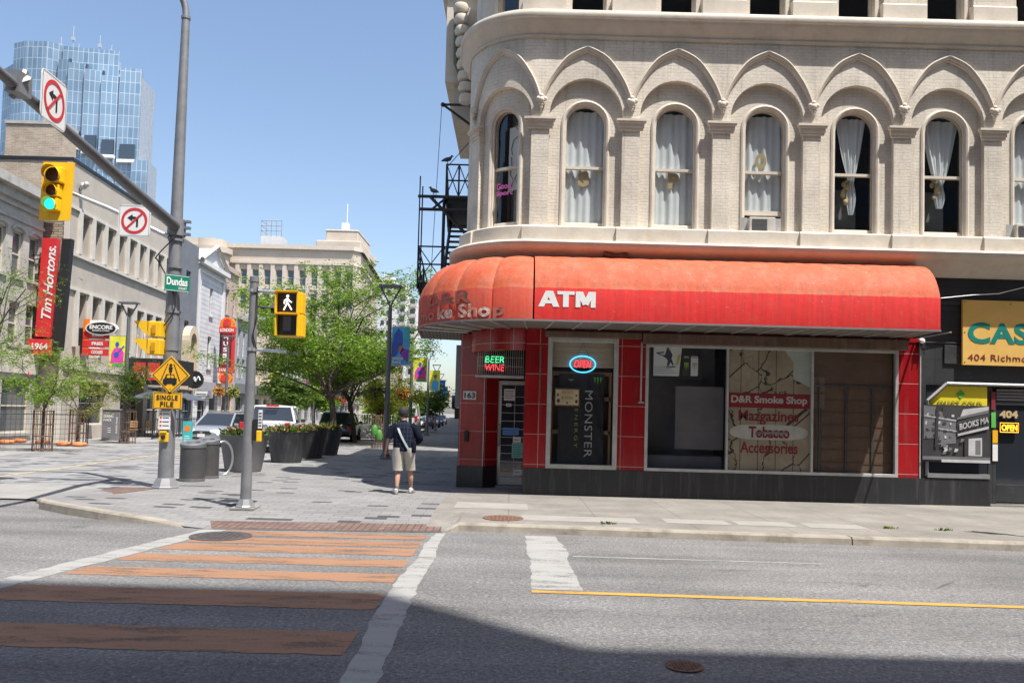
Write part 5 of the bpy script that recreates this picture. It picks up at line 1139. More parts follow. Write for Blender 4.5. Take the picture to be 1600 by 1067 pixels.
# blue glass skyscraper
def curtain_wall():
    m, N, L, b = newmat('curtain_wall'); t = N.new('ShaderNodeTexCoord'); br = N.new('ShaderNodeTexBrick'); L.new(t.outputs['UV'], br.inputs['Vector'])
    br.offset = 0; br.inputs['Scale'].default_value = 1; br.inputs['Brick Width'].default_value = 1.55; br.inputs['Row Height'].default_value = 3.6; br.inputs['Mortar Size'].default_value = .085; br.inputs['Mortar Smooth'].default_value = 0
    br.inputs['Color1'].default_value = (.13, .215, .31, 1); br.inputs['Color2'].default_value = (.20, .29, .385, 1); br.inputs['Mortar'].default_value = (.42, .48, .54, 1)
    w = ramp(N, L, noise(N, L, .035, 3), [(.35, G3(.75)), (.65, G3(1.25))])
    L.new(mix(N, L, 1, br.outputs['Color'], w, 'MULTIPLY'), b.inputs['Base Color']); b.inputs['Roughness'].default_value = .16; b.inputs['Specular IOR Level'].default_value = .7
    bump(N, L, noise(N, L, .05, 2), b, .1, .6)
curtain_wall(); M('tower_grey', (.36, .40, .44), .4, .06)
MB_brick('tower_side', (.34, .38, .43), (.30, .34, .40), (.5, .54, .58), 1.2, 400, .12, .4, 0)
sk_ = thing('skyscraper', 'tall blue glass office tower with stepped faces behind the brick block', 'building', (-140, 255, 0))
def prismz(pts, z0, z1, mat, name, mis=None):
    mb = MB(); n = len(pts); acc = 0
    for i in range(n):
        (xa, ya), (xb, yb) = pts[i], pts[(i+1) % n]; l = math.hypot(xb-xa, yb-ya)
        mb.add([(xa, ya, z0), (xb, yb, z0), (xb, yb, z1), (xa, ya, z1)], [(0, 1, 2, 3)], mis[i] if mis else 0, [(acc, z0), (acc+l, z0), (acc+l, z1), (acc, z1)]); acc += l
    mb.add([(x, y, z1) for x, y in pts], [tuple(range(n))], 1); return mb.build(name, mat, sk_)
cm = ['curtain_wall', 'tower_grey', 'tower_side']
prismz([(-170, 258), (-164.6, 254), (-163, 254), (-163, 262), (-170, 262)], 0, 111, cm, 'glass_wall')
prismz([(-163.2, 252), (-158.2, 250), (-151.6, 250), (-147.6, 253), (-154, 266), (-168, 266)], 0, 117, cm, 'glass_wall')
prismz([(-147.4, 252), (-130.5, 254.5), (-136, 266), (-152, 266)], 0, 116.5, cm, 'glass_wall')
st = [(-148, 250.8), (-143.6, 250.2), (-143.6, 249), (-138.4, 250.4), (-138.4, 249), (-133, 250.5), (-133, 249.2), (-127.4, 250.6), (-127.4, 249.6), (-120.9, 250.6)]
for i, (a, z) in enumerate(((0, 111.5), (2, 110), (4, 108), (6, 106.2), (8, 109))):
    (xa, ya), (xb, yb) = st[a], st[a+1]; prismz([(xa, ya), (xb, yb), (xb-4.2 if i == 4 else xb-6, 262), (xa-6, 262)], 0, z, cm, 'glass_wall', [0, 2, 1, 0])
    mb = MB(); mb.box(xb-.3, xb+.2, yb-.5, yb+.3, 0, z); mb.build('mullion', 'win_blue', sk_) if i < 4 else None
prismz([(-120.85, 250.8), (-121.6, 261.5), (-126, 262), (-124, 251)], 0, 106, cm, 'side_wall', [2, 1, 1, 1])
prismz([(-122, 248.6), (-116.9, 249), (-118.2, 258), (-126, 262)], 0, 79, cm, 'glass_wall', [0, 2, 1, 1])
for i in range(5):
    (xa, ya), (xb, yb) = st[2*i], st[2*i+1]; mb = MB(); mb.box(xa+1, xb-.8, min(ya, yb)-.3, min(ya, yb)+.4, 84.5-1.2*i, 89-1.2*i); mb.build('window', 'win_blue', sk_); mb = MB(); mb.box(xa+.5, xb-.4, min(ya, yb)-1.0, min(ya, yb)+.4, 83-1.2*i, 84.0-1.2*i); mb.build('ledge', 'sign_white', sk_)
for i, (x, z, h) in enumerate([(-158, 117, 5), (-154, 117, 7), (-150, 117, 11), (-148, 117, 5), (-141, 116, 9), (-137, 116, 6), (-134, 110, 6), (-126, 108, 3)]):
    mb = MB(); mb.tube([(x, 262, z), (x, 262, z+h)], .14, 4); mb.cbox((x, 262, z+h*.6), .9, .9, 1.2); mb.build('aerial', 'tower_grey', sk_)
# ------------------------------------------------------------------ shop signs on the left side
M('orange', (.82, .2, .02), .5); M('teal_sign', (.05, .42, .42), .5); M('magenta', (.7, .06, .4), .5); M('banner_yellow', (.75, .72, .05), .6); M('deep_blue', (.04, .1, .45), .5); M('purple', (.25, .05, .4), .5); M('sky_blue', (.08, .4, .7), .5)
emis('sign_glow', (.85, .82, .75), .35)
def sign_thing(name, label, loc): return thing(name, label, 'sign', loc)
Y = 36.6
x0, x1, z0, z1 = rect(63, 371, 93, 527, Y); t = sign_thing('shop_sign', 'tall red vertical sign with white script lettering on a stepped black frame', (x0, Y, z0))
mb = MB(); mb.obox((x0-.15, Y, z0), (x1-x0-.2, 0, 0), (0, .3, 0), (.13, 0, z1-z0)); mb.build('panel', 'sign_red', t)
mb = MB(); mb.text('Tim Hortons.', (x0+.48*(x1-x0)+.12, Y-.004, z0+(z1-z0)*.18), (.03, 0, 1), (-1, 0, .03), (z1-z0)*.74, (x1-x0)*.5, 0, .004, .012, .35, .92); mb.build('lettering', 'sign_white', t)
mb = MB(); w = x1-x0
mb.obox((x1-.26, Y+.05, z0-.6), (.42, 0, 0), (0, .3, 0), (.24, 0, z1-z0+.6))
for k in range(6): mb.box(x0-1.0+.16*k, x0+.05, Y+.1, Y+.35, z0-.7+.72*k, z0+.05+.72*k)
mb.build('frame', 'black', t)
x0, x1, z0, z1 = rect(8, 529, 80, 554, Y); t = sign_thing('shop_sign', 'wide red sign reading since 1964 below the tall red vertical sign', (x0, Y, z0))
mb = MB(); mb.box(x0, x1, Y-.05, Y+.2, z0, z1); mb.build('panel', 'sign_red', t)
mb = MB(); mb.text('Since 1964', (x0+.12*(x1-x0), Y-.06, z0+.32*(z1-z0)), XX, ZZ, (x1-x0)*.82, (z1-z0)*.42, 0, .004, .02); mb.build('lettering', 'sign_white', t)
mb = MB()
for a, c in (((0, 399), (62, 399)), ((30, 407), (60, 405)), ((30, 407), (30, 458))): mb.tube([atY(*a, Y), atY(*c, Y)], .03, 5)
tag(mb.build('sign_bracket', 'black_metal'), 'thin black bracket rods left of the tall red sign', 'bracket')
Y = 36.2; q = atY(38, 578, Y); mb = MB(); mb.poly([(-.25, -.3), (-.15, .3), (-.02, -.05), (.1, .32), (.28, -.25), (.1, -.1), (.02, -.35)], (q.x, Y, q.z), XX, ZZ, 0, .06); tag(mb.build('logo_sign', 'sign_red'), 'small red logo sign on the pale shop fascia', 'sign')
# burger sign with oval
Y = 39.0; x0, x1, z0, z1 = rect(130, 500, 165, 556, Y); t = sign_thing('shop_sign', 'orange red burger sign with white bars and a black oval on top', (x0, Y, z0))
mb = MB(); mb.box(x0-.03, x0+.28, Y, Y+.16, z0+.1, z1+.05, 0); mb.box(x0+.28, x1-.1, Y+.02, Y+.15, z0+.4, z1, 1); mb.box(x0-.25, x0, Y+.04, Y+.14, z0+.1, z1-.4, 2); 
for k in range(3): mb.box(x0-.02, x1+.12, Y-.02, Y+.14, z0+.02+.42*k, z0+.34+.42*k, 3)
mb.build('panel', ['orange', 'sign_white', 'black', 'sign_red'], t)
mb = MB(); w = x1-x0
for k in range(4): mb.box(x0+.3, x1-.25, Y-.01, Y, z0-.06+.42*k, z0+.01+.42*k)
for k, s_ in enumerate(('COOKIES', 'FRIES', 'BURGERS')): mb.text(s_, (x0+.45, Y-.03, z0+.1+.42*k), XX, ZZ, w*.5, .16, 0, .003, .03)
mb.build('lettering', 'sign_white', t)
c = atY(158, 513, Y-.1); mb = MB(); mb.extrude([(c.x+.78*cos(k*pi/14), Y-.1, c.z+.34*sin(k*pi/14)) for k in range(28)], (0, .2, 0)); mb.build('oval_panel', 'sign_white', t)
mb = MB(); mb.extrude([(c.x+.71*cos(k*pi/14), Y-.11, c.z+.29*sin(k*pi/14)) for k in range(28)], (0, .006, 0)); mb.build('oval_face', 'sign_black', t)
mb = MB(); mb.text('ENCORE', (c.x-.56, Y-.115, c.z-.04), XX, ZZ, 1.12, .2, 0, .003, .035); mb.build('lettering', 'sign_white', t)
mb = MB(); mb.text('BURGERS & COOKIES', (c.x-.42, Y-.115, c.z-.15), XX, ZZ, .84, .07, 0, .003, .01); mb.build('lettering', 'sign_white', t)
# marquee canopy with rods
Y = 45.2; x0, x1, z0, z1 = rect(208, 568, 262, 600, Y); t = sign_thing('marquee', 'black marquee with white lettering panels under slanting rods', (x0, Y, z0))
mb = MB(); mb.box(x0, x1+.6, Y-.9, Y+2.2, z0, z1+.25); mb.build('canopy', 'black', t, bevel=.03)
mb = MB(); 
for k, (a, s_) in enumerate(((.26, 'BURGERS'), (.66, 'AND FRIES'))):
    mb.box(x0+(x1-x0)*a-.05, x0+(x1-x0)*(a+.3), Y-.93, Y-.905, z0+.2, z1, 0); mb.text(s_, (x0+(x1-x0)*a+.02, Y-.935, z0+.35), XX, ZZ, (x1-x0)*.26, .28, 1, .003, .02)
mb.build('letter_panel', ['sign_red', 'sign_white'], t)
mb = MB()
for k in range(5): mb.tube([(x0+.4*k+.1, Y-.7, z1+.25), (x0+.4*k-.9, Y+1.4, z1+1.9)], .025, 5)
mb.build('rod', 'alu', t)
mb = MB()
for k in range(12):
    for e in range(2): mb.box(x0-.45+.2*e, x0-.3+.2*e, Y-.8, Y-.75, z0+.02+.16*k, z0+.12+.16*k)
mb.build('filmstrip', 'sign_white', t)
# vertical music hall sign
Y = 59.8; x0, x1, z0, z1 = rect(343, 493, 364, 598, Y); t = sign_thing('hall_sign', 'tall red and orange vertical music hall sign with round emblems', (x0, Y, z0)); w, h = x1-x0, z1-z0; cx = (x0+x1)/2
mb = MB(); mb.box(x0-.02, x1+.02, Y, Y+.4, z0+h*.17, z1-h*.16, 0); mb.box(x0-.08, x1+.08, Y-.04, Y+.38, z1-h*.26, z1-h*.165, 1); mb.box(x0-.08, x1+.08, Y-.04, Y+.38, z0+h*.15, z0+h*.23, 1); mb.box(x1-.12, x1+.05, Y-.02, Y+.3, z0+h*.22, z1-h*.25, 1); mb.box(x0+.16, x1-.2, Y-.015, Y, z0+h*.24, z1-h*.27, 2); mb.build('panel', ['sign_black', 'sign_red', 'maroon'], t)
mb = MB(); mb.extrude([(cx+w*.55*cos(a*pi/10), Y-.02, z1-h*.13+w*.55*sin(a*pi/10)) for a in range(11)]+[(cx-w*.55, Y-.02, z1-h*.165), (cx+w*.55, Y-.02, z1-h*.165)], (0, .3, 0)); mb.build('emblem', 'orange', t)
mb = MB(); mb.extrude([(cx+w*.5*cos(a*pi/10), Y-.02, z0+h*.075+w*.5*sin(a*pi/10)) for a in range(20)], (0, .3, 0)); mb.build('emblem', 'orange', t)
for zz, r in ((z1-h*.1, .28), (z0+h*.075, .3)): mb = MB(); mb.extrude([(cx+w*r*cos(a*pi/8), Y-.08, zz+w*r*sin(a*pi/8)) for a in range(16)], (0, .05, 0)); mb.build('emblem_centre', 'sign_red', t)
mb = MB(); mb.text('LONDON', (x0, Y-.045, z1-h*.24), XX, ZZ, w, h*.05, 0, .003, .03); mb.build('lettering', 'sign_white', t)
mb = MB(); mb.text('HALL', (x0+.05, Y-.045, z0+h*.165), XX, ZZ, w*.8, h*.05, 0, .003, .03); mb.build('lettering', 'sign_white', t)
mb = MB()
for k, ch in enumerate('MUSIC'): mb.text(ch, (cx-.22, Y-.025, z1-h*(.36+.09*k)), XX, ZZ, .34, h*.065, 0, .003, .03)
mb.build('lettering', 'sign_white', t)
# round black sign, small letter board
Y = 53.4; c = atY(303, 593, Y); mb = MB(); mb.extrude([(c.x+(.58+.03*(k % 2))*cos(k*pi/20), Y, c.z+(.58+.03*(k % 2))*sin(k*pi/20)) for k in range(40)], (0, .2, 0), 0); mb.text("Joe's", (c.x-.4, Y, c.z-.06), XX, ZZ, .8, .34, 1, .003, .02, .3) if False else None
mb.tube(spline([(c.x-.42, Y-.01, c.z-.05), (c.x-.2, Y-.01, c.z+.2), (c.x-.15, Y-.01, c.z-.15), (c.x+.05, Y-.01, c.z+.15), (c.x+.1, Y-.01, c.z-.12), (c.x+.3, Y-.01, c.z+.2), (c.x+.42, Y-.01, c.z-.05)], 5), .05, 6, 1)
tag(mb.build('round_sign', ['sign_black', 'sign_white']), 'round black sign with white script beside the yellow diamond sign', 'sign')
flat_sign('letter_board', 'small white letter board sign under the white boarded building', 'sign', (304, 611, 330, 622), 54.2, ['sign_white', 'ink'], lambda m, o, w, h: [m.obox(o+XX*(w*.1)+ZZ*(h*(.2+.3*k))-Vector((0, .01, 0)), XX*(w*(.8-.2*k)), Vector((0, .008, 0)), ZZ*(h*.12), 1) for k in range(2)], .3)
# ================================================================== STREET FURNITURE
def skirt(mb, x, y, r, h=.14, z=0, n=8):
    mb.lathe([(r*1.75, z), (r*1.75, z+.03), (r*1.6, z+.05), (r*1.18, z+h), (r*.9, z+h)], (x, y, 0), n)
# the tall signal pole
PX, PY_ = -7.46, 17.36
t = thing('signal_pole', 'tall grey street light and signal pole with a long mast arm', 'pole', (PX, PY_, 0))
mb = MB(); mb.tube([(PX, PY_, .1), (PX-.01, PY_, 4), (PX-.01, PY_, 7.5), (PX, PY_, 10.4)], [.165, .145, .115, .085], 20); mb.build('shaft', 'pole_grey', t, smooth=50)
mb = MB(); skirt(mb, PX, PY_, .17, .22); mb.build('base_skirt', 'galvanised', t)
mb = MB(); mb.tube(spline([(PX, PY_, 10.38), (PX-.03, PY_, 10.65), (PX-.15, PY_-.05, 10.9), (PX-.5, PY_-.15, 11.12), (PX-1.6, PY_-.4, 11.3)], 6), .075, 12); mb.lathe([(.1, 10.36), (.1, 10.42)], (PX, PY_, 0), 16); mb.tube([(PX-1.5, PY_-.37, 11.3), (PX-2.3, PY_-.56, 11.36)], [.1, .16], 8); mb.build('lamp_arm', 'pole_grey', t, smooth=50)
arm = lambda q: Vector((SX(PX+SK*PY_, PY_-q), PY_-q, 5.69+.075*q))
mb = MB(); mb.tube([arm(.0), arm(2.5), arm(5), arm(7.6)], [.125, .105, .085, .065], 14); mb.build('mast_arm', 'dark_pole', t, smooth=50)
mb = MB(); mb.lathe([(.19, 5.5), (.19, 5.86)], (PX, PY_, 0), 14)
for z in (5.52, 5.66, 5.8): mb.box(PX-.05, PX+.3, PY_-.05, PY_+.05, z, z+.05)
mb.build('collar', 'pole_grey', t, smooth=40)
for z in (5.38, 4.78, 3.8, 2.98): mb = MB(); mb.lathe([(.165, z), (.165, z+.05)], (PX, PY_, 0), 14); mb.build('band', 'pole_grey', t, smooth=40)
mb = MB()
mb.tube([arm(6.3)+Vector((-.12, 0, -.1)), arm(6.35)+Vector((.12, 0, .16)), arm(6.5)], .05, 6); mb.cbox(arm(6.35)+Vector((0, 0, .06)), .2, .3, .3); mb.tube([arm(6.3)+ZZ*.1, arm(6.2)+ZZ*.32], .05, 6)
mb.build('clamp', 'pole_grey', t, smooth=40)
mb = MB(); mb.tube([(PX-.1, PY_-.16, 5.45), (PX-1.3, PY_-.4, 5.98), (PX-2.25, PY_-.55, 6.33), (PX-2.65, PY_-.6, 6.43)], [.055, .05, .045, .04], 10); mb.build('side_arm', 'steel', t, smooth=50)
mb = MB(); mb.tube(spline([(PX+.02, PY_-.2, 5.4), (PX-.3, PY_-.25, 5.0), (PX-.28, PY_-.2, 4.9), (PX+.0, PY_-.18, 4.4), (PX+.12, PY_-.2, 3.9), (PX-.1, PY_-.2, 3.5)], 6), .014, 5); mb.build('cable', 'black', t)
# pedestrian push button and its card
mb = MB(); mb.box(PX-.1, PX+.1, PY_-.21, PY_-.16, 1.0, 1.2); mb.box(PX-.07, PX+.07, PY_-.24, PY_-.2, 1.19, 1.23); o_ = mb.build('button_box', 'signal_yellow', t, bevel=.012)
mb = MB(); mb.lathe([(.045, 0), (.045, .03), (.001, .035)], (0, 0, 0), 14); mb.v = [(PX+v[0], PY_-.21-v[2], 1.1+v[1]) for v in mb.v]; mb.build('button', 'black', o_)
mb = MB(); mb.box(PX-.125, PX+.125, PY_-.19, PY_-.175, 1.27, 1.68, 0)
for k in range(4): mb.box(PX-.1, PX-.06, PY_-.193, PY_-.191, 1.33+.085*k, 1.37+.085*k, 1); mb.box(PX-.04, PX+.1, PY_-.193, PY_-.191, 1.34+.085*k, 1.36+.085*k, 2)
mb.box(PX-.1, PX+.1, PY_-.193, PY_-.191, 1.655, 1.665, 2); tag(mb.build('instruction_card', ['sign_white', 'sign_red', 'ink'], bevel=.0), 'white crossing instruction card on the tall pole above its yellow button', 'sign')
# signs
def circ_ring(mb, c, r0, r1, ax, az, mi, off, n=36):
    nd = ax.cross(az).normalized()*off; vs = [c+nd+ax*(r*cos(2*pi*k/n))+az*(r*sin(2*pi*k/n)) for r in (r0, r1) for k in range(n)]
    mb.add(vs, [(k, n+k, n+(k+1) % n, (k+1) % n) for k in range(n)], mi)
def no_turn(name, label, c, ax, az, s):
    """square white board: black arrow, red ring and bar"""
    c = Vector(c); ax = ax.normalized(); az = az.normalized(); nd = ax.cross(az).normalized(); mb = MB(); h = s/2
    r = .12*s; pts = []
    for sx, sy in ((1, 1), (-1, 1), (-1, -1), (1, -1)):
        for k in range(4):
            a = {(1, 1): 0, (-1, 1): pi/2, (-1, -1): pi, (1, -1): 1.5*pi}[(sx, sy)]+k*pi/6
            pts.append(c+ax*(sx*(h-r)+r*cos(a))+az*(sy*(h-r)+r*sin(a)))
    mb.extrude(pts, -nd*.012, 0)
    pl = lambda P, mi, off: mb.extrude([c+nd*off+ax*(x*s)+az*(y*s) for x, y in P], nd*.0015, mi)
    pl([(.06, -.2), (.12, -.2), (.12, .1), (.0, .13), (-.06, .13), (-.06, .2), (-.22, .09), (-.06, -.02), (-.06, .05), (.06, .05)], 1, .003)
    circ_ring(mb, c, .33*s, .41*s, ax, az, 2, .006); pl([(-.26, -.22), (-.22, -.26), (.26, .22), (.22, .26)], 2, .008)
    q = .47
    for a, b in (((-q, -q), (q, -q)), ((q, -q), (q, q)), ((q, q), (-q, q)), ((-q, q), (-q, -q))): pl([(a[0], a[1]), (b[0], b[1]), (b[0]*.985, b[1]*.985), (a[0]*.985, a[1]*.985)], 1, .003)
    return tag(mb.build(name, ['sign_white', 'sign_black', 'sign_red']), label, 'sign')
p = atY(210, 345, PY_-.55); no_turn('road_sign', 'square no left turn sign facing the camera beside the tall pole', p, XX, ZZ, .68)
q = arm(5.62); no_turn('road_sign', 'no left turn sign seen obliquely, high on the mast arm', q+Vector((.13, 0, .17)), Vector((-SK, 1, 0)), ZZ, .74)
# traffic signal on the side arm
def visor(mb, c, r, ln, dirv, n=14, mi=0):
    d = Vector(dirv).normalized(); sx = d.cross(ZZ).normalized(); vs = []
    for k in range(n+1):
        a = -.55+(pi+1.1)*k/n; e = c+sx*(r*cos(a))+ZZ*(r*sin(a)); L_ = ln*(.35+.65*max(0, sin(a)*.5+.5)); vs += [e, e+d*L_]
    mb.add(vs, [(2*k, 2*k+1, 2*k+3, 2*k+2) for k in range(n)], mi)
sc_ = atY(87, 299, PY_-.75); t = thing('traffic_signal', 'yellow three lamp traffic signal showing green, left of the tall pole', 'traffic light', sc_)
ya = PY_-.75; mb = MB(); mb.obox(Vector((sc_.x-.33, ya, sc_.z-.62)), (.66, 0, 0), (0, .02, 0), (.04, 0, 1.24)); mb.build('backboard', 'signal_yellow', t)
mb = MB()
for k, (zz, r) in enumerate(((.31, .165), (-.02, .13), (-.31, .13))): mb.box(sc_.x-r-.02+zz*.03, sc_.x+r+.02+zz*.03, ya-.16, ya-.005, sc_.z+zz-r, sc_.z+zz+r)
mb.build('housing', 'signal_yellow', t, bevel=.02)
for k, (zz, r, m) in enumerate(((.31, .15, 'lens_dark'), (-.02, .115, 'lens_dark'), (-.31, .115, 'lens_green'))):
    c = Vector((sc_.x+zz*.03, ya-.163, sc_.z+zz)); mb = MB(); mb.extrude([c+XX*(r*cos(a*pi/10))+ZZ*(r*sin(a*pi/10)) for a in range(20)], (0, -.01, 0)); mb.build('lens', m, t)
    mb = MB(); visor(mb, c, r*1.08, .3 if k == 0 else .24, (.28, -1, -.1)); mb.build('visor', 'signal_yellow', t, smooth=40)
# back to back signal on the pole, pointing left
for i, zz in enumerate((3.58, 3.2)): pass
t = thing('crossing_signal', 'yellow crossing signal seen from its side, on the tall pole above the diamond sign', 'crossing signal', (PX-.3, PY_-.1, 3))
for zz in (3.24, 2.86):
    mb = MB(); mb.box(PX-.38, PX-.1, PY_-.35, PY_-.05, zz, zz+.34); h_ = mb.build('housing', 'signal_yellow', t, bevel=.02)
    mb = MB(); mb.add([(PX-.38, PY_-.36, zz+.34), (PX-.68, PY_-.36, zz+.335), (PX-.38, PY_-.36, zz+.02), (PX-.38, PY_-.04, zz+.34), (PX-.68, PY_-.04, zz+.335), (PX-.38, PY_-.04, zz+.02)], [(0, 1, 2), (3, 5, 4), (0, 3, 4, 1)]); mb.build('visor', 'signal_yellow', h_)
    mb = MB(); mb.box(PX-.28, PX-.2, PY_-.38, PY_-.35, zz+.08, zz+.26); mb.build('hinge', 'signal_dark_yellow', h_)  # hinge in a darker yellow than the housing
# street name sign
t = thing('street_sign', 'green street name sign reading Dundas, turned right on the tall pole', 'sign', (PX, PY_-.2, 4.3)); ax = Vector((.44, .16, -.02)).normalized()
o_ = Vector((PX-.08, PY_-.3, 4.26)); mb = MB(); mb.obox(o_, ax*.5, ax.cross(ZZ)*-.015, ZZ*.36); mb.build('panel', 'sign_green', t)
mb = MB(); mb.text('Dundas', o_+ax*.04+ZZ*.13, ax, ZZ, .42, .17, 0, .002, .03); mb.text('STREET', o_+ax*.28+ZZ*.05, ax, ZZ, .17, .05, 0, .002, .02)
for a, b in ((.012, .022), (.338, .348)): mb.obox(o_+ax*.012+ZZ*a+ax.cross(ZZ)*.002, ax*.476, ax.cross(ZZ)*.002, ZZ*(b-a))
mb.build('lettering', 'sign_white', t)
# diamond and single file signs
yd = PY_-.24; c = atY(266.5, 586, yd)
mb = MB(); h = .42; mb.extrude([(c.x+h, yd, c.z), (c.x, yd, c.z+h), (c.x-h, yd, c.z), (c.x, yd, c.z-h)], (0, .012, 0), 0)
def pl(P, off=.003, mi=1): mb.extrude([(c.x+x, yd-off, c.z+y) for x, y in P], (0, -.002, 0), mi)
g = .385
for a in range(4):
    A = [(g, 0), (0, g), (-g, 0), (0, -g)]; p0, p1 = A[a], A[(a+1) % 4]; pl([p0, p1, (p1[0]*.96, p1[1]*.96), (p0[0]*.96, p0[1]*.96)])
pl([(-.07, .25), (-.055, .25), (-.195, -.13), (-.215, -.13)]); pl([(.055, .25), (.07, .25), (.215, -.13), (.195, -.13)])
pl([(-.16, -.19), (.14, -.19), (.14, -.07), (.1, -.06), (.08, .02), (-.09, .02), (-.13, -.08), (-.16, -.1)]); pl([(-.08, -.06), (.0, -.06), (.0, .0), (-.06, .0)], .006, 0); pl([(.02, -.06), (.08, -.06), (.06, .0), (.02, .0)], .006, 0)
pl([(-.13, -.22), (-.07, -.22), (-.07, -.18), (-.13, -.18)]); pl([(.05, -.22), (.11, -.22), (.11, -.18), (.05, -.18)])
circ_ring(mb, Vector((c.x, yd, c.z+.21)), .0, .035, XX, ZZ, 1, .005, 12); pl([(-.045, .17), (.045, .17), (.03, .06), (.012, .06), (.012, -.01), (-.012, -.01), (-.012, .06), (-.03, .06)]); circ_ring(mb, Vector((c.x+.003, yd, c.z-.3)), 0, .012, XX, ZZ, 1, .004, 8)
tag(mb.build('diamond_sign', ['sign_yellow', 'sign_black']), 'yellow diamond warning sign with a cyclist ahead of a car', 'sign')
x0, x1, z0, z1 = rect(239, 613, 284, 639, yd); mb = MB(); mb.box(x0, x1, yd, yd+.012, z0, z1, 0); w, h = x1-x0, z1-z0
for s_, v in (('SINGLE', .54), ('FILE', .14)): mb.text(s_, (x0+w*(.12 if v > .3 else .26), yd, z0+h*v), XX, ZZ, w*(.74 if v > .3 else .46), h*.3, 1, .002, .02, 0, 1.1)
for a in ((.03, .97, .03, .05), (.03, .97, .95, .97), (.03, .045, .05, .95), (.955, .97, .05, .95)): mb.box(x0+w*a[0], x0+w*a[1], yd-.004, yd-.002, z0+h*a[2], z0+h*a[3], 1)
tag(mb.build('plaque_sign', ['sign_yellow', 'sign_black']), 'yellow plaque reading single file under the diamond sign', 'sign')
# thinner pole with the walking figure signal
QX, QY = -4.70, 14.3
t = thing('crossing_pole', 'thinner grey pole that carries the walk signal on its right', 'pole', (QX, QY, 0))
mb = MB(); mb.tube([(QX, QY, .1), (QX, QY, 2.2), (QX, QY, 4.13)], [.098, .085, .072], 18); mb.lathe([(.082, 4.05), (.082, 4.14), (.01, 4.16)], (QX, QY, 0), 16); mb.build('shaft', 'pole_grey', t, smooth=50)
mb = MB(); skirt(mb, QX, QY, .1, .16); mb.build('base_skirt', 'galvanised', t)
mb = MB(); mb.box(QX-.22, QX+.2, QY-.2, QY+.22, -.02, .012); mb.build('base_pad', 'concrete_band', t)
for z in (3.86, 2.8): mb = MB(); mb.tube([(QX+.05, QY-.02, z+.03), (QX+.65, QY-.06, z)], .029, 8); mb.lathe([(.1, z), (.1, z+.06)], (QX, QY, 0), 12); mb.build('bracket_arm', 'steel', t, smooth=50)
mb = MB(); mb.tube(spline([(QX+.08, QY-.06, 3.95), (QX+.1, QY-.1, 3.4), (QX+.05, QY-.1, 3.1), (QX+.1, QY-.05, 2.85)], 5), .012, 5); mb.build('cable', 'black', t)
mb = MB(); mb.box(QX+.09, QX+.22, QY-.06, QY+.1, 1.2, 1.58, 0); mb.build('button_back', 'black', t); mb = MB(); mb.box(QX+.17, QX+.25, QY-.1, QY+.0, 1.18, 1.38); mb.build('button_box', 'signal_yellow', t, bevel=.015)
mb = MB(); mb.box(QX+.19, QX+.26, QY-.07, QY-.06, 1.42, 1.75, 0)
for k in range(5): mb.box(QX+.2, QX+.25, QY-.074, QY-.071, 1.46+.055*k, 1.48+.055*k, 1)
tag(mb.build('instruction_card', ['sign_white', 'ink']), 'narrow white crossing card on the thinner pole', 'sign')
p = Vector((QX+.25, QY+.3, 3.62)); mb = MB(); mb.tube([p, p+Vector((.22, 0, -.02))], [.09, .04], 8); mb.tube([p+Vector((.1, 0, -.1)), p+Vector((.3, 0, -.06))], [.05, .03], 6); mb.tube([p+Vector((-.2, -.2, .0)), p], .02, 5); tag(mb.build('speaker_horn', 'black', smooth=40), 'small black horn behind the thinner pole near its top', 'speaker')
t = thing('walk_signal', 'yellow walk signal with a lit white walking figure', 'crossing signal', (QX+.6, QY-.1, 3.1))
for k, (q, lit) in enumerate((((433, 456, 467, 489), 1), ((433, 491, 467, 525), 0))):
    x0, x1, z0, z1 = rect(*q, QY-.2); mb = MB(); mb.box(x0-.02, x1+.05, QY-.16, QY+.1, z0-.005, z1+.005); f = mb.build('housing', 'signal_yellow', t, bevel=.015)
    mb = MB(); mb.box(x0, x1-.03, QY-.17, QY-.158, z0+.02, z1-.02); mb.build('lens', 'sign_black', f)
    mb = MB(); mb.box(x0-.02, x1+.0, QY-.3, QY-.16, z1-.005, z1+.015); mb.box(x0-.02, x0-.0, QY-.28, QY-.16, z0, z1-.005); mb.box(x1-.02, x1+.0, QY-.28, QY-.16, z0, z1-.005); mb.build('hood', 'signal_yellow', f)
    cx, cz, s_ = (x0+x1)/2-.015, (z0+z1)/2, (z1-z0)
    mb = MB(); P = lambda L_: [(cx+x*s_, QY-.178, cz+y*s_) for x, y in L_]
    if lit:
        for L_ in ([(.0, .2), (-.02, -.03), (-.17, -.36)], [(.0, .0), (.1, -.16), (.21, -.34)], [(.0, .2), (-.14, .1), (-.15, -.06)], [(.0, .2), (.1, .07), (.2, .02)]): mb.tube(P(L_), .013, 6)
        mb.ball(P([(.0, .31)])[0], .026, 8, 6)
        mb.build('walking_figure', 'walk_white', f)
    else:
        mb.poly([(-.08, -.1), (.06, -.1), (.06, .16), (-.08, .16)], (cx, QY-.172, cz), XX, ZZ, 0); mb.build('hand_symbol', 'lens_dark', f)
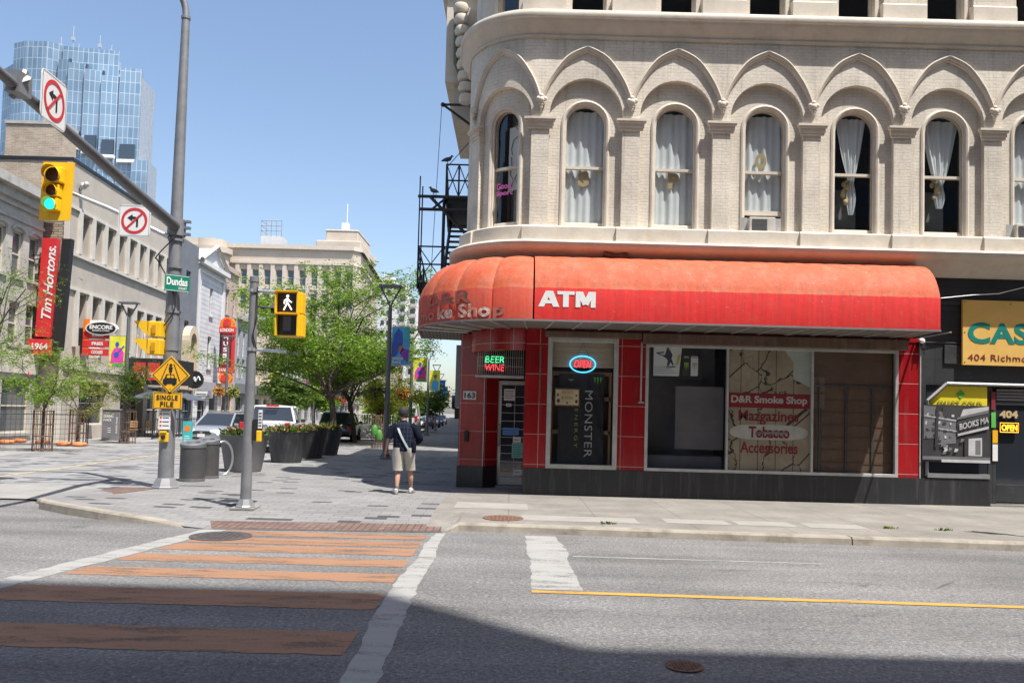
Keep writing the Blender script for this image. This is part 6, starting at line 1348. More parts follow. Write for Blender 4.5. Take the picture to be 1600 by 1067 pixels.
# waste bins
def perforated():
    m, N, L, b = newmat('perforated_metal'); b.inputs['Metallic'].default_value = .5; b.inputs['Roughness'].default_value = .5
    v = N.new('ShaderNodeTexVoronoi'); v.inputs['Scale'].default_value = 90; v.inputs['Randomness'].default_value = 0; t = N.new('ShaderNodeTexCoord'); L.new(t.outputs['UV'], v.inputs['Vector'])
    c = ramp(N, L, v.outputs['Distance'], [(.28, (.03, .03, .032)), (.36, (.12, .12, .125))])
    L.new(mix(N, L, ramp(N, L, noise(N, L, 2.5, 6), [(.35, G3(0)), (.7, G3(.5))]), c, (.16, .15, .14)), b.inputs['Base Color'])
perforated()
def bin_(x, y, r, h, label):
    t = thing('waste_bin', label, 'bin', (x, y, 0), 'waste bins by the tall pole'); mb = MB()
    n = 28; pr = [(r, .05), (r, .2), (r, h-.12)]; vs = []; uv = []
    for rr, z in pr:
        for k in range(n+1): a = 2*pi*k/n; vs.append((rr*cos(a), rr*sin(a), z)); uv.append((a*r, z))
    mb.add(vs, [(i*(n+1)+k, i*(n+1)+k+1, (i+1)*(n+1)+k+1, (i+1)*(n+1)+k) for i in range(2) for k in range(n)], 0, uv); mb.build('drum', 'perforated_metal', t, smooth=50, local=True)
    mb = MB(); mb.lathe([(r+.012, h-.13), (r+.012, h-.02), (r-.02, h), (r-.05, h-.02), (r*.55, h-.01), (r*.5, h-.06), (.01, h-.07)], (0, 0, 0), 28); mb.v = [(a, b, c+(.05*b/r if c > h-.1 else 0)) for a, b, c in mb.v]; mb.build('lid', 'dark_pole', t, smooth=40, local=True)
    mb = MB(); mb.lathe([(r+.01, .0), (r+.01, .06), (r-.01, .07)], (0, 0, 0), 28); mb.build('foot_ring', 'dark_pole', t, local=True)
bin_(-7.58, 19.1, .285, .93, 'front round waste bin of perforated dark metal by the tall pole'); bin_(-7.56, 20.0, .27, .98, 'rear waste bin half hidden behind the front one')
# bicycle ring
mb = MB(); mb.tube([(-7.56+.24*cos(a*pi/16)*.75, 21.05+.24*cos(a*pi/16)*.9, .44+.44*sin(a*pi/16)) for a in range(33)], .03, 8); mb.lathe([(.1, 0), (.1, .02)], (-7.42, 21.05, 0), 12); tag(mb.build('bicycle_rack', 'steel', smooth=50), 'oval metal bicycle ring in front of the nearest planter', 'bike rack')
# ------------------------------------------------------------------ foliage helpers
def leafmat(name, c1, c2, tr=.35):
    m, N, L, b = newmat(name); N.remove(b); o = N.new('ShaderNodeObjectInfo'); g = N.new('ShaderNodeNewGeometry')
    c = ramp(N, L, g.outputs['Random Per Island'], [(0, c1), (.55, tuple((x+y)/2 for x, y in zip(c1, c2))), (1, c2)])
    d = N.new('ShaderNodeBsdfDiffuse'); L.new(c, d.inputs[0]); t = N.new('ShaderNodeBsdfTranslucent'); L.new(mix(N, L, 1, c, (1.25, 1.3, .6), 'MULTIPLY'), t.inputs[0])
    gl = N.new('ShaderNodeBsdfGlossy'); gl.inputs['Roughness'].default_value = .45
    m1 = N.new('ShaderNodeMixShader'); m1.inputs[0].default_value = tr; L.new(d.outputs[0], m1.inputs[1]); L.new(t.outputs[0], m1.inputs[2])
    m2 = N.new('ShaderNodeMixShader'); m2.inputs[0].default_value = .015; L.new(m1.outputs[0], m2.inputs[1]); L.new(gl.outputs[0], m2.inputs[2]); L.new(m2.outputs[0], N['Material Output'].inputs[0])
leafmat('locust_leaf', (.085, .165, .02), (.24, .36, .05)); leafmat('dark_leaf', (.045, .085, .02), (.12, .19, .035)); leafmat('yellow_leaf', (.15, .18, .025), (.33, .34, .055)); leafmat('shrub_leaf', (.035, .07, .02), (.12, .17, .05)); leafmat('flower_leaf', (.35, .15, .12), (.6, .3, .28)); leafmat('grass_blade', (.22, .19, .10), (.3, .3, .1)); leafmat('orange_flower', (.5, .2, .05), (.65, .4, .12))
M('bark', (.075, .06, .048), .9, .3, 8, .5, 30); M('bark_pale', (.30, .26, .2), .9, .25, 8, .4, 30); M('orange_bag', (.55, .19, .07), .7, .15, 9); M('soil', (.06, .045, .03), .95)
def leaf(mb, p, d, s, r, wid=.45):
    d = d.normalized(); a = d.cross(Vector((r.uniform(-1, 1), r.uniform(-1, 1), r.uniform(-1, 1))))
    if a.length < .05: a = d.orthogonal()
    a.normalize(); mb.add([p, p+d*s*.5+a*s*wid*.5, p+d*s, p+d*s*.5-a*s*wid*.5], [(0, 1, 2, 3)])
def spray(mb, p, r, s, n, spread, drop=-.25):
    """a frond: leaflets along a drooping stalk"""
    az = r.uniform(0, 2*pi); d = Vector((cos(az), sin(az), r.uniform(-.5, .35))).normalized(); L_ = spread
    side = d.cross(ZZ).normalized()
    for k in range(n):
        t = (k+1)/n; q = p+d*(L_*t)+ZZ*(drop*L_*t*t); leaf(mb, q, (side*(1 if k % 2 else -1)+d*.5+ZZ*r.uniform(-.5, .2)), s*r.uniform(.7, 1.2), r, .42)
def tree(name, label, base, h, spread, mat, seed, trunk_r=.1, fork=.3, n_limb=6, dens=26, ls=.14, lean=(0, 0), flat=.6, group=None, bark='bark', crown_low=.35, cluster=.7):
    r = random.Random(seed); B = Vector(base); t = thing(name, label, 'tree', B, group); tr = MB(); cr = MB()
    top = B+Vector((lean[0], lean[1], h*fork)); tr.tube([B-ZZ*.05, B+Vector((lean[0]*.4, lean[1]*.4, h*fork*.5)), top], [trunk_r*1.25, trunk_r, trunk_r*.9], 9)
    tips = []
    def grow(p, d, ln, rad, lev):
        q = p; pts = [p]; rs = [rad]
        for k in range(3):
            d = (d+Vector((r.uniform(-.25, .25), r.uniform(-.25, .25), r.uniform(-.12, .2)))).normalized(); q = q+d*(ln/3); pts.append(q); rs.append(rad*(1-.2*(k+1)))
            if lev > 0: tips.append(q)
        tr.tube(pts, rs, 6 if lev < 2 else 4)
        if lev < 2:
            for k in range(4 if lev == 0 else 3):
                az = r.uniform(0, 2*pi); nd = (d*.55+Vector((cos(az), sin(az), r.uniform(-.2, .5)))*.8).normalized(); grow(pts[r.choice((1, 2, 3))], nd, ln*r.uniform(.5, .72), rad*.5, lev+1)
    for k in range(n_limb):
        az = 2*pi*k/n_limb+r.uniform(-.4, .4); el = r.uniform(.35, 1.25)
        d = Vector((cos(az)*cos(el), sin(az)*cos(el), sin(el))); ln = (spread*cos(el)+h*(1-fork)*.75*sin(el))*r.uniform(.6, .85)
        grow(top-ZZ*r.uniform(0, h*fork*crown_low), d, ln, trunk_r*.55, 0)
    tr.build('trunk', bark, t, smooth=50)
    for q in tips:
        for k in range(max(2, int(dens/6))): spray(cr, q+Vector((r.gauss(0, .28), r.gauss(0, .28), r.gauss(0, .2)))*cluster, r, ls, 7, cluster*r.uniform(.5, 1.0))
    cr.build('crown', mat, t); return t
tree('locust_tree', 'large light green locust tree with a forked trunk in mid pavement', (-9.15, 41.6, 0), 10.4, 3.2, 'locust_leaf', 6, .15, .33, 11, 84, .15, (-.4, 0), cluster=.9)
tree('locust_tree', 'second leafy street tree with a thin trunk, right of the forked one', (-8.75, 44.9, 0), 6.4, 1.7, 'locust_leaf', 14, .11, .4, 7, 60, .14, (-.4, 0), cluster=.75)
tree('ornamental_tree', 'small ornamental tree with yellow green leaves behind the walking person', (-7.6, 47.6, 0), 4.6, 1.5, 'yellow_leaf', 3, .06, .35, 6, 46, .13, cluster=.65)
tree('street_tree', 'dark green bushy tree on the right pavement near the far parked cars', (-8.1, 71, 0), 5.0, 1.8, 'dark_leaf', 4, .08, .3, 6, 26, .26, cluster=.8)
tree('locust_tree', 'feathery tree reaching in from the left edge in front of the red sign', (-20.6, 31.0, 0), 7.4, 3.0, 'locust_leaf', 12, .09, .5, 7, 18, .09, (.0, 0), cluster=.7)
tree('young_tree', 'young bushy tree in a metal guard, nearest the left edge', (-17.05, 29.1, 0), 4.3, .75, 'locust_leaf', 21, .045, .45, 6, 24, .08, cluster=.4)
tree('young_tree', 'young thin tree with yellowing fronds in a metal guard', (-18.0, 33.2, 0), 4.6, 1.0, 'yellow_leaf', 22, .04, .35, 5, 12, .085, cluster=.5)
tree('young_tree', 'young dark green tree in a metal guard beside a lamp post', (-17.5, 36.5, 0), 4.0, .8, 'dark_leaf', 23, .045, .5, 6, 22, .08, cluster=.4)
for i, (x, y, h, sp, lab) in enumerate([(-19.3, 68, 5.5, 1.8, 'street tree on the left pavement seen through the big locust crown'), (-21.2, 86, 5.5, 1.8, 'far street tree on the left pavement under the big locust crown'), (-9.9, 62, 3.0, 1.3, 'low round tree just beyond the white patio fence')]):
    tree('street_tree', lab, (x, y, 0), h, sp, 'locust_leaf' if i else 'dark_leaf', 31+i, .08, .4 if i < 2 else .2, 6, 20, .3, cluster=.8)
M('bag_green', (.06, .22, .03), .7)
t = thing('parking_sign', 'unseen sign post added past the right edge to cast a pavement shadow', 'sign', (9.0, 12.75, 0)); mb = MB(); mb.tube([(9.0, 12.75, 0), (9.0, 12.75, 3.1)], .045, 6); mb.build('post', 'galvanised', t)  # unseen post and panels added for the shadow they throw on the pavement
for z in (2.2, 2.7): mb = MB(); mb.box(8.8, 9.2, 12.68, 12.7, z, z+.42); mb.build('panel', 'sign_white', t)
def guard(x, y, label, h=1.5, r=.33):
    mb = MB()
    for k in range(14): a = 2*pi*k/14; mb.tube([(x+r*cos(a), y+r*sin(a), 0), (x+r*cos(a), y+r*sin(a), h)], .014, 4)
    for z in (.08, .55, h*.65, h-.03): mb.tube([(x+r*cos(2*pi*k/14), y+r*sin(2*pi*k/14), z) for k in range(15)], .014, 4)
    return tag(mb.build('tree_guard', 'rust_iron'), label, 'tree guard', 'metal tree guards')
guard(-17.05, 29.1, 'rusty tree guard round the bushy tree nearest the left edge'); guard(-18.0, 33.2, 'tree guard round the thin tree with yellowing fronds'); guard(-17.5, 36.5, 'tree guard round the young dark tree by the lamp post'); guard(-6.4, 38.5, 'dark tree guard left of the walking person', 1.6, .3)
mb = MB(); 
for dx, z in ((-.12, .62), (.1, .4)): mb.lathe([(.02, 0), (.15, .03), (.17, .25), (.12, .45), (.05, .52), (.07, .56)], (-6.4+dx, 38.2, z), 10)
tag(mb.build('watering_bag', 'bag_green', smooth=60), 'green watering bags in the guard beside the walking person', 'bag')
for i, (px, py, lab) in enumerate([(8, 694, 'orange sandbag flat on the paving at the left edge'), (28, 692, 'orange sandbag beside the one at the left edge'), (65, 694, 'orange sandbag behind the guard of the bushy tree'), (97, 697, 'single orange sandbag to the right of the bushy tree'), (122, 698, 'small orange sandbag by the thin tree guard')]):
    p = atG(px, py); mb = MB(); mb.ball((p.x, p.y, .09), .22, 12, 7, 0, (1.2, .8, .55)); mb.ball((p.x+.2, p.y+.05, .11), .16, 10, 6, 0, (1, .8, .5)); tag(mb.build('sandbag', 'orange_bag', smooth=70), lab, 'sandbag', 'orange sandbags')
# ------------------------------------------------------------------ planters
M('planter_dark', (.045, .046, .05), .6, .2, 2, dirt=(.16, .16, .16), dirtamt=.6, streak=True); M('planter_grey', (.15, .15, .155), .65, .12, 2, dirt=(.2, .2, .2), dirtamt=.3)
def planter(x, y, mat, label, i):
    t = thing('planter', label, 'planter', (x, y, 0), 'big street planters'); mb = MB(); mb.lathe([(.46, 0), (.49, .02), (.66, .98), (.68, 1.02), (.62, 1.02), (.60, .93), (.01, .93)], (0, 0, 0), 30); mb.build('pot', mat, t, smooth=40, local=True)
    mb = MB(); mb.lathe([(.595, .935), (.3, .97), (.01, .98)], (0, 0, 0), 20, cap=False); mb.build('soil', 'soil', t, local=True)
    r = random.Random(50+i)
    p = thing('planter_plant', ['leafy plants and pale pink flowers in the grey nearest planter', 'spiky grass and leaves in the second planter', 'dense dark leaves and grass in the third planter', 'tall reddish leaves in the farthest planter'][i], 'plant', (x, y, .93)); mb = MB()
    for k in range(300):
        a, rr = r.uniform(0, 2*pi), .6*math.sqrt(r.random()); leaf(mb, Vector((rr*cos(a), rr*sin(a), r.uniform(.0, .26)*(1.15-rr))), Vector((cos(a), sin(a), r.uniform(.2, 1.4))), r.uniform(.1, .2), r, .5)
    mb.build('leaves', ['shrub_leaf', 'dark_leaf', 'shrub_leaf', 'dark_leaf'][i], p, local=True)
    mb = MB()
    for k in range(70):
        a, rr = r.uniform(0, 2*pi), .62*math.sqrt(r.random()); leaf(mb, Vector((rr*cos(a), rr*sin(a), r.uniform(.05, .25))), Vector((r.uniform(-1, 1), r.uniform(-1, 1), .4)), .1, r, .9)
    mb.build('flowers', 'flower_leaf', p, local=True)
    mb = MB()
    for k in range([8, 40, 46, 60][i]):
        a = r.uniform(0, 2*pi); d = Vector((cos(a)*.5, sin(a)*.5, 1)); q = Vector((.1*cos(a), .1*sin(a), 0)); leaf(mb, q, d, r.uniform(.25, .5), r, .06)
    mb.build('grass_blades', 'grass_blade', p, local=True)
planter(-7.5, 22.5, 'planter_grey', 'mid grey tapered planter behind the thinner pole, nearest of the row', 0); planter(-7.47, 26.7, 'planter_dark', 'dark tapered planter, second from the thinner pole', 1); planter(-7.42, 29.4, 'planter_dark', 'dark tapered planter half hidden behind the second one', 2); planter(-7.38, 31.8, 'planter_dark', 'dark tapered planter farthest down the row', 3)
# ------------------------------------------------------------------ lamp posts with banners and baskets
def lamp(s, Y, label):
    x = SX(s, Y); t = thing('street_lamp', label, 'street lamp', (x, Y, 0), 'street lamps of the cross street')
    mb = MB(); mb.tube([(0, 0, 0), (0, 0, 3), (0, 0, 5.7)], [.11, .09, .075], 10); mb.lathe([(.2, 0), (.2, .1), (.13, .25)], (0, 0, 0), 12); mb.build('post', 'dark_pole', t, smooth=50, local=True)
    mb = MB()
    for e in (-1, 1): mb.tube(spline([(0, 0, 5.6), (e*.07, 0, 5.9), (e*.32, 0, 6.35), (e*.36, 0, 6.48)], 4), .035, 6)
    mb.box(-.42, .42, -.2, .2, 6.47, 6.55); mb.build('lamp_head', 'dark_pole', t, local=True); return x, Y
lamps = [(-2.7, 30, 'lamp post with flared head behind the big blue banner'), (-2.75, 45.5, 'lamp post carrying the magenta and yellow banner'), (-2.4, 61, 'third lamp post along the right pavement'), (-2.3, 79, 'fourth lamp post along the right pavement'), (-2.3, 97, 'far lamp post with small coloured banners on the right pavement'), (-2.3, 115, 'farthest lamp post on the right pavement'),
         (-15.5, 37, 'lamp post beside the young dark tree on the left pavement'), (-15.5, 53, 'lamp post with flower baskets below the music hall sign'), (-15.5, 69, 'left pavement lamp post behind the walk signal'), (-15.5, 85, 'left pavement lamp post seen through the locust tree')]
LP = [lamp(*a) for a in lamps]
def banner(x, Y, side, w, h, z, mats, draw, label):
    x0 = x+.1*side if side > 0 else x-.1-w; mb = MB(); mb.box(x0, x0+w, Y-.01, Y+.01, z, z+h, 0); mb.tube([(x, Y, z+h+.02), (x0+(w if side > 0 else 0), Y, z+h+.02)], .018, 5, 1); mb.tube([(x, Y, z-.02), (x0+(w if side > 0 else 0), Y, z-.02)], .018, 5, 1)
    P = lambda pts, mi: mb.poly([(a*w, b*h) for a, b in pts], (x0, Y-.012, z), XX, ZZ, mi, .004)
    draw(P, mb, x0, Y, z, w, h); return tag(mb.build('street_banner', mats), label, 'banner', 'banners on the lamp posts')
def guitar(P, mb, x0, Y, z, w, h):
    P([(.2, .0), (.95, .0), (.95, .1), (.2, .1)], 2); P([(.1, .1), (.9, .1), (.95, .45), (.7, .62), (.3, .6), (.12, .42)], 3); mb.poly([(w*(.48+.13*cos(k)), h*(.72+.1*sin(k))) for k in range(6)], (x0, Y-.012, z), XX, ZZ, 4, .004)
    mb.poly([(w*(.45+.17*cos(k*.7)), h*(.38+.1*sin(k*.7))) for k in range(9)], (x0, Y-.018, z), XX, ZZ, 4, .003); mb.poly([(w*.5, h*.38), (w*.95, h*.66), (w*.9, h*.7), (w*.48, h*.43)], (x0, Y-.02, z), XX, ZZ, 4, .003)
def figure(P, mb, x0, Y, z, w, h):
    P([(.2, .0), (.85, .0), (.9, .4), (.65, .55), (.35, .5), (.2, .3)], 3); mb.poly([(w*(.55+.15*cos(k)), h*(.66+.11*sin(k))) for k in range(6)], (x0, Y-.012, z), XX, ZZ, 2, .004); P([(.38, .7), (.75, .72), (.7, .82), (.42, .8)], 4)
gm = ['banner_yellow', 'alu', 'leaf_green', 'magenta', 'deep_blue']; fm = ['banner_yellow', 'alu', 'wood_tan', 'sky_blue', 'leaf_green']
def blueb(P, mb, x0, Y, z, w, h):
    P([(.0, .45), (.12, .8), (.35, .98), (.6, .85), (.62, .55), (.4, .5), (.35, .3), (.0, .1)], 2); P([(.38, .52), (.6, .56), (.66, .42), (.5, .3), (.4, .38)], 3); P([(.45, .3), (.9, .05), (.97, .4), (.6, .45)], 4); P([(.7, .6), (.97, .7), (.97, .97), (.65, .97)], 5)
    mb.text('DUNDAS', (x0+w*.06, Y-.022, z+h*.13), XX, ZZ, w*.6, h*.075, 6, .003, .03); mb.text('PLACE', (x0+w*.06, Y-.022, z+h*.03), XX, ZZ, w*.48, h*.075, 6, .003, .03)
M('face_tan', (.45, .2, .1), .6)
banner(*LP[0], 1, .68, 1.42, 3.55, ['sky_blue', 'alu', 'deep_blue', 'face_tan', 'purple', 'teal_sign', 'sign_white'], blueb, 'large blue banner with a profile, largest on the right pavement')
banner(*LP[1], 1, .78, 1.35, 3.55, gm, guitar, 'yellow banner with a magenta guitar player right of the person')
banner(*LP[2], 1, .8, 1.5, 3.5, fm, figure, 'yellow banner with a blue figure on the third right lamp post'); banner(*LP[3], 1, .8, 1.5, 3.5, ['deep_blue', 'alu', 'purple', 'sky_blue', 'teal_sign'], figure, 'dark blue banner on the fourth right lamp post')
banner(*LP[4], 1, .8, 1.5, 3.5, ['sky_blue', 'alu', 'deep_blue', 'teal_sign', 'purple'], figure, 'small pale blue banner far down the right pavement'); banner(*LP[5], 1, .8, 1.5, 3.5, ['orange', 'alu', 'sign_red', 'banner_yellow', 'sign_red'], figure, 'small orange banner farthest down the right pavement')
banner(*LP[6], -1, .72, 1.4, 3.55, ['banner_yellow', 'alu', 'leaf_green', 'magenta', 'deep_blue'], guitar, 'yellow green banner with a magenta guitar player by the burger sign')
banner(*LP[8], -1, .8, 1.5, 3.5, fm, figure, 'yellow banner with a blue figure right of the thinner pole'); banner(*LP[9], -1, .8, 1.5, 3.5, ['magenta', 'alu', 'purple', 'banner_yellow', 'purple'], guitar, 'magenta and purple banner under the locust tree')
def basket(x, Y, z, label, seed, side):
    r = random.Random(seed); q = Vector((x+.45*side, Y, z)); t = thing('hanging_basket', label, 'flower basket', q, 'flower baskets on the lamp posts'); mb = MB()
    for k in range(260):
        d = Vector((r.gauss(0, 1), r.gauss(0, 1), r.gauss(0, .8))).normalized(); leaf(mb, d*r.uniform(.1, .36)+Vector((0, 0, -.05)), d+ZZ*-.4, .16, r, .6)
    mb.build('flowers', 'orange_flower' if seed % 2 else 'yellow_leaf', t, local=True); mb = MB(); mb.lathe([(.05, -.3), (.22, -.12), (.28, .05)], (0, 0, 0), 12); mb.tube([(0, 0, .05), (0, 0, .35), (-.45*side, 0, .35)], .012, 4); mb.build('basket_frame', 'black_metal', t, local=True)
for i, (k, sd, lab) in enumerate([(6, 1, 'flower basket on the lamp post by the young dark tree'), (7, -1, 'left flower basket below the music hall sign'), (7, 1, 'right flower basket below the music hall sign'), (8, 1, 'flower basket beside the yellow banner near the thinner pole'), (0, -1, 'trailing flower basket beside the big blue banner post'), (1, -1, 'flower basket left of the magenta guitar banner post'), (2, -1, 'orange flower basket on the third right lamp post')]):
    basket(LP[k][0], LP[k][1], 2.9 if k != 0 else 2.6, lab, i, sd)
# ------------------------------------------------------------------ other pavement things
Y = 39.2; x0, x1, z0, z1 = rect(159, 639, 186, 690, Y); x0 -= 0; t = thing('totem_sign', 'grey stone wayfinding totem lettered Dundas Place on the left pavement', 'totem', ((x0+x1)/2, Y, 0))
M('totem_grey', (.17, .165, .18), .7, .12)
mb = MB(); mb.box(x0, x1, Y, Y+.5, 0, z1-.07); mb.build('body', 'totem_grey', t, bevel=.02); mb = MB(); mb.box(x0-.03, x1+.03, Y-.03, Y+.53, z1-.069, z1); mb.build('cap', 'pole_grey', t, bevel=.02)
mb = MB(); mb.text('DUNDAS', (x0+.08, Y-.006, z1-.42), XX, ZZ, .48, .13, 0, .002, .02); mb.text('PLACE', (x0+.08, Y-.006, z1-.6), XX, ZZ, .38, .13, 0, .002, .02)
for k in range(3): mb.box(x0+.3, x0+.45, Y-.006, Y-.002, z1-.95-.1*k, z1-.92-.1*k)
mb.text('DUNDAS PLACE', (x1-.08, Y-.006, .35), (0, 0, 1), (-1, 0, 0), .8, .08, 0, .002, .02); mb.build('lettering', 'sign_white', t)
flat_sign('pavement_sign', 'teal pavement sign board with an orange disc left of the silver car', 'sign', (285, 658, 300, 696), 33, ['teal_sign', 'orange', 'sign_white'], lambda m, o, w, h: [m.poly([(w*.5+w*.32*cos(k*pi/8), h*.7+w*.32*sin(k*pi/8)) for k in range(16)], o, XX, ZZ, 1)]+[m.obox(o+XX*(w*.2)+ZZ*(h*(.1+.09*k))-Vector((0, .004, 0)), XX*(w*(.6-.1*(k % 2))), Vector((0, .002, 0)), ZZ*(h*.03), 2) for k in range(4)], .06)
t = thing('parking_sign', 'small white and red sign on a thin dark post behind the person', 'sign', (-6.1, 36.5, 0)); p = atY(603.5, 614, 36.5)
mb = MB(); mb.tube([(p.x, 36.5, 0), (p.x, 36.5, p.z+.2)], .05, 6); mb.build('post', 'dark_pole', t); mb = MB(); mb.box(p.x-.13, p.x+.13, 36.4, 36.42, p.z-.2, p.z+.2, 0); mb.v and circ_ring(mb, Vector((p.x, 36.4, p.z+.03)), .06, .09, XX, ZZ, 1, .004); mb.build('panel', ['sign_white', 'sign_red'], t)
# white patio fence beyond the trees
t = thing('patio_fence', 'low white panel fence on the pavement behind the two locust trunks', 'fence', (-9.6, 52, 0)); a0, a1 = atG(505, 688), atG(580, 686); y = 50
mb = MB(); mb.box(-12.0, -7.2, y, y+.05, .05, 1.0); mb.build('panel', 'white_wall', t); mb = MB()
for k in range(30): mb.box(-12+.16*k, -11.96+.16*k, y, y+.04, 1.02, 1.55)
mb.box(-12, -7.2, y-.01, y+.06, 1.55, 1.62); mb.build('railing', 'sign_white', t)
for k in range(5): mb = MB(); mb.box(-12.03+1.2*k, -11.95+1.2*k, y-.04, y-.0, 0, 1.6); mb.build('post', 'alu', t)
# temporary wire fence at the left edge
t = thing('wire_fence', 'temporary see through wire fence panel in front of the left shopfront', 'fence', (-20.4, 30, 0)); A, B = Vector((-20.6, 30.2, 0)), Vector((-18.0, 34.0, 0)); mb = MB()
for k in range(25): q = A+(B-A)*k/24; mb.tube([q+ZZ*.1, q+ZZ*2.1], .006, 4)
for k in range(11): mb.tube([A+ZZ*(.1+.2*k), B+ZZ*(.1+.2*k)], .006, 4)
mb.build('wire_mesh', 'black_metal', t); mb = MB()
for z in (.1, 1.3, 2.1): mb.tube([A+ZZ*z, B+ZZ*z], .02, 5)
mb.tube([A, A+ZZ*2.1], .02, 5); mb.tube([B, B+ZZ*2.1], .02, 5); mb.build('frame', 'black_metal', t)
# patio: parasols, barrier, chairs
def parasol(x, y, label, i):
    t = thing('parasol', label, 'parasol', (x, y, 0), 'dark patio parasols'); mb = MB(); mb.lathe([(1.35, 2.15), (1.3, 2.2), (.7, 2.42), (.02, 2.6)], (x, y, 0), 8, cap=False); mb.build('canopy', M('parasol_cloth', (.06, .07, .09), .8) if 'parasol_cloth' not in MATS else 'parasol_cloth', t); mb = MB(); mb.tube([(x, y, 0), (x, y, 2.6)], .025, 6); mb.lathe([(.25, 0), (.25, .06)], (x, y, 0), 10); mb.build('pole', 'black_metal', t)
parasol(SX(-17.0, 44.5), 44.5, 'dark grey parasol over the patio left of the tall pole', 0); parasol(SX(-16.8, 49), 49, 'dark grey parasol right of the tall pole, beyond the first', 1)
t = thing('patio_barrier', 'black patio barrier with upright bars beyond the totem', 'barrier', (SX(-15.8, 42), 42, 0)); mb = MB()
for k in range(40): y = 41.5+.3*k; mb.box(SX(-15.9, y)-.015, SX(-15.9, y)+.015, y, y+.03, .08, 1.05)
for z in (.08, 1.05): mb.tube([(SX(-15.9, 41.5), 41.5, z), (SX(-15.9, 53.5), 53.5, z)], .03, 5)
mb.build('railing', 'black_metal', t)
for k in range(4): y = 41.5+4*k; mb = MB(); mb.tube([(SX(-15.9, y), y, 0), (SX(-15.9, y), y, 1.9)], .035, 6); mb.build('post', 'black_metal', t)
def pchair(x, y, rz, label):
    t = thing('patio_chair', label, 'chair', (x, y, 0), 'wooden patio chairs', rz); mb = MB()
    for k in range(4): mb.box(-.22, .22, -.2+.1*k, -.12+.1*k, .44, .47)
    mb.build('seat', 'wood_tan', t, local=True); mb = MB()
    for k in range(3): mb.box(-.22, .22, .2, .22, .56+.13*k, .66+.13*k)
    mb.build('backrest', 'wood_tan', t, local=True)
    for a in (-1, 1):
        for b in (-1, 1): mb = MB(); mb.tube([(.2*a, .2*b, 0), (.2*a, .2*b, .44 if b < 0 else .95)], .015, 5); mb.build('leg', 'black_metal', t, local=True)
for i, (px, py, rz, lab) in enumerate([(208, 684, .5, 'wooden patio chair just right of the lamp post'), (226, 683, -.4, 'wooden patio chair in the middle of the patio'), (238, 683, 2.4, 'wooden patio chair turned away beside the tall pole')]):
    p = atG(px, py); pchair(p.x, p.y, rz, lab)
# ------------------------------------------------------------------ weeds at the kerb
for i, (px, py, n, lab) in enumerate([(950, 819, 40, 'small green weed in a pavement crack near the shop kerb'), (1387, 826, 60, 'low yellow green weed on the right kerb'), (1474, 829, 50, 'dark green weed at the kerb edge on the right')]):
    p = atG(px, py); mb = MB(); r = random.Random(i)
    for k in range(n): a = r.uniform(0, 2*pi); leaf(mb, Vector((p.x+r.gauss(0, .06), p.y+r.gauss(0, .02), .0)), Vector((cos(a), sin(a), 1.1)), r.uniform(.03, .08), r, .35)
    tag(mb.build('weed', ['shrub_leaf', 'yellow_leaf', 'dark_leaf'][i]), lab, 'weed')
# ================================================================== CARS
def carpaint(name, col, metal=.5):
    m, N, L, b = newmat(name); b.inputs['Base Color'].default_value = rgba(col); b.inputs['Roughness'].default_value = .3; b.inputs['Metallic'].default_value = metal; b.inputs['Coat Weight'].default_value = 1; b.inputs['Coat Roughness'].default_value = .04
carpaint('silver_paint', (.42, .44, .48)); carpaint('white_car', (.72, .72, .72), 0); carpaint('dark_car', (.03, .045, .08), .3); carpaint('grey_car', (.2, .21, .23)); carpaint('lilac_car', (.33, .34, .42))
M('tyre', (.018, .018, .018), .85, .2, 10); emis('head_glass', (.8, .82, .85), .12); M('tail_red', (.45, .015, .02), .25); M('chrome', (.6, .6, .62), .2, metal=.9); M('bumper_black', (.03, .03, .032), .6)
def loft(mb, secs, mi=0, caps=True):
    n = len(secs[0]); o = len(mb.v); fs = []
    for i in range(len(secs)-1):
        for k in range(n): fs.append((i*n+k, i*n+(k+1) % n, (i+1)*n+(k+1) % n, (i+1)*n+k))
    if caps: fs += [tuple(range(n-1, -1, -1)), tuple((len(secs)-1)*n+k for k in range(n))]
    mb.add([p for s in secs for p in s], fs, mi)
def body_sec(y, zb, zt, hw):
    P = [(.86, zb), (.97, zb+.08), (1, zb+.28*(zt-zb)), (1, zb+.62*(zt-zb)), (.97, zt-.10), (.88, zt-.015), (.5, zt+.01)]
    R = [(hw*x, y, z) for x, z in P]; return R+[(-x, yy, z) for x, yy, z in R[::-1]]
CARW = {}
def wheel(t, x, y, r, w=.22):
    s = 1 if x > 0 else -1; mb = MB(); mb.lathe([(r*.62, -w/2), (r*.95, -w/2), (r, -w*.3), (r, w*.3), (r*.95, w/2), (r*.62, w/2)], (0, 0, 0), 22, cap=False); mb.v = [(x+v[2], y+v[0], r+v[1]) for v in mb.v]; wh = mb.build('wheel', 'tyre', t, smooth=40, local=True)
    mb = MB(); mb.lathe([(r*.63, w*.42), (r*.6, w*.46), (r*.5, w*.38), (.07, w*.42), (.01, w*.44)], (0, 0, 0), 22, cap=False)
    for k in range(5): a = 2*pi*k/5; mb.obox((cos(a)*.06-sin(a)*.03, sin(a)*.06+cos(a)*.03, w*.40), (cos(a)*r*.52, sin(a)*r*.52, 0), (sin(a)*.06, -cos(a)*.06, 0), (0, 0, .03))
    mb.v = [(x+v[2]*s, y+v[0], r+v[1]) for v in mb.v]; mb.build('rim', 'chrome', wh, smooth=40, local=True)
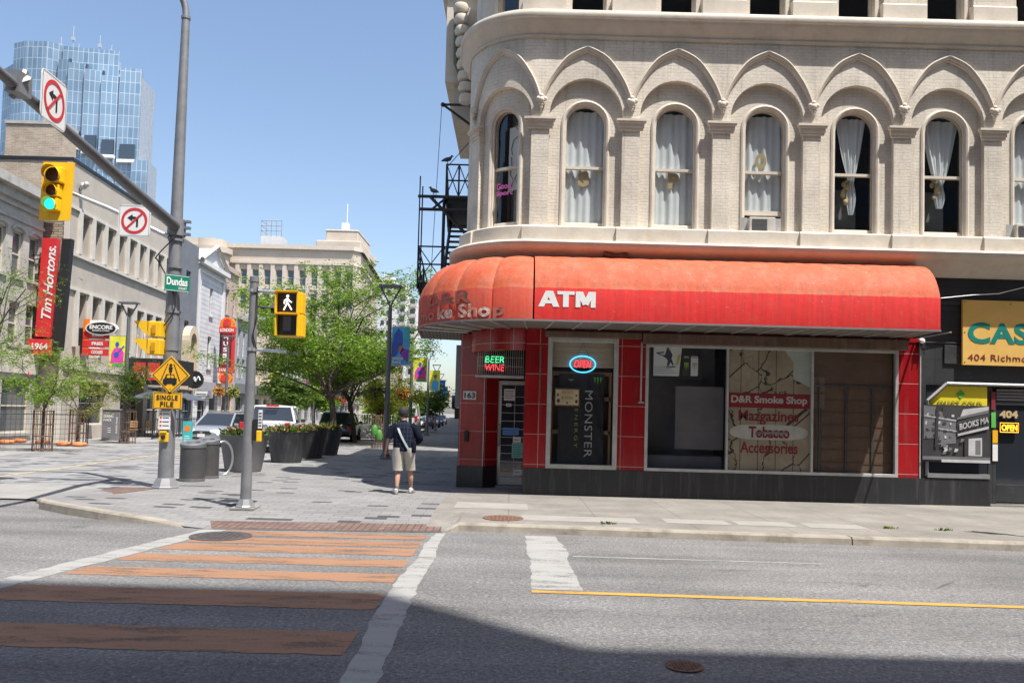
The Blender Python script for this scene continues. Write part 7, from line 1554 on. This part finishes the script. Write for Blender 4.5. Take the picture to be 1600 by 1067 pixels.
def car(label, loc, rz, paint, kind='suv', cat='car', face='front', group='cars on the cross street'):
    t = thing('pickup_truck' if kind == 'pickup' else 'van' if kind == 'van' else 'car', label, cat, loc, group, rz)
    S = dict(suv=dict(L=4.6, W=.93, belt=1.02, roof=1.68, r=.35, hood=1.0, st=[(-2.3, .42, .8), (-2.22, .3, .98), (-1.6, .26, 1.02), (0, .24, 1.0), (1.0, .25, 1.04), (1.75, .27, .97), (2.15, .3, .84), (2.3, .4, .68)], gh=(-2.15, -1.85, .45, 1.25)),
             sedan=dict(L=4.5, W=.9, belt=.9, roof=1.45, r=.32, hood=.9, st=[(-2.25, .4, .78), (-2.15, .28, .95), (-1.4, .24, .97), (0, .22, .92), (1.0, .23, .93), (1.7, .25, .85), (2.1, .3, .72), (2.25, .38, .6)], gh=(-1.9, -1.1, .35, 1.2)),
             pickup=dict(L=5.8, W=1.0, belt=1.22, roof=1.92, r=.4, hood=1.15, st=[(-2.9, .55, 1.25), (-2.85, .5, 1.28), (-.6, .42, 1.26), (.2, .4, 1.22), (1.4, .42, 1.24), (2.4, .44, 1.16), (2.75, .5, 1.05), (2.85, .55, .9)], gh=(-.75, -.6, .75, 1.5)),
             van=dict(L=5.6, W=.98, belt=1.3, roof=2.5, r=.36, hood=1.2, st=[(-2.8, .4, 1.3), (-2.75, .35, 1.32), (0, .3, 1.3), (1.6, .3, 1.3), (2.3, .32, 1.12), (2.7, .35, .95), (2.8, .45, .75)], gh=(-2.78, -2.7, 1.3, 2.2)))[kind]
    hw = S['W']; mb = MB(); loft(mb, [body_sec(y, zb, zt, hw*(1 if abs(y) < S['L']*.36 else .95 if abs(y) < S['L']*.47 else .86)) for y, zb, zt in S['st']]); mb.build('body', paint, t, smooth=38, local=True)
    a, b, c, d = S['gh']; zb, zr = S['belt']-.03, S['roof']; wb, wt = hw*.94, hw*.76
    # glasshouse then roof and pillars
    lo = [(-wb, a), (wb, a), (wb, d), (-wb, d)]; hi = [(-wt, b), (wt, b), (wt, c), (-wt, c)]
    mb = MB(); mb.add([(x, y, zb) for x, y in lo]+[(x, y, zr-.06) for x, y in hi], [(0, 1, 5, 4), (1, 2, 6, 5), (2, 3, 7, 6), (3, 0, 4, 7)]); mb.build('windows', 'win_dark' if kind != 'van' else paint, t, local=True)
    mb = MB(); e = .03; loft(mb, [[(x*(wt+.02), y, z) for x, z in ((-1, zr-.08), (-.92, zr-.015), (-.4, zr+.01), (.4, zr+.01), (.92, zr-.015), (1, zr-.08))] for y in (b-e, c+e)]); mb.build('roof', paint, t, smooth=40, local=True)
    mb = MB()
    for i in range(4): mb.tube([(lo[i][0], lo[i][1], zb), (hi[i][0], hi[i][1], zr-.05)], .05, 6)
    if kind != 'pickup':
        for s in (-1, 1): pass
    if kind == 'suv':
        for s in (-1, 1): mb.tube([(s*wt*.9, b+.2, zr+.04), (s*wt*.9, c-.1, zr+.04)], .02, 5)
    mb.build('pillars', paint, t, local=True)
    Lh = S['L']/2; wy = Lh*.62; r = S['r']
    for s in (-1, 1):
        for y in (-wy, wy):
            mb = MB(); mb.lathe([(r*1.18, -.02), (r*1.18, .02)], (0, 0, 0), 18); mb.v = [(s*(hw-.005)+v[2], y+v[0], r*1.05+v[1]) for v in mb.v]; mb.build('wheel_arch', 'bumper_black', t, local=True)
            wheel(t, s*(hw-.06), y, r)
        mb = MB(); mb.cbox((s*(hw+.1), d-.25, zb+.08), .2, .1, .15); mb.build('wing_mirror', paint if kind != 'pickup' else 'bumper_black', t, bevel=.03, local=True)
        zf, zt_ = S['st'][-2][2], S['st'][0][2]
        mb = MB(); mb.cbox((s*hw*.62, Lh-.1, zf-.08), hw*.46, .16, .13, -s*.25); mb.build('headlight', 'head_glass', t, bevel=.03, local=True)
        mb = MB(); mb.cbox((s*hw*.86, -Lh+.03, zt_-.02 if kind != 'pickup' else 1.0), .2, .16, .2 if kind not in ('pickup', 'van') else .45); mb.build('tail_light', 'tail_red', t, bevel=.02, local=True)
    mb = MB(); mb.cbox((0, Lh-.04, S['st'][-2][2]-.15), hw*.95, .12, .16); mb.cbox((0, Lh-.02, .42), hw*1.3, .1, .14); mb.build('grille', 'bumper_black', t, bevel=.02, local=True)
    mb = MB(); mb.cbox((0, Lh+.03, S['st'][-2][2]-.15), .13, .04, .1); mb.cbox((0, Lh+.025, .34), hw*1.2, .04, .04); mb.build('front_trim', 'chrome', t, bevel=.01, local=True)
    mb = MB(); mb.cbox((0, -Lh+.0, .52), hw*1.75, .14, .18); mb.build('rear_bumper', 'chrome' if kind == 'pickup' else 'bumper_black', t, bevel=.03, local=True)
    for y in (Lh+.04, -Lh-.085): mb = MB(); mb.cbox((0, y, .55), .34, .015, .16); mb.build('number_plate', 'sign_white', t, local=True)
    if kind == 'pickup':
        mb = MB(); mb.box(-hw*.8, hw*.8, -Lh-.012, -Lh+.02, .72, 1.24); mb.build('tailgate', paint, t, bevel=.03, local=True); mb = MB(); mb.box(-.5, .5, -Lh-.03, -Lh-.01, .9, 1.0); mb.box(-.1, .1, -Lh-.035, -Lh-.012, 1.08, 1.14); mb.build('tailgate_trim', 'grey_paint', t, local=True); mb = MB(); mb.box(-.25, .25, -.8, -.7, 1.86, 1.93); mb.build('brake_light', 'tail_red', t, local=True)
    if kind == 'van':
        mb = MB(); mb.box(-.75, .75, -2.84, -2.79, 1.5, 2.1); mb.build('rear_window', 'win_dark', t, local=True)
        mb = MB(); mb.box(-.9, .2, -2.83, -2.78, 2.15, 2.4); mb.build('stripe_panel', 'sign_red', t, local=True)
    return t
g = lambda s, Y: (SX(s, Y), Y, 0)
c_ = car('silver sports utility car facing the camera on the left lane', (SX(-11.0, 37.6), 37.6, 0), pi+SK-.16, 'silver_paint', 'suv'); c_.scale = (.98, .98, .92)
car('white pickup truck seen from behind beyond the nearest planter', (SX(-7.95, 34.2), 34.4, 0), SK+.10, 'white_car', 'pickup', 'pickup truck')
car('dark blue car partly hidden beyond the white pickup truck', (SX(-6.9, 47), 47, 0), SK, 'dark_car', 'suv')
car('white delivery van with a red stripe behind the walking person', (SX(-4.2, 66), 66, 0), SK, 'white_car', 'van', 'van')
car('white car parked just right of the delivery van', (SX(-3.9, 75), 76, 0), SK, 'white_car', 'sedan'); car('dark car parked between the white car and the lilac one', (SX(-3.6, 88), 88, 0), SK, 'dark_car', 'suv')
car('lilac grey car farther along the right kerb', (SX(-3.2, 98), 98, 0), SK+pi, 'lilac_car', 'suv'); car('grey car beyond the lilac one along the right kerb', (SX(-3.0, 110), 110, 0), SK+pi, 'grey_car', 'sedan'); car('white far car, smallest in the row on the right kerb', (SX(-2.8, 128), 128, 0), SK+pi, 'white_car', 'sedan')
# ================================================================== THE WALKING PERSON
M('skin', (.44, .24, .17), .6, .06, 6); M('shirt', (.007, .009, .02), .9, .3, 5, spec=.15); M('shorts', (.46, .43, .38), .85, .08, 5, .2, 25); M('cap', (.022, .021, .022), .8, .15, 9); M('shoe', (.52, .5, .46), .7, .12, 12); M('hair_grey', (.045, .04, .036), .9); M('strap', (.40, .46, .47), .7); M('sole', (.16, .14, .12), .8)
def shirtmat():
    m, N, L, b = newmat('plaid'); b.inputs['Roughness'].default_value = .9; b.inputs['Specular IOR Level'].default_value = .15; v = mapped(N, L, 'Object', (1, 1, 1)); br = N.new('ShaderNodeTexBrick'); br.offset = 0
    t = N.new('ShaderNodeSeparateXYZ'); L.new(v, t.inputs[0]); c = N.new('ShaderNodeCombineXYZ'); L.new(t.outputs[0], c.inputs[0]); L.new(t.outputs[2], c.inputs[1]); L.new(c.outputs[0], br.inputs['Vector'])
    br.inputs['Scale'].default_value = 1; br.inputs['Brick Width'].default_value = .075; br.inputs['Row Height'].default_value = .09; br.inputs['Mortar Size'].default_value = .005
    br.inputs['Color1'].default_value = (.006, .009, .019, 1); br.inputs['Color2'].default_value = (.01, .014, .03, 1); br.inputs['Mortar'].default_value = (.028, .038, .062, 1); L.new(br.outputs['Color'], b.inputs['Base Color'])
shirtmat()
pp = atG(629, 771); per = thing('person', 'person in a dark cap, plaid shirt and pale shorts walking away along the pavement', 'person', (pp.x, pp.y, .005), rz=.06)
def skinmesh(name, verts, edges, radii, mat, parent, sub=2):
    me = bpy.data.meshes.new(name); me.from_pydata(verts, edges, []); o = bpy.data.objects.new(name, me); COL.objects.link(o)
    sm = o.modifiers.new('skin', 'SKIN'); sm.use_smooth_shade = True
    for i, r in enumerate(radii): 
        q = me.skin_vertices[0].data[i]; q.radius = (r, r) if not isinstance(r, tuple) else r; q.use_root = (i == 0)
    ss = o.modifiers.new('sub', 'SUBSURF'); ss.levels = sub; ss.render_levels = sub
    dg = bpy.context.evaluated_depsgraph_get(); dg.update(); nm = bpy.data.meshes.new_from_object(o.evaluated_get(dg)); bpy.data.objects.remove(o)
    o = bpy.data.objects.new(name, nm); COL.objects.link(o); nm.materials.clear(); nm.materials.append(MATS[mat]); o.parent = parent
    nm.polygons.foreach_set('use_smooth', [True]*len(nm.polygons)); return o
V = []; E = []; RD = []
def chain(pts, frm=None):
    last = frm
    for x, y, z, r in pts:
        V.append((x, y, z)); RD.append(r); i = len(V)-1
        if last is not None: E.append((last, i))
        last = i
    return last
pel = chain([(0, 0, .95, .15)]); chest = chain([(0, .0, 1.15, .13), (-.02, .02, 1.36, .125)], pel); neck = chain([(-.03, .04, 1.55, .065), (-.04, .06, 1.63, .06)], chest)
chain([(-.045, .085, 1.70, .085), (-.045, .09, 1.77, .098), (-.045, .085, 1.83, .08)], neck)
lh = chain([(-.18, .02, 1.45, .06), (-.30, .0, 1.33, .052), (-.335, -.01, 1.2, .045), (-.375, .04, 1.02, .034), (-.395, .08, .93, .027), (-.40, .1, .87, .036)], chest)
for dx, dy, ln in ((.018, .028, .07), (.004, .012, .085), (-.008, -.008, .08), (-.016, -.026, .062)):
    chain([(-.40+dx, .1+dy, .83, .01), (-.402+dx, .115+dy, .83-ln*.5, .0095), (-.39+dx, .12+dy, .83-ln*.85, .008)], lh)
chain([(-.37, .13, .88, .012), (-.355, .15, .845, .01)], lh)
rh = chain([(.15, .02, 1.45, .06), (.28, .0, 1.34, .054), (.335, .0, 1.2, .045), (.25, .2, 1.1, .036), (.18, .28, 1.1, .028), (.14, .31, 1.1, .036)], chest)
for dz, ln in ((.026, .07), (.01, .085), (-.008, .08), (-.025, .06)): chain([(.10, .32, 1.1+dz, .01), (.10-ln*.5, .315, 1.1+dz, .0095), (.10-ln*.8, .295, 1.1+dz, .008)], rh)
chain([(.14, .29, 1.14, .012), (.115, .28, 1.165, .01)], rh)
for s, fx, fy, ky in ((-1, -.12, -.10, .0), (1, .16, .2, .12)):
    chain([(s*.1, 0, .86, .105), (s*.11+.0, ky*.6, .66, .085), (fx*.9+.0, ky, .48, .06), (fx, ky*.4+fy*.4-.02, .32, .062), (fx, fy-.03, .1, .036), (fx, fy+.0, .05, .04), (fx+s*.03, fy+.13, .035, .03)], pel)
bo = skinmesh('body', V, E, RD, 'skin', per)
bm = bmesh.new(); bm.from_mesh(bo.data)                     # ears, nose and mouth on the same mesh
def lump(c, r, sc):
    res = bmesh.ops.create_uvsphere(bm, u_segments=10, v_segments=8, radius=r)
    for v in res['verts']: v.co = Vector((v.co.x*sc[0]+c[0], v.co.y*sc[1]+c[1], v.co.z*sc[2]+c[2]))
for s in (-1, 1): lump((-.045+s*.092, .08, 1.74), .03, (.35, .7, 1.1)); lump((-.045+s*.035, .168, 1.765), .013, (1, .6, .8))
lump((-.045, .185, 1.735), .022, (.7, 1, 1)); lump((-.045, .17, 1.69), .025, (1, .5, .35)); bm.to_mesh(bo.data); bm.free(); bo.data.polygons.foreach_set('use_smooth', [True]*len(bo.data.polygons))
def ringloft(name, rings, mat, n=20, thick=True, parent=None, caps=False):
    mb = MB(); secs = []
    for (x, y, z, rx, ry, *tl) in rings:
        tx, ty = (tl+[0, 0])[:2]; secs.append([(x+rx*cos(2*pi*k/n), y+ry*sin(2*pi*k/n), z+tx*rx*cos(2*pi*k/n)+ty*ry*sin(2*pi*k/n)) for k in range(n)])
    loft(mb, secs, 0, caps); o = mb.build(name, mat, parent or per, smooth=70, local=True); return o
ringloft('shirt', [(.0, .0, .92, .235, .165), (.0, .0, .97, .24, .17), (-.005, .0, 1.1, .235, .165), (-.01, .0, 1.25, .235, .16), (-.015, .01, 1.38, .235, .15), (-.02, .015, 1.46, .215, .135), (-.025, .02, 1.52, .15, .105), (-.03, .035, 1.565, .085, .08), (-.032, .04, 1.60, .075, .075)], 'plaid')
mb = MB(); mb.tube([(-.16, .015, 1.48), (-.25, .01, 1.39), (-.32, -.005, 1.24), (-.335, -.005, 1.19)], [.095, .092, .085, .084], 14, cap=False); mb.build('sleeve', 'shirt', per, smooth=60, local=True)
mb = MB(); mb.tube([(.13, .015, 1.48), (.23, .01, 1.40), (.315, .0, 1.24), (.335, .01, 1.2), (.30, .1, 1.14), (.24, .2, 1.11)], [.095, .095, .088, .08, .07, .06], 14, cap=False); mb.build('sleeve', 'shirt', per, smooth=60, local=True)
mb = MB()
for s, fx, ky in ((-1, -.115, .0), (1, .14, .115)):
    secs = []
    for x, y, z, rx, ry in ((s*.105, 0, 1.0, .135, .16), (s*.115, .0, .86, .135, .155), (s*.12, ky*.5, .72, .122, .135), (fx, ky*.9, .56, .115, .115), (fx, ky, .50, .116, .115)): secs.append([(x+rx*cos(2*pi*k/18), y+ry*sin(2*pi*k/18), z) for k in range(18)])
    loft(mb, secs, 0, False)
mb.build('shorts', 'shorts', per, smooth=70, local=True)
ringloft('hair', [(-.045, .075, 1.67, .085, .085), (-.045, .075, 1.70, .102, .105), (-.045, .075, 1.76, .106, .11), (-.045, .075, 1.80, .1, .1)], 'hair_grey')
cp_ = ringloft('cap', [(-.045, .08, 1.745, .112, .122), (-.045, .08, 1.80, .113, .124), (-.045, .08, 1.85, .098, .108), (-.045, .08, 1.88, .06, .065), (-.045, .08, 1.888, .005, .005)], 'cap')
mb = MB(); mb.extrude([(-.045+.1*cos(a*pi/10), .17+.11*sin(a*pi/10), 1.765) for a in range(11)], (0, 0, .012)); mb.build('cap_peak', 'cap', cp_, local=True)
for s, fx, fy in ((-1, -.12, -.10), (1, .16, .2)):
    mb = MB(); secs = [[(fx+s*(.02 if s > 0 else .1)*(y+.1)*3+rx*cos(2*pi*k/14), fy+y, max(.012, z+rz_*sin(2*pi*k/14))) for k in range(14)] for y, z, rx, rz_ in ((-.1, .06, .03, .05), (-.07, .065, .046, .062), (.0, .06, .048, .058), (.08, .05, .052, .045), (.15, .04, .046, .034), (.185, .032, .025, .02))]
    loft(mb, secs); sh_ = mb.build('shoe', 'shoe', per, smooth=60, local=True)
    mb = MB(); mb.extrude([(fx+s*.02+.055*cos(k*pi/8), fy+.04+.15*sin(k*pi/8), 0) for k in range(16)], (0, 0, .022)); mb.build('sole', 'sole', sh_, local=True)
    ringloft('sock', [(fx, fy-.025, .10, .048, .05), (fx, fy-.03, .15, .05, .052), (fx, fy-.03, .17, .05, .052)], 'grey_paint')
mb = MB(); pts = [(-.13, -.13, 1.42), (-.08, -.165, 1.3), (.0, -.185, 1.15), (.09, -.19, 1.0), (.12, -.185, .95)]
for a, b in zip(pts, pts[1:]): mb.obox(Vector(a)-Vector((.022, .0, 0)), Vector((.044, 0, .01)), (0, -.008, 0), Vector(b)-Vector(a))
tag(mb.build('shoulder_bag', 'strap', local=True), 'pale strap of a shoulder bag slung across the plaid shirt back', 'bag'); so_ = bpy.data.objects['shoulder_bag']; so_.location = per.location; so_.rotation_euler = per.rotation_euler
mb = MB(); mb.cbox((.215, -.05, 1.02), .1, .2, .26); bg_ = mb.build('pouch', 'shirt', so_, bevel=.03, local=True)
mb = MB(); mb.cbox((-.385, .13, .80), .11, .06, .07); h_ = tag(mb.build('hand_pouch', 'black', bevel=.02, local=True), 'small black pouch held in the left hand of the walking person', 'pouch'); h_.location = per.location; h_.rotation_euler = per.rotation_euler
